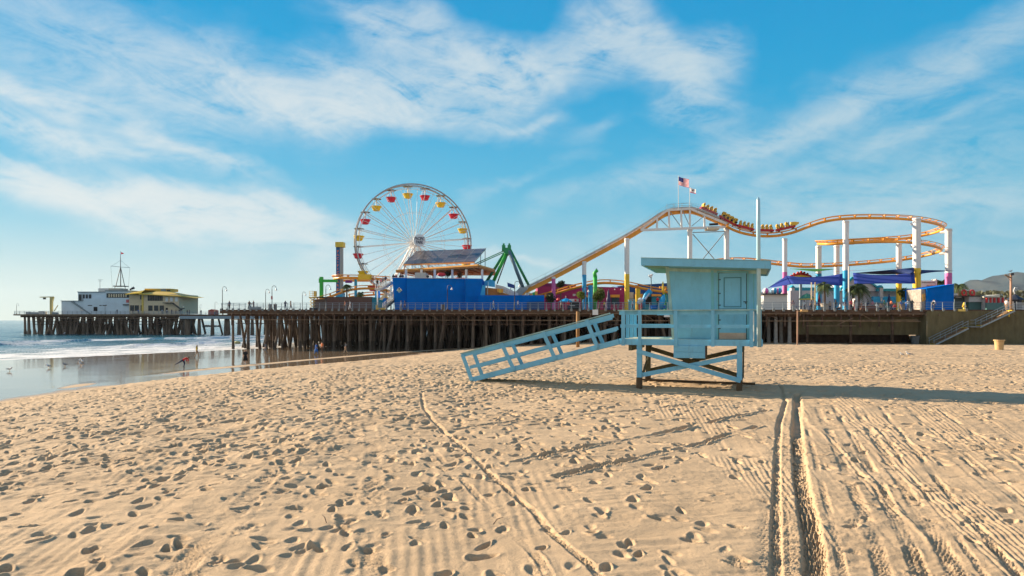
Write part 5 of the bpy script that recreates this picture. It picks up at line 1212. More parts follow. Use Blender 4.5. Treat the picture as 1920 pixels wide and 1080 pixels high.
# ------------------------------------------------------------------ green swing ride
sr = thing('swing_ride', footing(950, 22), 'green A-frame swinging ride with four legs meeting at a high pivot', 'amusement ride')
YS = 22
DKG = mat('shaded_green_leg', (.02,.13,.08), .5); BGR = mat('blue_grey_leg', (.09,.17,.22), .5)
ptube([(949, 470), (911, 530)], .30, YS+3, GREEN, 'leg', sr); ptube([(951, 472), (924, 530)], .34, YS-1, LGREEN, 'leg', sr); ptube([(954, 470), (983, 545)], .33, YS-1, BGR, 'leg', sr); ptube([(956.5, 468), (994, 540)], .27, YS+3, GREEN, 'leg', sr)
ptube([(953, 474), (932, 532)], .12, YS+1, DGREY, 'pendulum', sr)
for a in ((943, 471), (943, 474)): ptube([a, (890, a[1]+24)], .09, YS+2, GREEN, 'stay', sr)
q = MB(); v = DP(950, 470, YS-1.5); q.tube([v, v+Vector((0,4.8,0))], .62, 12); obj('pivot', q, GREEN, sr)
for px in (944.5, 955): 
    q = MB(); v = DP(px, 466, YS); q.box(v, (.7, 2.6, 1.1)); q.box(v+Vector((0,0,.7)), (.35, 1.6, .5)); obj('pivot_housing', q, GREEN, sr)
pp = thing('ride_platform', footing(935, 10), 'orange and white sloping ride platform behind the low blue wall', 'ride platform')
ppoly([(909, 539), (930, 541), (945, 549), (957, 554), (909, 554)], 8, 5, ORB, 'platform', pp); ppoly([(929, 533), (945, 537), (972, 550), (972, 556), (955, 553), (940, 545), (929, 541)], 9, 2, OFFW, 'ramp_panel', pp)
for x0, y0, m_ in ((932, 541, ORANGE), (936, 542, YEL), (939, 541.5, ORANGE)): pbox(x0, x0+4.5, y0, y0+7, 7.6, .8, m_, 'seat', pp)
q = MB()
for i in range(7): q.tube([DP(931+i*5.5, 535+i*2.2, 8.9), DP(931+i*5.5, 541+i*2.2, 8.9)], .03, 4)
q.tube([DP(930, 535, 8.9), DP(966, 549, 8.9)], .035, 4); obj('handrail', q, WHITE, pp)
bsg = thing('blue_ride_sign', footing(918, 9), 'pair of sky blue panels on the corner above the low wall', 'sign')
pbox(908.5, 915, 526, 536, 7.2, .3, SKYB, 'panel', bsg); ppoly([(915.5, 525.5), (919, 523.5), (928, 527), (928, 538.5), (915.5, 536.5)], 6.9, .4, SKYB, 'panel', bsg); pbox(913, 915, 536, 553, 7.3, .3, TAN, 'post', bsg)
bs2 = thing('slanted_blue_board', footing(958, 14), 'slanted dark blue board standing behind the large crook lamp', 'sign board')
ppoly([(951, 529.5), (965, 534.5), (965, 541), (952, 537.5)], 14, .3, mat('navy_board', (.01,.05,.24), .6), 'board', bs2); pbox(957, 958.5, 538, 560, 14.1, .2, GREY, 'post', bs2)
lb = thing('lift_base_machinery', footing(985, 12), 'grey white ramp and machinery where the coaster lift hill starts', 'ride machinery')
ppoly([(962, 553.3), (975, 538), (990, 541), (978, 553.3)], 11, 2, GREY, 'ramp_side', lb); pbox(948, 962, 546, 553.3, 11, 1.5, OFFW, 'cabinet', lb)
oc = thing('orange_and_green_cars', footing(998, 8), 'small orange and green ride cars peeping over the low blue wall', 'ride cars')
for x0, y0, m_ in ((993, 551, ORANGE), (999, 548, LGREEN), (1003, 546, ORANGE), (985, 549, TAN)): pbox(x0, x0+5, y0, 558, 9+.2*random.random(), 1.2, m_, 'car', oc)
# ------------------------------------------------------------------ magenta arcade, blue hall
mg = thing('magenta_arcade', footing(1090, 34), 'long magenta walled arcade building behind the round trees', 'building')
ppoly([(1008, 529.5), (1080, 533.5), (1080, 545), (1008, 545)], 42, 10, mat('plum_upper_wall', (.16,.012,.07), .7), 'upper_wall', mg)
ppoly([(1008, 537), (1132, 538), (1172, 539.5), (1172, 581), (1008, 581)], 34, 12, MAG, 'wall', mg)
pbox(1145, 1162, 552.5, 557.5, 33.3, .8, ORANGE, 'awning', mg); pbox(1147, 1161, 557.5, 570, 33.8, .3, mat('dark_teal_door', (.01,.05,.07), .5), 'door', mg); pbox(1098, 1105, 553, 557, 33.3, .8, ORANGE, 'awning', mg); pbox(1099, 1105, 557, 570, 33.8, .3, DARK, 'door', mg)
for px in (1153, 1164.5): pbox(px-.8, px+.8, 541.5, 543.5, 33.7, .3, OFFW, 'wall_lamp', mg)
pbox(1074, 1079, 551, 555, 33.7, .3, OFFW, 'wall_sign', mg); pbox(1070.5, 1073, 551, 554, 33.7, .3, ORANGE, 'wall_sign', mg); pbox(1018, 1034, 540, 556, 33.7, .2, mat('pale_mauve_shutter', (.30,.22,.26), .6), 'shutter', mg)
bh = thing('blue_hall', footing(1215, 40), 'broad deep blue hall roof behind the low coaster hump', 'building')
ppoly([(1158, 536.5), (1256, 530.5), (1256, 552), (1158, 552)], 40, 10, mat('deep_blue_hall', (.006,.06,.22), .6), 'wall', bh); ppoly([(1172.3, 552), (1256, 552), (1256, 581), (1172.3, 581)], 40.3, 8, TEAL, 'lower_wall', bh); pbox(1222, 1240, 551.5, 555.5, 39.4, .6, ORANGE, 'awning', bh)
pbox(1178, 1188, 548, 560, 39.6, .6, TAN, 'shop_front', bh); pbox(1190, 1205, 551, 560, 39.6, .6, ORANGE, 'shop_front', bh); pbox(1208, 1221, 556, 570, 39.8, .4, DARK, 'door', bh)
# umbrella, signs on that stretch
um = thing('blue_umbrella', footing(1061, 6), 'turquoise blue patio umbrella beside the stall under the trees', 'umbrella')
v = footing(1061, 6); q = MB(); q.tube([v, v+Vector((0,0,2.6))], .04, 6); obj('pole', q, OFFW, um); q = MB(); q.lathe(v, [(1.25, 1.55), (1.2, 1.62), (.7, 1.95), (.05, 2.2)], 10); obj('canopy', q, SKYB, um)
sk = thing('snack_stall', footing(1076, 5.5), 'low dark snack stall with a white sign and white counter edge', 'stall')
pbox(1066, 1086, 566, 581, 6, 2.5, DARK, 'body', sk); pbox(1068, 1085, 560.5, 565.5, 5.7, .4, mat('stall_sign_white', (.60,.62,.62), .5), 'sign', sk); pbox(1077, 1081, 561.3, 564.7, 5.6, .09, RED, 'sign_mark', sk); pbox(1066, 1078, 572.5, 574, 5.6, .4, OFFW, 'counter', sk)
for px, py in ((1047, 562), ):
    rd = thing('red_balloon_cluster', footing(px, 5), 'red round float on a post at the left of the snack stall', 'decoration'); v = DP(px, py, 5); q = MB(); q.ball(v, .32); obj('ball', q, RED, rd, smooth=True); q = MB(); f_ = footing(px, 5); q.tube([f_, v], .04, 5); obj('post', q, GREY, rd)
gc = thing('green_cactus_column', footing(1116, 9), 'bright green column with a curled top between the round trees', 'ride column')
q = MB(); v = DP(1116, 0, 9); q.tube([(v.x, v.y, dzz(v.x)), (v.x, v.y, DP(0, 528, 9).z)], .36, 10); q.tube([(v.x, v.y, DP(0,530,9).z), (v.x-.1, v.y, DP(0,523,9).z), (v.x+.25, v.y, DP(0,519,9).z), (v.x+.5, v.y, DP(0,521,9).z)], [.36,.34,.30,.2], 10); obj('column', q, LGREEN, gc, smooth=True)
tbn = thing('turbine_spire', footing(1142, 20), 'dark blue pointed spire standing against the magenta wall', 'spire'); q = MB(); v = footing(1141, 20); q.lathe(v, [(.42, 0), (.42, 2.4), (.3, 2.8), (.22, 3.6), (.02, 4.4)], 10); obj('body', q, mat('spire_navy', (.03,.03,.10), .5), tbn)
# rides between the magenta wall and the tower
ra = thing('blue_arm_ride', footing(1213, 10), 'ride with a pair of curved blue arms behind the deck railing', 'amusement ride')
ptube([(1207, 580), (1207, 562), (1211, 554), (1220, 545)], [.30,.32,.42,.52], 10, SKYB, 'arm', ra); ptube([(1237, 580), (1240, 568), (1244, 560), (1245, 552)], [.55,.55,.42,.15], 10, SKYB, 'arm', ra)
pbox(1222, 1248, 572, 579, 10, 2, BLUE, 'base', ra); ppoly([(1209, 560), (1217, 549), (1218.5, 551), (1211, 562)], 9.5, .3, mat('pale_arm_trim', (.45,.5,.6), .5), 'arm_trim', ra); ptube([(1244, 552), (1243, 541), (1243, 528)], [.16,.2,.1], 10, YEL, 'finial', ra); pbox(1237, 1250, 537, 541, 10.2, .5, ORANGE, 'cross_piece', ra)
wc = thing('white_ride_figure', footing(1201, 9), 'white rounded kiddie ride car by the yellow column', 'ride car'); q = MB(); v = DP(1201, 563, 9); q.ball(v, .5, sc=(1,1,.9)); q.ball(v+Vector((-.3,0,-.4)), .35); obj('body', q, WHITE, wc, smooth=True); pbox(1198, 1204, 568, 581, 9, .6, RED, 'base', wc)
bt = thing('turquoise_booth', footing(1186, 9), 'turquoise ticket booth left of the yellow column', 'booth'); pbox(1181, 1190, 563, 581, 9, 1.5, mat('booth_turquoise', (.12,.45,.55), .5), 'wall', bt); pbox(1180.5, 1190.5, 561.5, 563, 8.8, 1.9, OFFW, 'roof', bt)
ant = thing('weather_station', footing(1221, 12), 'thin mast with a white cluster of instruments in front of the blue hall', 'mast'); ptube([(1221, 581), (1221, 519)], .07, 12, DGREY, 'pole', ant); 
for a_ in ((1218, 517), (1222, 515.5), (1220, 519)):
    q = MB(); q.ball(DP(*a_, 12), .22); obj('instrument', q, WHITE, ant)
# ------------------------------------------------------------------ right part: booth, teal hall, sails
wb = thing('white_booth', footing(1454, 6), 'white game booth with a dark roof edge topped by striped balls', 'booth')
pbox(1432, 1476, 552.5, 581, 6, 5, mat('booth_white', (.62,.62,.59), .6, var=.04), 'wall', wb); pbox(1430, 1477, 550.5, 552.5, 5.6, 6, DGREY, 'roof', wb)
for px, c0, c1 in ((1436, 'p', 'w'), (1452, 'b', 'w'), (1460.5, 'b', 'p')):
    mm = {'p': PINK, 'w': WHITE, 'b': SKYB}; v = DP(px, 545.6, 7); q = MB(); q.ball(v, .52, n=12, mif=lambda k: k//2 % 2)
    tag(obj('striped_ball', q, [mm[c0], mm[c1]], smooth=True), {1436: 'pink and white striped ball on the booth roof nearest the lifeguard mast', 1452: 'blue and white striped ball in the middle of the booth roof', 1460.5: 'blue and pink striped ball at the right of the booth roof'}[px], 'ball', 'striped balls on the booth roof')
th_ = thing('teal_and_white_hall', footing(1600, 46), 'long white hall with teal roof trim and small turrets behind the shade sails', 'building')
LAV = mat('pale_lavender_wall', (.42,.44,.48), .7, var=.04)
pbox(1482, 1733, 545, 581, 46, 8, LAV, 'wall', th_); pbox(1488, 1580, 539, 545.5, 45.7, 8.5, TEAL, 'roof', th_); pbox(1645, 1733, 541, 546, 45.7, 8.5, TEAL, 'roof', th_)
ppoly([(1578, 546), (1600, 522), (1618, 520), (1650, 546)], 45.5, 8, LAV, 'gable', th_); ppoly([(1576, 541), (1598, 519), (1618, 517), (1652, 541), (1652, 544.5), (1618, 521), (1600, 523), (1576, 545)], 45.1, .6, TEAL, 'gable_trim', th_)
pbox(1482, 1576, 557, 568, 45.5, .5, SKYB, 'band', th_); pbox(1636, 1733, 556, 568, 45.5, .5, SKYB, 'band', th_); pbox(1484, 1576, 555.5, 557, 45.2, .7, TEAL, 'band_trim', th_)
for px in (1487, 1653): pbox(px-3, px+3, 539, 558, 45, 1, LAV, 'turret', th_); ppoly([(px-4, 539), (px, 534.5), (px+4, 539)], 44.8, 1.4, TEAL, 'turret_cap', th_)
for px in (1653, 1487): pbox(px-1.5, px+1.5, 559, 565, 44.9, .5, OFFW, 'niche', th_)
for i in range(12): pbox(1648+i*7, 1650+i*7, 546, 547.3, 45.4, .5, GREYB, 'corbel', th_)
mq = thing('carnival_sign', footing(1502, 30), 'red and gold scrolled carnival sign rising behind the left blue sail', 'sign')
ppoly([(1480, 520), (1484, 515.5), (1492, 514), (1497, 511.5), (1502, 510.5), (1508, 511.5), (1513, 514), (1520, 515.5), (1524, 520)], 30, .4, RED, 'sign_board', mq); ppoly([(1484, 520), (1490, 517.5), (1502, 515.5), (1514, 517.5), (1521, 520)], 29.6, .3, YEL, 'gold_scroll', mq)
for px, py in ((1489, 513.8), (1496, 511.5), (1502, 510), (1508, 511.5), (1514, 513.8)): q = MB(); q.ball(DP(px, py, 30), .25); obj('scroll_knob', q, RED, mq)
pbox(1500, 1504, 520, 581, 30.1, .4, GREYB, 'post', mq)
def sail(pts, m_, label, nm='shade_sail', sag=.0):
    # bilinear-ish cloth from an outline of 3-4 corners (px, py, Y) with hollowed edges
    P4 = [PY(*p_) for p_ in pts]
    if len(P4) == 3: P4.append(P4[2].copy())
    n = 14; q = MB(); vs = []
    for j in range(n+1):
        for i in range(n+1):
            u, v_ = i/n, j/n
            u2 = .5+(u-.5)*(1-.22*math.sin(PI*v_)*0); b_ = (P4[0]*(1-u)+P4[1]*u)*(1-v_)+(P4[3]*(1-u)+P4[2]*u)*v_
            b_ = b_+Vector((0,0,-sag*(4*u*(1-u))*(1-.9*v_) + sag*.45*(4*u*(1-u))*v_*.6)); vs.append(b_)
    fs = [(j*(n+1)+i, j*(n+1)+i+1, (j+1)*(n+1)+i+1, (j+1)*(n+1)+i) for j in range(n) for i in range(n)]
    q.add(vs, fs); o = obj(nm, q, m_, smooth=True)
    s_ = o.modifiers.new('s', 'SOLIDIFY'); s_.thickness = .03
    tag(o, label, 'shade sail', 'fabric shade sails strung between the coaster columns'); return o
VIO = mat('violet_blue_cloth', (.030,.065,.36), .8, var=.06, trans=.35); NAVY = mat('navy_cloth', (.008,.03,.13), .8, trans=.15); GRC = mat('green_cloth', (.04,.22,.02), .8, trans=.3); RDC = mat('red_cloth_sail', (.35,.01,.01), .8, trans=.3)
sail([(1475,517,128),(1580,513,126),(1580,536,121),(1484,533,120)], VIO, 'violet blue shade sail left of the sky blue column', sag=.45)
sail([(1440,540,127),(1475,517,128),(1484,533,120),(1455,538,122)], VIO, 'triangular end of violet blue sail reaching down to the white booth')
sail([(1599,511.5,128),(1714,511,126),(1716.5,532,121),(1602,533,120)], VIO, 'violet blue shade sail between the sky blue and yellow columns', sag=.45)
sail([(1600,512,132),(1714,502,126),(1714,513,124),(1655,514.5,133)], NAVY, 'dark navy shade sail above the right violet sail')
sail([(1727,506,127),(1727,513.5,125),(1748,510.5,130),(1790,507.5,136)], NAVY, 'dark navy sail tip running right to the pink column')
sail([(1481,504,140),(1567,504.5,138),(1530,509.5,130)], GRC, 'thin green shade sail above the carnival sign')
sail([(1562,509.5,138),(1690,503,140),(1600,507.5,131)], RDC, 'thin red shade sail behind the sky blue column')
q = MB(); q.prism([PY(1738,541.5,YF(1760)+5), PY(1788.5,533.2,YF(1760)+5), PY(1788.5,581,YF(1760)+5), PY(1738,581,YF(1760)+5)], (0,6,0)); bwr = thing('blue_end_building', footing(1760, 5), 'cobalt blue slant topped building at the right end of the deck', 'building'); obj('wall', q, BLUE, bwr)
ppoly([(1727, 542), (1737.7, 541.5), (1737.7, 581), (1727, 581)], 5.1, 4, mat('mural_grey', (.30,.26,.22), .7, var=.4), 'side_wall', bwr); ppoly([(1729, 552), (1735, 550), (1736, 562), (1730, 566)], 5.0, .09, mat('mural_gold', (.6,.33,.08), .7, var=.4), 'mural_patch', bwr); ppoly([(1737, 540.8), (1789.3, 532.4), (1789.3, 533.2), (1737, 541.6)], 4.8, 6.4, BLUE, 'roof_edge', bwr)
ws_ = thing('white_billboard', footing(1740, 38), 'white billboard with faint script behind the slanted blue building', 'billboard')
pbox(1722, 1754, 526, 540.5, 38, .4, mat('billboard_white', (.72,.72,.70), .6, var=.03), 'board', ws_); pbox(1754, 1757, 523, 541, 38, 1.5, OFFW, 'end_post', ws_); pbox(1728, 1752, 541, 581, 38.2, .3, GREYB, 'legs', ws_)
BR_ = mat('brown_script', (.25,.17,.10), .6)
for i in range(9): 
    q = MB(); x = 1726+i*3; q.tube([DP(x, 530.6, 37.9), DP(x+.8, 528.6-(i%2)*.6, 37.9), DP(x+1.5, 530.6, 37.9), DP(x+2.4, 529.2, 37.9)], .05, 4); obj('script_stroke', q, BR_, ws_)
pbox(1738, 1753, 534, 536.5, 37.9, .09, mat('billboard_orange', (.6,.35,.2), .6), 'picture_strip', ws_)
# far right low buildings
YR_ = 150
def rb(x0, x1, y0, y1, dY, dep, m_, nm, par): return pbox(x0, x1, y0, y1, dY, dep, m_, nm, par)
lw = thing('low_white_diner', footing(1835, 30), 'low white diner with dark roof line and red ring letters on top', 'building')
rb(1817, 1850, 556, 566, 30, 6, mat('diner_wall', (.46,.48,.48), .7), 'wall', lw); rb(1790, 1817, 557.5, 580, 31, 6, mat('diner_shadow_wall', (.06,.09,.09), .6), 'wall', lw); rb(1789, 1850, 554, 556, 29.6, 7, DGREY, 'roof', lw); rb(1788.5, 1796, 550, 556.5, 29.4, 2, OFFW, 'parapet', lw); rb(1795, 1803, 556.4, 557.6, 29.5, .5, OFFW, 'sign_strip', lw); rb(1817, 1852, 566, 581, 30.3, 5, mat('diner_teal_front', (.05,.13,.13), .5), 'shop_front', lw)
for px in (1827.5, 1843): q = MB(); q.bx(*(DP(px-.8,0,29.9).x, DP(px+.8,0,29.9).x), DP(px,0,29.9).y, DP(px,0,29.9).y+.08, DP(0,560,29.9).z, DP(0,558.5,29.9).z); obj('wall_lamp', q, DGREY, lw)
for px in (1807.5, 1823): 
    q = MB(); c = DP(px, 548.7, 29); q.tube([c+Vector((.42*math.cos(a_), 0, .48*math.sin(a_))) for a_ in np.linspace(0, 2*PI, 17)], .15, 6); obj('red_ring_letter', q, RED, lw)
    q = MB(); q.bar(c+Vector((.15,-.05,-.2)), c+Vector((.5,-.05,-.55)), .1, .14); obj('letter_tail', q, RED, lw)
    ptube([(px, 554), (px, 551.5)], .05, 29, DGREY, 'letter_stand', lw)
rs2 = thing('striped_stand', footing(1862, 29), 'cream roofed stand with bold red and white stripes near the stairs', 'stand')
ppoly([(1850, 555.5), (1875, 552), (1875, 557.5), (1850, 557.5)], 28.5, 6, mat('cream_roof', (.62,.58,.46), .6), 'roof', rs2); 
q = MB()
rb(1850, 1884, 557.8, 581, 29.2, 5, mat('stand_white', (.52,.52,.52), .6), 'wall', rs2)
for x0 in (1849.5, 1856.5, 1864, 1872, 1880): rb(x0, x0+2.8, 557.8, 567.5, 28.9, .3, RED, 'red_stripe', rs2)
rb(1850, 1884, 567.6, 581, 28.8, .4, mat('stand_green_glass', (.07,.16,.15), .3), 'counter_glass', rs2)
du = thing('closed_navy_umbrella_stall', footing(1903, 14), 'dark pointed umbrella roofed kiosk right of the wooden pole', 'kiosk'); v = footing(1903, 14); q = MB(); q.lathe(v, [(1.4, 2.0), (1.35, 2.1), (.3, 2.8), (.05, 3.1)], 10); obj('roof', q, mat('kiosk_navy', (.02,.025,.04), .6), du); q = MB(); q.lathe(v, [(.95, 0), (.95, 2.0)], 8); obj('wall', q, mat('kiosk_dark', (.05,.05,.06), .6), du); q = MB(); q.tube([v+Vector((0,0,3)), v+Vector((-.2,0,3.6)), v+Vector((0,0,4.1)), v+Vector((.35,0,4.0))], .09, 6); obj('white_finial', q, WHITE, du)
fr_ = thing('white_deck_fence', footing(1912, 6), 'white slatted fence at the right edge behind the wooden pole', 'fence')
for i in range(4): q = MB(); a_ = footing(1905, 6); b_ = footing(1990, 6); q.bar(a_+Vector((0,0,.35+i*.3)), b_+Vector((0,0,.35+i*.3)), .06, .14); obj('rail', q, OFFW, fr_)
for px in (1906, 1930, 1960, 1988): q = MB(); a_ = footing(px, 6); q.tube([a_, a_+Vector((0,0,1.5))], .05, 5); obj('post', q, OFFW, fr_)
hy = thing('yellow_hydrant', footing(1808, .8), 'yellow fire hydrant standing on the deck behind the railing', 'hydrant')
v = footing(1808, .8); q = MB(); q.lathe(v, [(.2,0),(.2,.12),(.16,.14),(.16,.75),(.24,.78),(.24,.86),(.17,.9),(.17,1.05),(.1,1.2),(.04,1.28)], 12); obj('body', q, YEL, hy, smooth=True); q = MB(); q.tube([v+Vector((-.3,0,.62)), v+Vector((.3,0,.62))], .09, 8); obj('outlet', q, YEL, hy)
q = MB(); q.bx(v.x-1.65, v.x-.45, v.y-1.2, v.y-1.0, v.z-.15, v.z+.2); tag(obj('yellow_curb_block', q, mat('curb_yellow', (.70,.50,.12), .7)), 'yellow painted block on the deck edge left of the hydrant', 'curb block')
wp = thing('wooden_light_pole', footing(1895.5, -.9), 'tall bare wooden pole with floodlights above the stair head', 'pole')
WPM = mat('bleached_pole_wood', (.36,.22,.15), .8, var=.2, stretch=(1,1,.2)); ptube([(1895.5, 581), (1895.5, 516)], [.17,.14], -.9, WPM, 'pole', wp); q = MB(); q.box(DP(1896.5, 514, -.9), (.45,.4,.35)); obj('floodlight', q, DGREY, wp); q = MB(); q.bar(DP(1896, 521, -1), DP(1884, 515.5, -1), .12, .2); q.bar(DP(1896, 527, -1), DP(1889, 520, -1), .06, .06); obj('side_arm', q, PWL, wp)
ptube([(1892, 582), (1892, 594)], .1, -.9, YTR, 'yellow_stub', wp)
ptube([(1895, 582), (1903, 590)], .07, -.9, PWL, 'stay', wp)
# posts in the sand in front of the pier
sp2 = thing('signpost_with_box', P(1498, 649, 95), 'thin wooden post with a tan box on its arm standing before the piles', 'post')
q = MB(); q.tube([P(1495, 649, 95), P(1495.3, 583, 95)], .10, 7); obj('post', q, WPM, sp2); q = MB(); q.bx(P(1502,0,95).x, P(1514,0,95).x, 94.8, 95.2, P(0,585,95).z, P(0,580.5,95).z); q.bar(P(1495, 583.5, 95), P(1503, 583.5, 95), .1, .1); obj('box', q, mat('tan_box', (.45,.29,.12), .8), sp2)
q = MB(); zb = gz(P(1083,0,84).x, 84); v = P(1083.5, 584, 84); q.tube([(v.x, 84, zb-.3), v], .22, 9); tag(obj('timber_post', q, mat('ochre_post', (.26,.14,.05), .85, var=.25, stretch=(1,1,.2)), smooth=True), 'stout brown timber post standing alone in the sand behind the ramp', 'post')
for px0, px1, py0, py1, lab in ((1111, 1121.5, 580.5, 590.5, 'square white notice board fixed to the pier edge above the ramp rail'), (1245, 1258, 588, 594.5, 'white notice board fixed below the deck left of the hut')):
    Y = YF(px0)-.55; q = MB(); q.bx(P(px0,0,Y).x, P(px1,0,Y).x, Y, Y+.06, P(0,py1,Y).z, P(0,py0,Y).z); q.bx(P((px0+px1)/2,0,Y).x-.05, P((px0+px1)/2,0,Y).x+.05, Y+.061, Y+.15, P(0,py1+3,Y).z, P(0,py0,Y).z, 1); tag(obj('notice_board', q, [WHITE, PW]), lab, 'notice board')
# ------------------------------------------------------------------ trees, palms
rt = random.Random(11)
def leafmat(name, a, b, tr=.25):
    m = mat(name, [(x+y)/2 for x, y in zip(a, b)], .7, var=.45, scale=1.4, trans=tr); return m
def crown(c, R, n, s, m_, nm, par, lob=5):
    q = MB(); cs = [Vector((rt.uniform(-.5,.5)*R[0], rt.uniform(-.5,.5)*R[1], rt.uniform(-.45,.5)*R[2])) for _ in range(lob)]+[Vector((0,0,0))]
    for _ in range(n):
        o_ = rt.choice(cs); f_ = .62 if o_.length > 0 else .85
        d = Vector((rt.gauss(0,1), rt.gauss(0,1), rt.gauss(0,1))).normalized()*(rt.random()**.35)
        p_ = Vector(c)+o_+Vector((d.x*R[0]*f_, d.y*R[1]*f_, d.z*R[2]*f_))
        a_ = Vector((rt.gauss(0,1), rt.gauss(0,1), rt.gauss(0,1))).normalized(); b_ = a_.cross(Vector((rt.gauss(0,1), rt.gauss(0,1), rt.gauss(0,1)))).normalized(); z = s*rt.uniform(.6, 1.3)
        q.add([p_-a_*z, p_+b_*z*.55, p_+a_*z, p_-b_*z*.5], [(0,1,2,3)])
    return obj(nm, q, m_, par)
LF1 = leafmat('leaf_yellow_green', (.16,.19,.015), (.10,.14,.015)); LF2 = leafmat('leaf_green', (.09,.12,.012), (.035,.065,.01)); LF3 = leafmat('leaf_dark', (.02,.04,.012), (.03,.05,.02), .1); PLM = leafmat('palm_frond_leaf', (.09,.12,.03), (.05,.07,.02), .2)
BARK = mat('bark', (.12,.08,.055), .9, var=.3)
def tree(px, py, rx, rz, dY, m_, label, name='round_tree', n=420, s=.17):
    f_ = footing(px, dY); c = DP(px, py, dY); k = c.y/1280; t = thing(name, f_, label, 'tree')
    q = MB(); top = c+Vector((0,0,-rz*k*.1)); q.tube([f_, (f_+top)*.5+Vector((.08,0,0)), top], [.16,.12,.08], 7)
    for a_ in range(4): q.tube([(f_+top)*.5+Vector((.05,0,.2)), c+Vector((math.cos(a_*1.7)*rx*k*.5, math.sin(a_*1.7)*rx*k*.5, rz*k*.25))], [.07,.03], 5)
    obj('trunk', q, BARK, t); crown(c, (rx*k, rx*k, rz*k), n, s, m_, 'crown', t)
tree(1090, 554, 9.5, 9, 5, LF1, 'small rounded yellow green tree beside the snack stall', n=700, s=.14); tree(1123.5, 551.5, 12.5, 14.5, 5, LF2, 'larger rounded dense green tree at the right of the lamp post', n=1300, s=.15)
tree(1033, 559, 10, 11, 7, LF3, 'dark loose shrub behind the low blue wall at the pink column', 'dark_shrub', 600); tree(1051, 533, 9, 7, 30, LF3, 'dark leafy tree top above the plum wall behind the pink column', 'dark_tree', 500, .2)
tree(1700, 552, 13, 12, 12, LF2, 'bushy green tree between the two yellow columns', 'bushy_tree', 900, .17); tree(1762, 531, 8, 5, 40, LF2, 'light green tree top behind the white billboard', 'leafy_tree', 300, .2)
tree(839, 514, 7, 7, 20, LF3, 'potted green shrub on the terrace under the canopy', 'terrace_shrub', 350, .14); tree(862, 515, 6, 7, 22, leafmat('leaf_dry_tan', (.30,.22,.12), (.2,.14,.08)), 'dry tan shrub on the terrace right of the green one', 'terrace_shrub', 300, .14)
def palm(px, py, dY, L, label, nf=22, tr=.17, drop=1.0, name='palm_tree'):
    f_ = footing(px, dY); c = DP(px, py, dY); t = thing(name, f_, label, 'palm tree')
    q = MB(); q.tube([f_, (f_+c)*.5+Vector((.05,0,0)), c], [tr*1.25, tr, tr*.85], 8); obj('trunk', q, BARK, t, smooth=True)
    q = MB()
    for i in range(nf):
        a_ = 2*PI*i/nf+rt.uniform(-.2,.2); el = rt.uniform(-.35, 1.15); l = L*rt.uniform(.8,1.1); d = Vector((math.cos(a_)*math.cos(el), math.sin(a_)*math.cos(el), math.sin(el)))
        pts = [c+d*l*u+Vector((0,0,-.75*l*u*u*drop*(1.2-.3*math.sin(el)))) for u in np.linspace(0,1,8)]
        sd_ = d.cross(UPV).normalized()
        for u in range(7):
            for sg_ in (1,-1):
                for v_ in (0,.5):
                    p_ = pts[u]*(1-v_)+pts[u+1]*v_; w_ = l*.28*math.sin(PI*min(.97,(u+v_+.6)/7.8)); e_ = (pts[u+1]-pts[u]).normalized()
                    q.add([p_, p_+e_*.09*l, p_+sd_*sg_*w_+e_*.14*l+Vector((0,0,-w_*.55))], [(0,1,2)])
    obj('fronds', q, PLM, t)
    return t
palm(1546, 534, 6, 1.9, 'short palm in a round planter under the left violet sail')
v = footing(1546, 6); q = MB(); q.lathe(v, [(.55,0),(.60,.15),(.58,1.0),(.66,1.05),(.66,1.2),(.5,1.2)], 14); tag(obj('round_planter', q, mat('planter_stone', (.42,.36,.28), .9, var=.15), smooth=False), 'round pale stone planter holding the short palm on the deck', 'planter')
palm(1610, 538, 14, 2.4, 'bushy palm with drooping fronds right of the sky blue column', 34); palm(1599, 541, 18, 1.8, 'yellowish small palm directly behind the sky blue column', 24)
palm(1766, 530, 40, 2.6, 'palm with dark fronds rising behind the blue end building', 18, name='palm_tree'); palm(1797, 534, 90, 3.6, 'distant palm whose fronds touch the hillside left of the diner', 14, name='palm_tree')
palm(650, 536, 22, 1.5, 'small palm top beside the drop tower', 20); palm(676, 551, 20, 1.4, 'small palm behind the seaward coaster hump', 18)
for i, (px, y) in enumerate(((1800, 545), (1852, 547), (1866, 545), (1881, 548), (1915, 545), (1935, 543))): pass
# wood of far trees at the foot of the hills
q = MB()
for i in range(1500):
    x = rt.uniform(1780, 2150); Y = rt.uniform(380, 430); c = P(x, rt.uniform(547, 572), Y); a_ = Vector((rt.gauss(0,1), rt.gauss(0,1), rt.gauss(0,1))).normalized()*1.3; b_ = a_.cross(Vector((rt.gauss(0,1),1,.3))).normalized()*1.3
    q.add([c-a_, c+b_, c+a_, c-b_], [(0,1,2,3)])
o = obj('distant_trees', q, leafmat('far_leaf', (.10,.10,.05), (.06,.07,.04), .1)); o['kind'] = 'stuff'; o['label'] = 'far line of grey green trees at the foot of the hills'; o['category'] = 'trees'
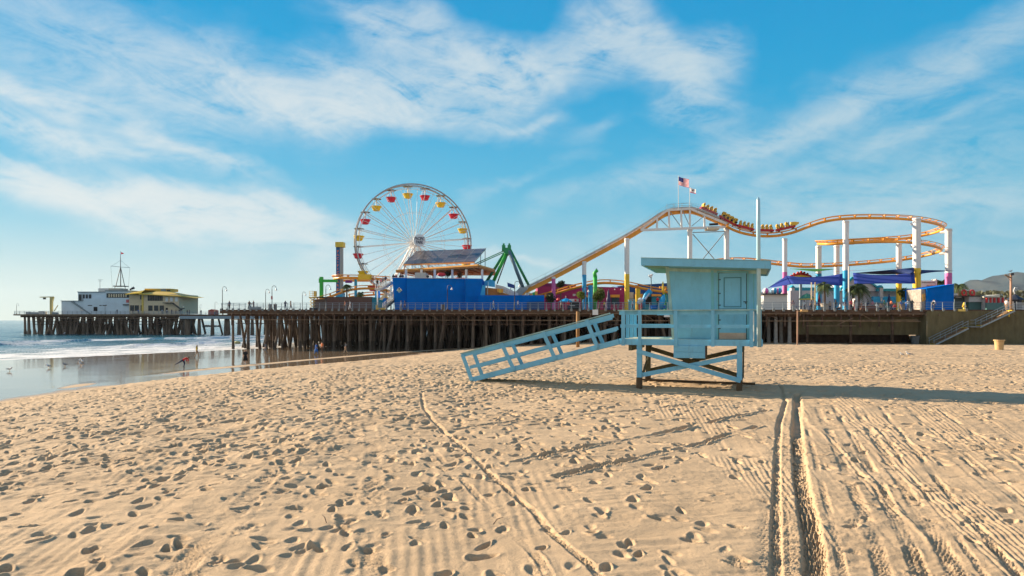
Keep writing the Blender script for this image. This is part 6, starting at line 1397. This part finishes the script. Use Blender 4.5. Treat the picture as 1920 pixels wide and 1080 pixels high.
# ------------------------------------------------------------------ people
POSE = {}
def bones(kind):
    J = {'pel':(0,0,.92),'chest':(0,0,1.32),'neck':(0,0,1.47),'head':(0,.02,1.62),'crown':(0,.01,1.74)}
    for s, n in ((-1,'l'),(1,'r')):
        J.update({'sh'+n:(s*.17,0,1.42),'el'+n:(s*.23,0,1.13),'wr'+n:(s*.24,.05,.88),'ha'+n:(s*.24,.08,.78),'hi'+n:(s*.09,0,.88),'kn'+n:(s*.10,.01,.48),'an'+n:(s*.10,0,.09),'to'+n:(s*.11,.16,.04)})
    if kind == 'walk':
        J.update({'knl':(-.1,.16,.50),'anl':(-.1,.22,.12),'tol':(-.1,.37,.07),'knr':(.1,-.03,.48),'anr':(.1,-.30,.14),'tor':(.1,-.16,.04),'ell':(-.22,-.12,1.14),'wrl':(-.22,-.12,.90),'hal':(-.22,-.08,.82),'elr':(.22,.08,1.14),'wrr':(.22,.22,.95),'har':(.22,.28,.88)})
    if kind == 'bend':
        J.update({'chest':(0,.34,1.06),'neck':(0,.47,1.10),'head':(0,.60,1.12),'crown':(0,.70,1.12),'shl':(-.17,.42,1.06),'shr':(.17,.42,1.06),'ell':(-.2,.5,.72),'wrl':(-.15,.55,.48),'hal':(-.14,.58,.4),'elr':(.2,.5,.72),'wrr':(.15,.6,.5),'har':(.14,.62,.42),'pel':(0,0,.86),'hil':(-.09,0,.82),'hir':(.09,-.04,.82),'knr':(.1,-.36,.60),'anr':(.1,-.74,.40),'tor':(.1,-.84,.30),'knl':(-.1,.14,.44)})
    if kind == 'sit':
        for k in ('pel','chest','neck','head','crown','shl','shr','ell','elr','wrl','wrr','hal','har','hil','hir'): x,y,z = J[k]; J[k] = (x,y,z-.45)
        J.update({'knl':(-.12,.42,.52),'knr':(.12,.42,.52),'anl':(-.12,.44,.09),'anr':(.12,.44,.09),'tol':(-.12,.6,.04),'tor':(.12,.6,.04),'wrl':(-.16,.22,.62),'hal':(-.14,.30,.60),'wrr':(.16,.22,.62),'har':(.14,.30,.60)})
    if kind == 'ground':
        for k in ('pel','chest','neck','head','crown','shl','shr','ell','elr','wrl','wrr','hal','har','hil','hir'): x,y,z = J[k]; J[k] = (x,y+(z-.9)*.15,z-.80)
        J.update({'knl':(-.12,.38,.38),'knr':(.12,.38,.38),'anl':(-.12,.62,.08),'anr':(.12,.62,.08),'tol':(-.12,.77,.06),'tor':(.12,.77,.06),'wrl':(-.14,.28,.30),'hal':(-.12,.36,.32),'wrr':(.14,.28,.30),'har':(.12,.36,.32)})
    if kind == 'up':
        J.update({'ell':(-.32,.02,1.62),'wrl':(-.38,.05,1.86),'hal':(-.4,.05,1.96),'elr':(.32,.02,1.62),'wrr':(.38,.05,1.86),'har':(.4,.05,1.96)})
        for k in list(J):
            if k[:2] not in ('kn','an','to'): x,y,z = J[k]; J[k] = (x,y,z-.45)
        J.update({'knl':(-.12,.42,.52),'knr':(.12,.42,.52),'anl':(-.12,.44,.09),'anr':(.12,.44,.09),'tol':(-.12,.6,.04),'tor':(.12,.6,.04)})
    if kind == 'lean':
        J.update({'ell':(-.25,.22,1.2),'wrl':(-.2,.42,1.15),'hal':(-.16,.5,1.15),'elr':(.25,.22,1.2),'wrr':(.2,.42,1.15),'har':(.16,.5,1.15)})
    return J
RAD = {'pel':.135,'chest':.145,'neck':.055,'head':.095,'crown':.075,'sh':.065,'el':.045,'wr':.033,'ha':.035,'hi':.095,'kn':.06,'an':.042,'to':.04}
ED = [('pel','chest',1),('chest','neck',1),('neck','head',0),('head','crown',4)]+[e for n in 'lr' for e in (('chest','sh'+n,1),('sh'+n,'el'+n,1),('el'+n,'wr'+n,0),('wr'+n,'ha'+n,0),('pel','hi'+n,2),('hi'+n,'kn'+n,2),('kn'+n,'an'+n,2),('an'+n,'to'+n,3))]
def pose(kind):
    if kind in POSE: return POSE[kind]
    J = bones(kind); names = list(J); me = bpy.data.meshes.new('b'); me.from_pydata([J[n] for n in names], [(names.index(a), names.index(b)) for a, b, _ in ED], [])
    o = bpy.data.objects.new('b', me); COL.objects.link(o); sm = o.modifiers.new('s', 'SKIN'); ss = o.modifiers.new('u', 'SUBSURF'); ss.levels = 1; ss.render_levels = 1
    for i, n in enumerate(names):
        r = RAD.get(n, RAD.get(n[:2], .05)); sv = me.skin_vertices[0].data[i]; sv.radius = (r*1.15, r*(.8 if n in ('pel','chest') else 1.15)); sv.use_root = (n == 'pel')
    dg = bpy.context.evaluated_depsgraph_get(); em = bpy.data.meshes.new_from_object(o.evaluated_get(dg)); bpy.data.objects.remove(o)
    seg = [(Vector(J[a]), Vector(J[b]), m_) for a, b, m_ in ED]
    idx = []
    for p_ in em.polygons:
        c = p_.center; best = 9; bm_ = 1
        for a, b, m_ in seg:
            t = max(0, min(1, (c-a).dot(b-a)/(b-a).length_squared)); d = (c-(a+(b-a)*t)).length
            if d < best: best = d; bm_ = m_
        h = Vector(J['head']); back = (Vector(J['head'])-Vector(J['neck'])).normalized()
        if bm_ in (0, 4) and (c-h).length < .2: bm_ = 4 if ((c-h).dot(back) > .02 or (c.y < h.y-.035)) else 0
        idx.append(bm_); p_.use_smooth = True
    em.materials.clear()
    for _ in range(5): em.materials.append(None)
    em.polygons.foreach_set('material_index', idx)
    POSE[kind] = em; return em
SKIN_ = mat('skin', (.45,.25,.16), .6, var=.05); SHOE = mat('shoes', (.04,.035,.03), .6)
CL_ = {'black':(.01,.01,.012),'white':(.65,.65,.65),'red':(.55,.02,.03),'blue':(.04,.14,.42),'pale':(.35,.45,.55),'yellow':(.65,.42,.05),'navy':(.02,.03,.08),'grey':(.18,.18,.19),'tan':(.40,.28,.18),'orange':(.65,.18,.06),'pink':(.55,.2,.25),'maroon':(.20,.02,.05),'green':(.05,.22,.08),'brown':(.10,.05,.03),'skin':(.45,.25,.16)}
HAIRM = {k: mat('hair_'+k, c, .6) for k, c in (('dark',(.012,.008,.006)),('brown',(.07,.035,.018)),('fair',(.30,.18,.08)))}
def cm(k): return mat('cloth_'+k, CL_[k], .85, var=.1)
def person(loc, kind, top, bot, rz, label, hair='dark', sc=1.0, extra=None, group=None, sleeves=None):
    me = pose(kind).copy(); idx_ = [p_.material_index for p_ in me.polygons]; me.materials.clear()
    for m_ in (SKIN_, cm(top), cm(bot), SHOE, HAIRM[hair]): me.materials.append(m_)
    me.polygons.foreach_set('material_index', idx_)
    o = bpy.data.objects.new('person', me); COL.objects.link(o); o.location = loc; o.rotation_euler = (0,0,rz); o.scale = (sc,)*3; WL[o.name] = Matrix.Translation(Vector(loc)) @ Matrix.Rotation(rz, 4, 'Z') @ Matrix.Scale(sc, 4)
    tag(o, label, 'person', group)
    if extra in ('dress', 'skirt', 'coat'):
        q = MB(); q.lathe((0,0,0), [(.30,.42 if extra != 'coat' else .3),(.22,.75),(.15,1.0),(.17,1.2),(.15,1.4),(.07,1.47)] if extra != 'skirt' else [(.32,.35),(.22,.7),(.15,1.0)], 10); obj('dress' if extra != 'coat' else 'coat', q, cm(top), o, local=True, smooth=True)
    if extra == 'pack':
        q = MB(); q.ball((0,-.22,1.2), .2, sc=(.8,.6,1.2)); obj('backpack', q, cm('black'), o, local=True, smooth=True)
    return o
def gp(px, py): # a point of the beach under this pixel
    lo_, hi_ = 8.0, 200.0
    for _ in range(50):
        m_ = (lo_+hi_)/2; v = P(px, py, m_)
        if v.z > gz(v.x, v.y): lo_ = m_
        else: hi_ = m_
    v = P(px, py, lo_); v.z = gz(v.x, v.y); return v
R = math.radians
person(gp(343, 690), 'bend', 'red', 'navy', R(-90), 'person in a red top bending forward on one leg on the wet sand', 'brown')
person(gp(369, 671), 'walk', 'yellow', 'tan', R(-90), 'person in a yellow top walking in the shallows left of the bending one', 'fair')
person(gp(460, 683), 'stand', 'black', 'skin', R(200), 'person in a loose black dress standing with bare legs at the wet sand edge', 'dark', extra='dress')
person(gp(497.5, 664), 'walk', 'grey', 'grey', R(90), 'person in pale grey clothes stepping through shallow water by the pier', 'brown')
person(gp(593, 665), 'walk', 'blue', 'blue', R(-90), 'person in a long bright blue dress walking beside the pier piles', 'brown', extra='dress')
person(gp(604, 662), 'stand', 'orange', 'brown', R(150), 'person in orange standing in the pier shade next to the blue dress', 'brown')
person(gp(648, 663), 'walk', 'grey', 'tan', R(90), 'slim person in grey walking at the water under the pier', 'brown')
person(gp(933, 641), 'ground', 'pale', 'navy', R(90), 'person in pale blue seated on the sand beyond the ramp foot', 'brown')
person(gp(1113, 641), 'ground', 'black', 'white', R(100), 'person in black and white lying back on the sand behind the ramp', 'dark')
person(gp(1151, 640), 'stand', 'orange', 'pale', R(160), 'person in an orange red top standing behind the ramp posts', 'brown')
person(gp(1157, 640), 'stand', 'red', 'white', R(190), 'person in a red shirt standing close beside the orange topped one', 'brown')
person(gp(1138, 637.5), 'walk', 'tan', 'black', R(110), 'person in a tan top and black trousers walking behind the ramp end', 'fair')
person(gp(1126, 640.5), 'ground', 'maroon', 'tan', R(60), 'child in maroon crouched on the sand among the group behind the ramp', 'dark', .7)
def dp(px, dY, kind, top, bot, rz, label, hair='dark', sc=1.0, extra=None, group=None): return person(footing(px, dY), kind, top, bot, R(rz), label, hair, sc, extra, group)
dp(430, 2, 'stand', 'navy', 'black', 160, 'person in dark clothes alone at the seaward end of the railing')
dp(467.5, 2.5, 'lean', 'black', 'navy', 200, 'left of two dark clad people chatting on the deck corner', extra='coat'); dp(475.5, 2.5, 'lean', 'navy', 'grey', 150, 'right of two dark clad people chatting on the deck corner')
dp(535, 2, 'lean', 'navy', 'navy', 10, 'person in navy leaning on the railing right of the tall lamps'); dp(545, 3, 'walk', 'tan', 'grey', -90, 'person in tan walking on the deck near the lift', 'brown')
dp(647, 3, 'walk', 'orange', 'brown', 90, 'person in an orange top walking before the brown board wall', 'brown'); dp(656.5, 2, 'walk', 'white', 'white', 90, 'person all in white carrying things before the brown wall', 'dark')
dp(752, 2, 'walk', 'pale', 'grey', 90, 'person in faded blue walking below the diamond sign', 'brown'); dp(759, 2.5, 'walk', 'navy', 'navy', 90, 'person in dark blue walking past the left seam of the blue wall', 'dark')
dp(925, 1, 'walk', 'white', 'pale', -90, 'person in white mid stride left of the large crook lamp', 'dark'); dp(971, 1.2, 'walk', 'white', 'blue', -90, 'person in a white top and jeans right of the large crook lamp', 'dark'); 
v = DP(1233, 574.5, 9.8); person(v, 'stand', 'red', 'black', R(180), 'person in a bright red jacket standing at the blue arm ride', 'dark')
for i, (px, dY, kd, t_, b_, rz, lb, s_) in enumerate(((1521,2,'stand','grey','black',20,'person in grey by the railing left of the planter',1),(1567,3,'walk','black','navy',90,'person in black walking right of the planter',1),(1596,2,'stand','red','black',10,'person in red beside the sky blue column',1),(1602.5,2.4,'stand','brown','red',30,'person in brown and red next to the sky blue column',1),(1615,1.5,'walk','brown','skin',-90,'child walking in shorts right of the sky blue column',.8),
    (1644,6,'sit','white','tan',0,'person in white seated at the deck tables',1),(1652,6,'sit','tan','navy',0,'person in tan seated at the deck tables',1),(1678,7,'sit','red','navy',0,'person in red seated between the yellow columns',1),(1703,2,'lean','pale','navy',20,'left of two people at the railing before the near yellow column',1),(1710,2,'lean','black','navy',-30,'right of two people at the railing before the near yellow column',1),
    (1887,1,'stand','white','tan',120,'person in a white top standing at the head of the beach stairs',1),(1575,7,'sit','pale','black',90,'person in pale blue seated behind the planter',1),(1530,8,'walk','blue','black',90,'person in blue walking below the left violet sail',1),(1627,9,'walk','navy','grey',90,'person in navy walking before the teal and white hall',1),(1664,12,'sit','green','navy',0,'person in green seated below the right violet sail',1))):
    dp(px, dY, kd, t_, b_, rz, lb, 'brown' if i % 3 else 'dark', s_)
for px, dY, kd, t_, b_, rz, lb in ((1487,4,'stand','maroon','grey',20,'person in maroon just right of the white booth'),(1508,6,'walk','white','navy',90,'person in a white top passing the parasol cart'),(1556,10,'stand','tan','black',0,'person in tan between the planter palm and the sky blue column'),(1584,4,'walk','navy','tan',-90,'person in navy passing behind the sky blue front column'),(1636,3.5,'walk','pink','grey',90,'person in pink behind the long planter box'),(1658,4,'stand','green','grey',30,'person in green standing by the closed navy umbrella'),(1671,3,'walk','orange','navy',-90,'person in orange left of the far yellow column'),(1690,5,'stand','blue','tan',10,'person in blue under the bushy green tree'),(1186,3,'walk','pale','navy',90,'person in pale blue before the turquoise booth'),(1052,3,'walk','grey','black',-90,'person in grey between the pink column and the snack stall'),(1066,4,'stand','red','navy',0,'person in red at the counter of the snack stall'),(1133,4,'walk','yellow','black',90,'person in yellow right of the larger round tree'),(1159,3.5,'stand','navy','grey',20,'person in navy under the orange awning of the magenta arcade')):
    dp(px, dY, kd, t_, b_, rz, lb, 'brown' if px % 2 else 'dark')
dp(1751, 1.5, 'walk', 'white', 'navy', -60, 'person in white with a black backpack before the blue end building', 'dark', extra='pack')
for px, dz, t_, lb in ((737.5,520,'black','leftmost head above the blue wall, in black'),(742.5,520,'maroon','person in maroon looking over the blue wall'),(750.5,520,'black','taller person in black on the blue building terrace'),(755,520,'navy','person in navy on the terrace by the first post'),(802,521,'black','lone person on the terrace before the tan hut')):
    v = DP(px, 520, 7.5); v.z = DP(px, 521, 7.5).z-1.0; person(v, 'stand', t_, 'black', R(170), lb)
v = DP(707.5, 541, 6.8); person(v, 'stand', 'black', 'navy', R(170), 'person in black at the top corner of the white platform')
for px, t_, lb in ((714,'pink','person in pink queuing on the white platform'),(718,'grey','person in grey queuing on the white platform'),(723,'navy','person in navy near the top of the white stair')):
    v = DP(px, 539-(px-714)*.5, 7.2); person(v, 'stand', t_, 'grey', R(170), lb)
# riders
def rider(key, side, kd, t_, lb):
    v = SEATS[key][side]; d = SEATS[key][2]; person(v+Vector((0,0,-.48)), kd, t_, 'navy', math.atan2(-d.x, d.y), lb)
rider((1309,0), 0, 'up', 'black', 'rider in the last coaster row with both arms raised'); rider((1309,0), 1, 'up', 'navy', 'rider in the last coaster row on the far side, arms up')
rider((1456,0), 0, 'sit', 'black', 'rider in the back row of the front coaster car'); rider((1456,2), 0, 'sit', 'navy', 'rider in the front row behind the coaster nose')
rider((1379,1), 0, 'sit', 'grey', 'rider in the middle coaster car, second row'); rider((1345,2), 0, 'sit', 'maroon', 'rider in the fourth coaster car, third row')
# far crowd on the pier head, small
fg = 'small figures on the far pier'
for i, (px, t_, lb) in enumerate(((300,'pale','pale blue figure below the restaurant windows'),(309,'white','white figure below the restaurant door'),(318,'navy','navy figure under the restaurant balcony'),(326,'tan','tan figure near the foot of the restaurant stair'),(334,'grey','grey figure by the end of the restaurant'),(255,'blue','blue figure before the restaurant corner'),(245,'black','black figure between the two far buildings'),(215,'navy','navy figure before the harbour building'))):
    person(Vector((xe(px), YE+1.5, ze(589)+.01)), 'stand', t_, 'navy', R(170), lb, group=fg)
for px, t_, lb in ((346,'black','first dark figure on the far walkway'),(350,'grey','grey figure on the far walkway'),(372,'navy','navy figure by the twin far lamp'),(398,'tan','tan figure left of the far lamp')):
    person(Vector((xe(px, YC), YC+2, ze(590, YC))), 'stand', t_, 'navy', R(170), lb, group=fg)
q = MB(); q.prism([(xe(383,YC), YC+3, ze(590,YC)), (xe(396,YC), YC+3, ze(590,YC)), (xe(396,YC), YC+3, ze(581.5,YC)), (xe(389,YC), YC+3, ze(579.5,YC)), (xe(383,YC), YC+3, ze(581.5,YC))], (0,3,0)); tag(obj('red_kiosk', q, mat('kiosk_red', (.35,.08,.06), .7)), 'small red roofed kiosk on the far walkway', 'kiosk')
t = thing('stacked_benches', footing(475, 1), 'low grey bench and bin cluster behind the rail under the chatting pair', 'bench'); pbox(466, 487, 575.5, 580.5, .8, .8, GREYB, 'seat', t); pbox(466, 468, 573, 575.4, .8, .8, GREYB, 'arm', t)
for px, lb in ((516, 'brown litter bin right of the taller paired lamp'), (506, 'grey litter bin between the paired lamps')):
    v = footing(px, .8); q = MB(); q.lathe(v, [(.28,0),(.30,.9),(.33,.92),(.30,1.1)], 10); tag(obj('litter_bin', q, BROWNW if px == 516 else GREY), lb, 'bin')
# deck tables, umbrellas
for i, (px, dY, c_, lb) in enumerate(((1536,9,'red','closed dark red umbrella near the planter palm'),(1667,9,'navy','closed navy umbrella among the deck tables'))):
    v = footing(px, dY); t = thing('closed_umbrella', v, lb, 'umbrella'); q = MB(); q.tube([v, v+Vector((0,0,1))], .04, 6); obj('pole', q, GREY, t); q = MB(); q.lathe(v, [(.22,.9),(.30,1.3),(.2,2.2),(.04,2.9)], 8); obj('canopy', q, cm('maroon' if c_ == 'red' else 'navy'), t, smooth=True)
ku = thing('yellow_green_parasol', footing(1513, 11), 'green and yellow striped parasol over a cart under the left sail', 'parasol'); v = footing(1513, 11); q = MB(); q.tube([v, v+Vector((0,0,3.2))], .05, 6); obj('pole', q, GREY, ku); q = MB(); q.lathe(v, [(1.35,2.0),(1.3,2.15),(.7,2.8),(.05,3.1)], 12); q.m = [1 if i < 12 else 0 for i in range(len(q.f))]; obj('canopy', q, [mat('parasol_green', (.06,.22,.14), .7), YEL], ku)
for i in range(9):
    px = 1494+i*8 if i < 4 else 1640+(i-4)*12; dY = 5+(i%3)*2.5; v = footing(px, dY)
    t = thing('deck_table', v, ['small dark table nearest the white booth','second small deck table right of the booth','third small deck table right of the booth','small deck table left of the parasol cart','leftmost table below the right violet sail','second table below the right violet sail','third table below the right violet sail','table just left of the far yellow column','table between the two yellow columns'][i], 'table', 'small tables on the deck')
    q = MB(); q.lathe(v, [(.45,.72),(.45,.76)], 10); obj('tabletop', q, mat('table_'+str(i%3), [(.05,.2,.4),(.35,.05,.06),(.3,.3,.3)][i%3], .5), t); q = MB(); q.lathe(v, [(.25,0),(.05,.06),(.04,.72)], 8); obj('pedestal', q, DGREY, t)
pc = thing('red_brown_planter_box', footing(1630, 1.6), 'long low red brown planter box behind the railing under the right sail', 'planter box'); pbox(1618, 1645, 573.5, 581.5, 1.6, 1, mat('planter_brown', (.16,.07,.05), .8), 'box', pc)
wm = thing('white_vending_box', footing(1606, 7), 'upright white vending box behind the people by the column', 'vending box'); pbox(1603, 1608.5, 560, 574, 7, .8, OFFW, 'body', wm); pbox(1603.5, 1608, 561, 566, 6.9, .09, GREY, 'panel', wm)
for px, m_, lb in ((1521.5, TAN, 'slim tan mast right of the carnival sign'), (1591.5, OFFW, 'white pipe standing against the sky blue column'), (1528.5, mat('mustard_mast', (.45,.3,.08), .6), 'mustard coloured mast left of the sky blue columns')):
    t = thing('slim_mast', footing(px, 4), lb, 'mast', 'slim masts under the sails'); v = footing(px, 4 if px != 1591.5 else 2.5); q = MB(); q.tube([v, v+Vector((0,0,4.6 if px != 1591.5 else 7))], .09 if px != 1591.5 else .13, 7); obj('pole', q, m_, t)
th2 = thing('terrace_tan_hut', footing(790, 12), 'small tan striped hut on the terrace under the canopy', 'hut'); pbox(778, 798, 511, 522, 12, 3, TAN, 'wall', th2)
rb_ = thing('red_terrace_inflatable', footing(829, 11), 'rounded red float on the terrace behind the wall', 'decoration'); q = MB(); q.ball(DP(828, 515, 11), .7, sc=(1.1,.4,.55)); obj('body', q, RED, rb_, smooth=True)
# ------------------------------------------------------------------ flags
def flag(px0, px1, py0, py1, Y, fn, mats, label, name, ns=20, nr=13, dip=.25):
    q = MB(); A = PY(px0, py0, Y); W = (px1-px0)*Y/1280; H = (py1-py0)*Y/1280; H0 = H*(1-dip); vs = []
    for j in range(nr+1):
        for i in range(ns+1):
            u = i/ns; vs.append(A+Vector((W*u, .16*math.sin(u*7), -H0*j/nr-H*dip*u+.06*math.sin(u*6+1))))
    for j in range(nr):
        for i in range(ns): q.m.append(fn(i/ns, j/nr)); q.f.append((j*(ns+1)+i, (j+1)*(ns+1)+i, (j+1)*(ns+1)+i+1, j*(ns+1)+i+1))
    q.v = vs
    s_ = q; 
    o = obj(name, q, mats); tag(o, label, 'flag'); return o, A, W, H0, H*dip
FR = mat('flag_red', (.60,.02,.05), .8, trans=.3); FW = mat('flag_white', (.75,.75,.75), .8, trans=.3); FB = mat('flag_blue', (.02,.03,.20), .8, trans=.2)
o, A, W, H0, dp_ = flag(1272.5, 1292, 331.5, 352, 133, lambda u, v_: 2 if (u < .42 and v_ < 7/13-.01) else (0 if int(v_*13+.01) % 2 == 0 else 1), [FR, FW, FB], 'striped red and white flag with a starred blue corner on the crest', 'striped_flag')
q = MB()
for j in range(9):
    for i in range(6 if j % 2 == 0 else 5):
        u = .03+(i+.5*(j%2))*.065; c = A+Vector((W*u, .16*math.sin(u*7)-.02, -H0*(.03+j*.055)-dp_*u+.06*math.sin(u*6+1)-.02)); r = .028
        pts = [c+Vector((math.sin(k*PI/5)*(r if k%2==0 else r*.45), 0, math.cos(k*PI/5)*(r if k%2==0 else r*.45))) for k in range(10)]; q.prism(pts, (0,-.008,0))
st_ = obj('stars', q, FW, o)
o2, A, W, H0, dp_ = flag(1293.6, 1305, 352, 363.5, 133, lambda u, v_: 0 if v_ > .80 else 1, [FR, FW], 'small white flag with a brown bear and red stripe below it', 'bear_flag')
q = MB(); c = A+Vector((W*.55, -.14, -H0*.40-dp_*.5)); BE = [(-.28,-.05),(-.30,.05),(-.18,.13),(0,.12),(.12,.14),(.22,.10),(.30,.04),(.28,-.01),(.2,0),(.2,-.15),(.12,-.15),(.1,-.04),(-.05,-.04),(-.08,-.15),(-.16,-.15),(-.18,-.05),(-.24,-.15),(-.3,-.15)]
q.prism([c+Vector((x, 0, z)) for x, z in BE], (0,.03,0)); obj('bear', q, mat('bear_brown', (.10,.05,.02), .8), o2)
q = MB(); c = A+Vector((W*.15, -.08, -H0*.15-dp_*.1)); q.prism([c+Vector((math.sin(k*PI/5)*(.09 if k%2==0 else .04), 0, math.cos(k*PI/5)*(.09 if k%2==0 else .04))) for k in range(10)], (0,.02,0)); obj('red_star', q, FR, o2)
for px, y0, y1, lb in ((1272, 329.5, 394, 'slender flagpole of the striped flag on the coaster crest'), (1293.2, 350, 392, 'shorter flagpole of the bear flag on the coaster crest')):
    q = MB(); q.tube([PY(px, y1, 133), PY(px, y0, 133)], .05, 6); tag(obj('flagpole', q, OFFW), lb, 'flagpole')
# ------------------------------------------------------------------ birds
GW = mat('gull_white', (.75,.75,.74), .7); GG = mat('gull_grey_wing', (.20,.21,.23), .7); GBK = mat('gull_black', (.02,.02,.02), .6); GYL = mat('gull_bill', (.6,.35,.05), .5)
def gull(loc, rz, label, sc=1.0, dark=False, legs=True):
    o = thing('seagull', loc, label, 'seagull', rz=rz); B = MB(); n = 10
    B.tube([(-.20,0,.17),(-.12,0,.18),(0,0,.19),(.10,0,.22),(.15,0,.28),(.18,0,.33),(.215,0,.335),(.235,0,.33)], [.015,.055,.078,.070,.045,.042,.038,.012], n); b = obj('body', B, GG if dark else GW, o, local=True, smooth=True)
    for s in (1,-1):
        B = MB(); B.prism([(.09,s*.055,.24),(-.05,s*.075,.25),(-.20,s*.045,.215),(-.31,s*.015,.20),(-.18,s*.07,.165),(0,s*.085,.17)], (0,s*.012,0)); w_ = obj('wing', B, GG, o, local=True)
    B = MB(); B.prism([(-.19,-.02,.215),(-.33,-.004,.20),(-.33,.004,.20),(-.19,.02,.215)], (0,0,.012)); obj('wing_tips', B, GBK, o, local=True)
    B = MB(); B.tube([(.225,0,.33),(.27,0,.322),(.285,0,.312)], [.013,.009,.003], 6); obj('bill', B, GYL, o, local=True)
    if legs:
        for s in (1,-1): B = MB(); B.tube([(.01,s*.03,.13),(.0,s*.03,.0)], .007, 5); B.tube([(.0,s*.03,.004),(.05,s*.035,.004)], .008, 4); obj('leg', B, GYL, o, local=True)
    o.scale = (sc,)*3; return o
gull(gp(1691, 668.3), R(200), 'smaller of two white gulls standing on the dry sand at right', .85); gull(gp(1704, 668.8), R(185), 'larger grey winged gull on the dry sand, right of its companion', 1.05)
for px, py, rz, lb, dk in ((18,696,0,'gull standing alone in the shallow water at the far left',0),(91,690,170,'gull left of the brown one on the wet sand',0),(122,687,180,'brownish gull on the wet sand reflections',1),(147,679,20,'upper gull of three at the surf edge',0),(152,685.5,200,'gull on wet sand below the upper one',0),(155,681,150,'gull standing right of the upper one at the surf edge',0)): gull(gp(px, py), R(rz), lb, 1.2, bool(dk))
gull(P(1494.8, 583, 95), R(190), 'white gull perched on top of the thin signpost', .9, legs=False); gull(DP(1895, 511.3, -.9), R(0), 'dark bird perched on the floodlight of the wooden pole', 1.2, True, False)
gull(Vector((xe(148), YE-8, .25)), R(90), 'white buoy like gull floating before the far pier piles', 2.0, legs=False)
for px, py, lb in ((1118.5, 505.8, 'upper of two tiny dark birds over the magenta arcade'), (1116.8, 509.5, 'lower of two tiny dark birds over the magenta arcade')):
    t = thing('flying_bird', DP(px, py, 20), lb, 'bird'); B = MB(); B.tube([(-.22,0,0),(0,0,0),(.24,0,.02)], [.02,.09,.02], 6); obj('body', B, GBK, t, local=True)
    for s in (1,-1): B = MB(); B.prism([(.1,s*.04,.02),(.0,s*.45,.26),(-.12,s*.7,.16),(-.12,s*.04,.02)], (0,0,.015)); obj('wing', B, GBK, t, local=True)
# ------------------------------------------------------------------ bins, bicycle
def bin_(px, py, w0, h, m_, label, nm='trash_bin', rim=1.08, square=False):
    b_ = gp(px, py); k = b_.y/1280; t = thing(nm, b_, label, 'trash bin'); r = w0*k/2; H = h*k; n = 4 if square else 16
    q = MB(); q.lathe(b_, [(r*.78,-.05),(r*.95,H*.9),(r*rim,H*.9),(r*rim,H)], n); obj('body', q, m_, t); q = MB(); q.lathe(b_, [(r*.85,H-.02),(r*.85,H+.012)], n); obj('dark_mouth', q, DARK, t)
    return t
bin_(1716, 645.5, 15, 16, mat('bin_grey', (.085,.09,.09), .6), 'dark grey round trash bin in front of the pier end wall'); bin_(1727, 643, 13, 14, mat('bin_grey2', (.06,.065,.065), .6), 'second grey bin half hidden behind the front one by the stairs')
bin_(1873.5, 656, 17, 19, mat('bin_tan', (.50,.33,.15), .7), 'tan flared trash bin standing on the open sand at far right', rim=1.12)
bl_ = gp(1830, 643.5); bk = thing('bicycle', bl_, 'dark bicycle parked against the olive end wall below the stairs', 'bicycle'); DY = Vector((0,0,0))
for dx in (-.55, .55):
    q = MB(); c = bl_+Vector((dx, 0, .34)); q.tube([c+Vector((.33*math.cos(a_),0,.33*math.sin(a_))) for a_ in np.linspace(0, 2*PI, 21)], .022, 6); w_ = obj('wheel', q, DGREY, bk)
    q = MB(); [q.tube([c, c+Vector((.32*math.cos(a_),0,.32*math.sin(a_)))], .005, 4) for a_ in np.linspace(0, 2*PI, 11)[:-1]]; obj('spokes', q, GREY, w_)
q = MB(); v = lambda x, z: bl_+Vector((x, 0, z))
for a_, b_ in (((-.55,.34),(-.1,.3)),((-.1,.3),(-.25,.8)),((-.1,.3),(.38,.75)),((-.25,.72),(.38,.78)),((-.55,.34),(-.25,.72)),((.38,.82),(.55,.34))): q.tube([v(*a_), v(*b_)], .018, 6)
obj('frame', q, DGREY, bk); q = MB(); q.box(v(-.27,.84), (.25,.14,.05)); obj('saddle', q, DARK, bk); q = MB(); q.tube([v(.38,.8)+Vector((0,-.25,.12)), v(.38,.8)+Vector((.05,0,.12)), v(.38,.8)+Vector((0,.25,.12))], .016, 6); obj('handlebar', q, DARK, bk)
# rocks in the far water and a yellow buoy
RK = mat('dark_rock', (.05,.045,.04), .9, var=.3)
q = MB()
for i in range(9):
    px = 383+i*3.4; v = P(px, 612, 520); v.z = .2; q.ball(v, rt.uniform(.8,1.6), n=7, m=5, sc=(1.6,1,.9))
o = obj('sea_rocks', q, RK); o['kind'] = 'stuff'; tag(o, 'low dark rocks breaking the sea beyond the walkway', 'rocks')
v = P(445, 637, 150); v.z = .3; t = thing('sea_buoy', v, 'pale yellow float in the surf beside the corner pile', 'buoy'); q = MB(); q.ball(v, .5, sc=(1.5,1,.7)); obj('body', q, mat('buoy_yellow', (.5,.45,.2), .6), t, smooth=True)
# dry sticks and weed scraps on the sand
for i, (px, py, lb) in enumerate(((1245,869,'thin dry stick poking from the sand right of centre'),(1236,887,'short curved twig on the raked sand'),(925,988,'small dark scrap of weed near the curved rut'),(612,985,'tiny upright twig in the left foreground'))):
    g_ = G(px, py); b_ = Vector((g_[0], g_[1], gz(*g_)+.03)); t_ = MB(); a_ = rt.uniform(0, 6); t_.tube([b_, b_+Vector((.05*math.cos(a_), .05*math.sin(a_), .05)), b_+Vector((.13*math.cos(a_), .13*math.sin(a_), .06))], [.006,.005,.002], 5); tag(obj('twig', t_, BARK), lb, 'twig')
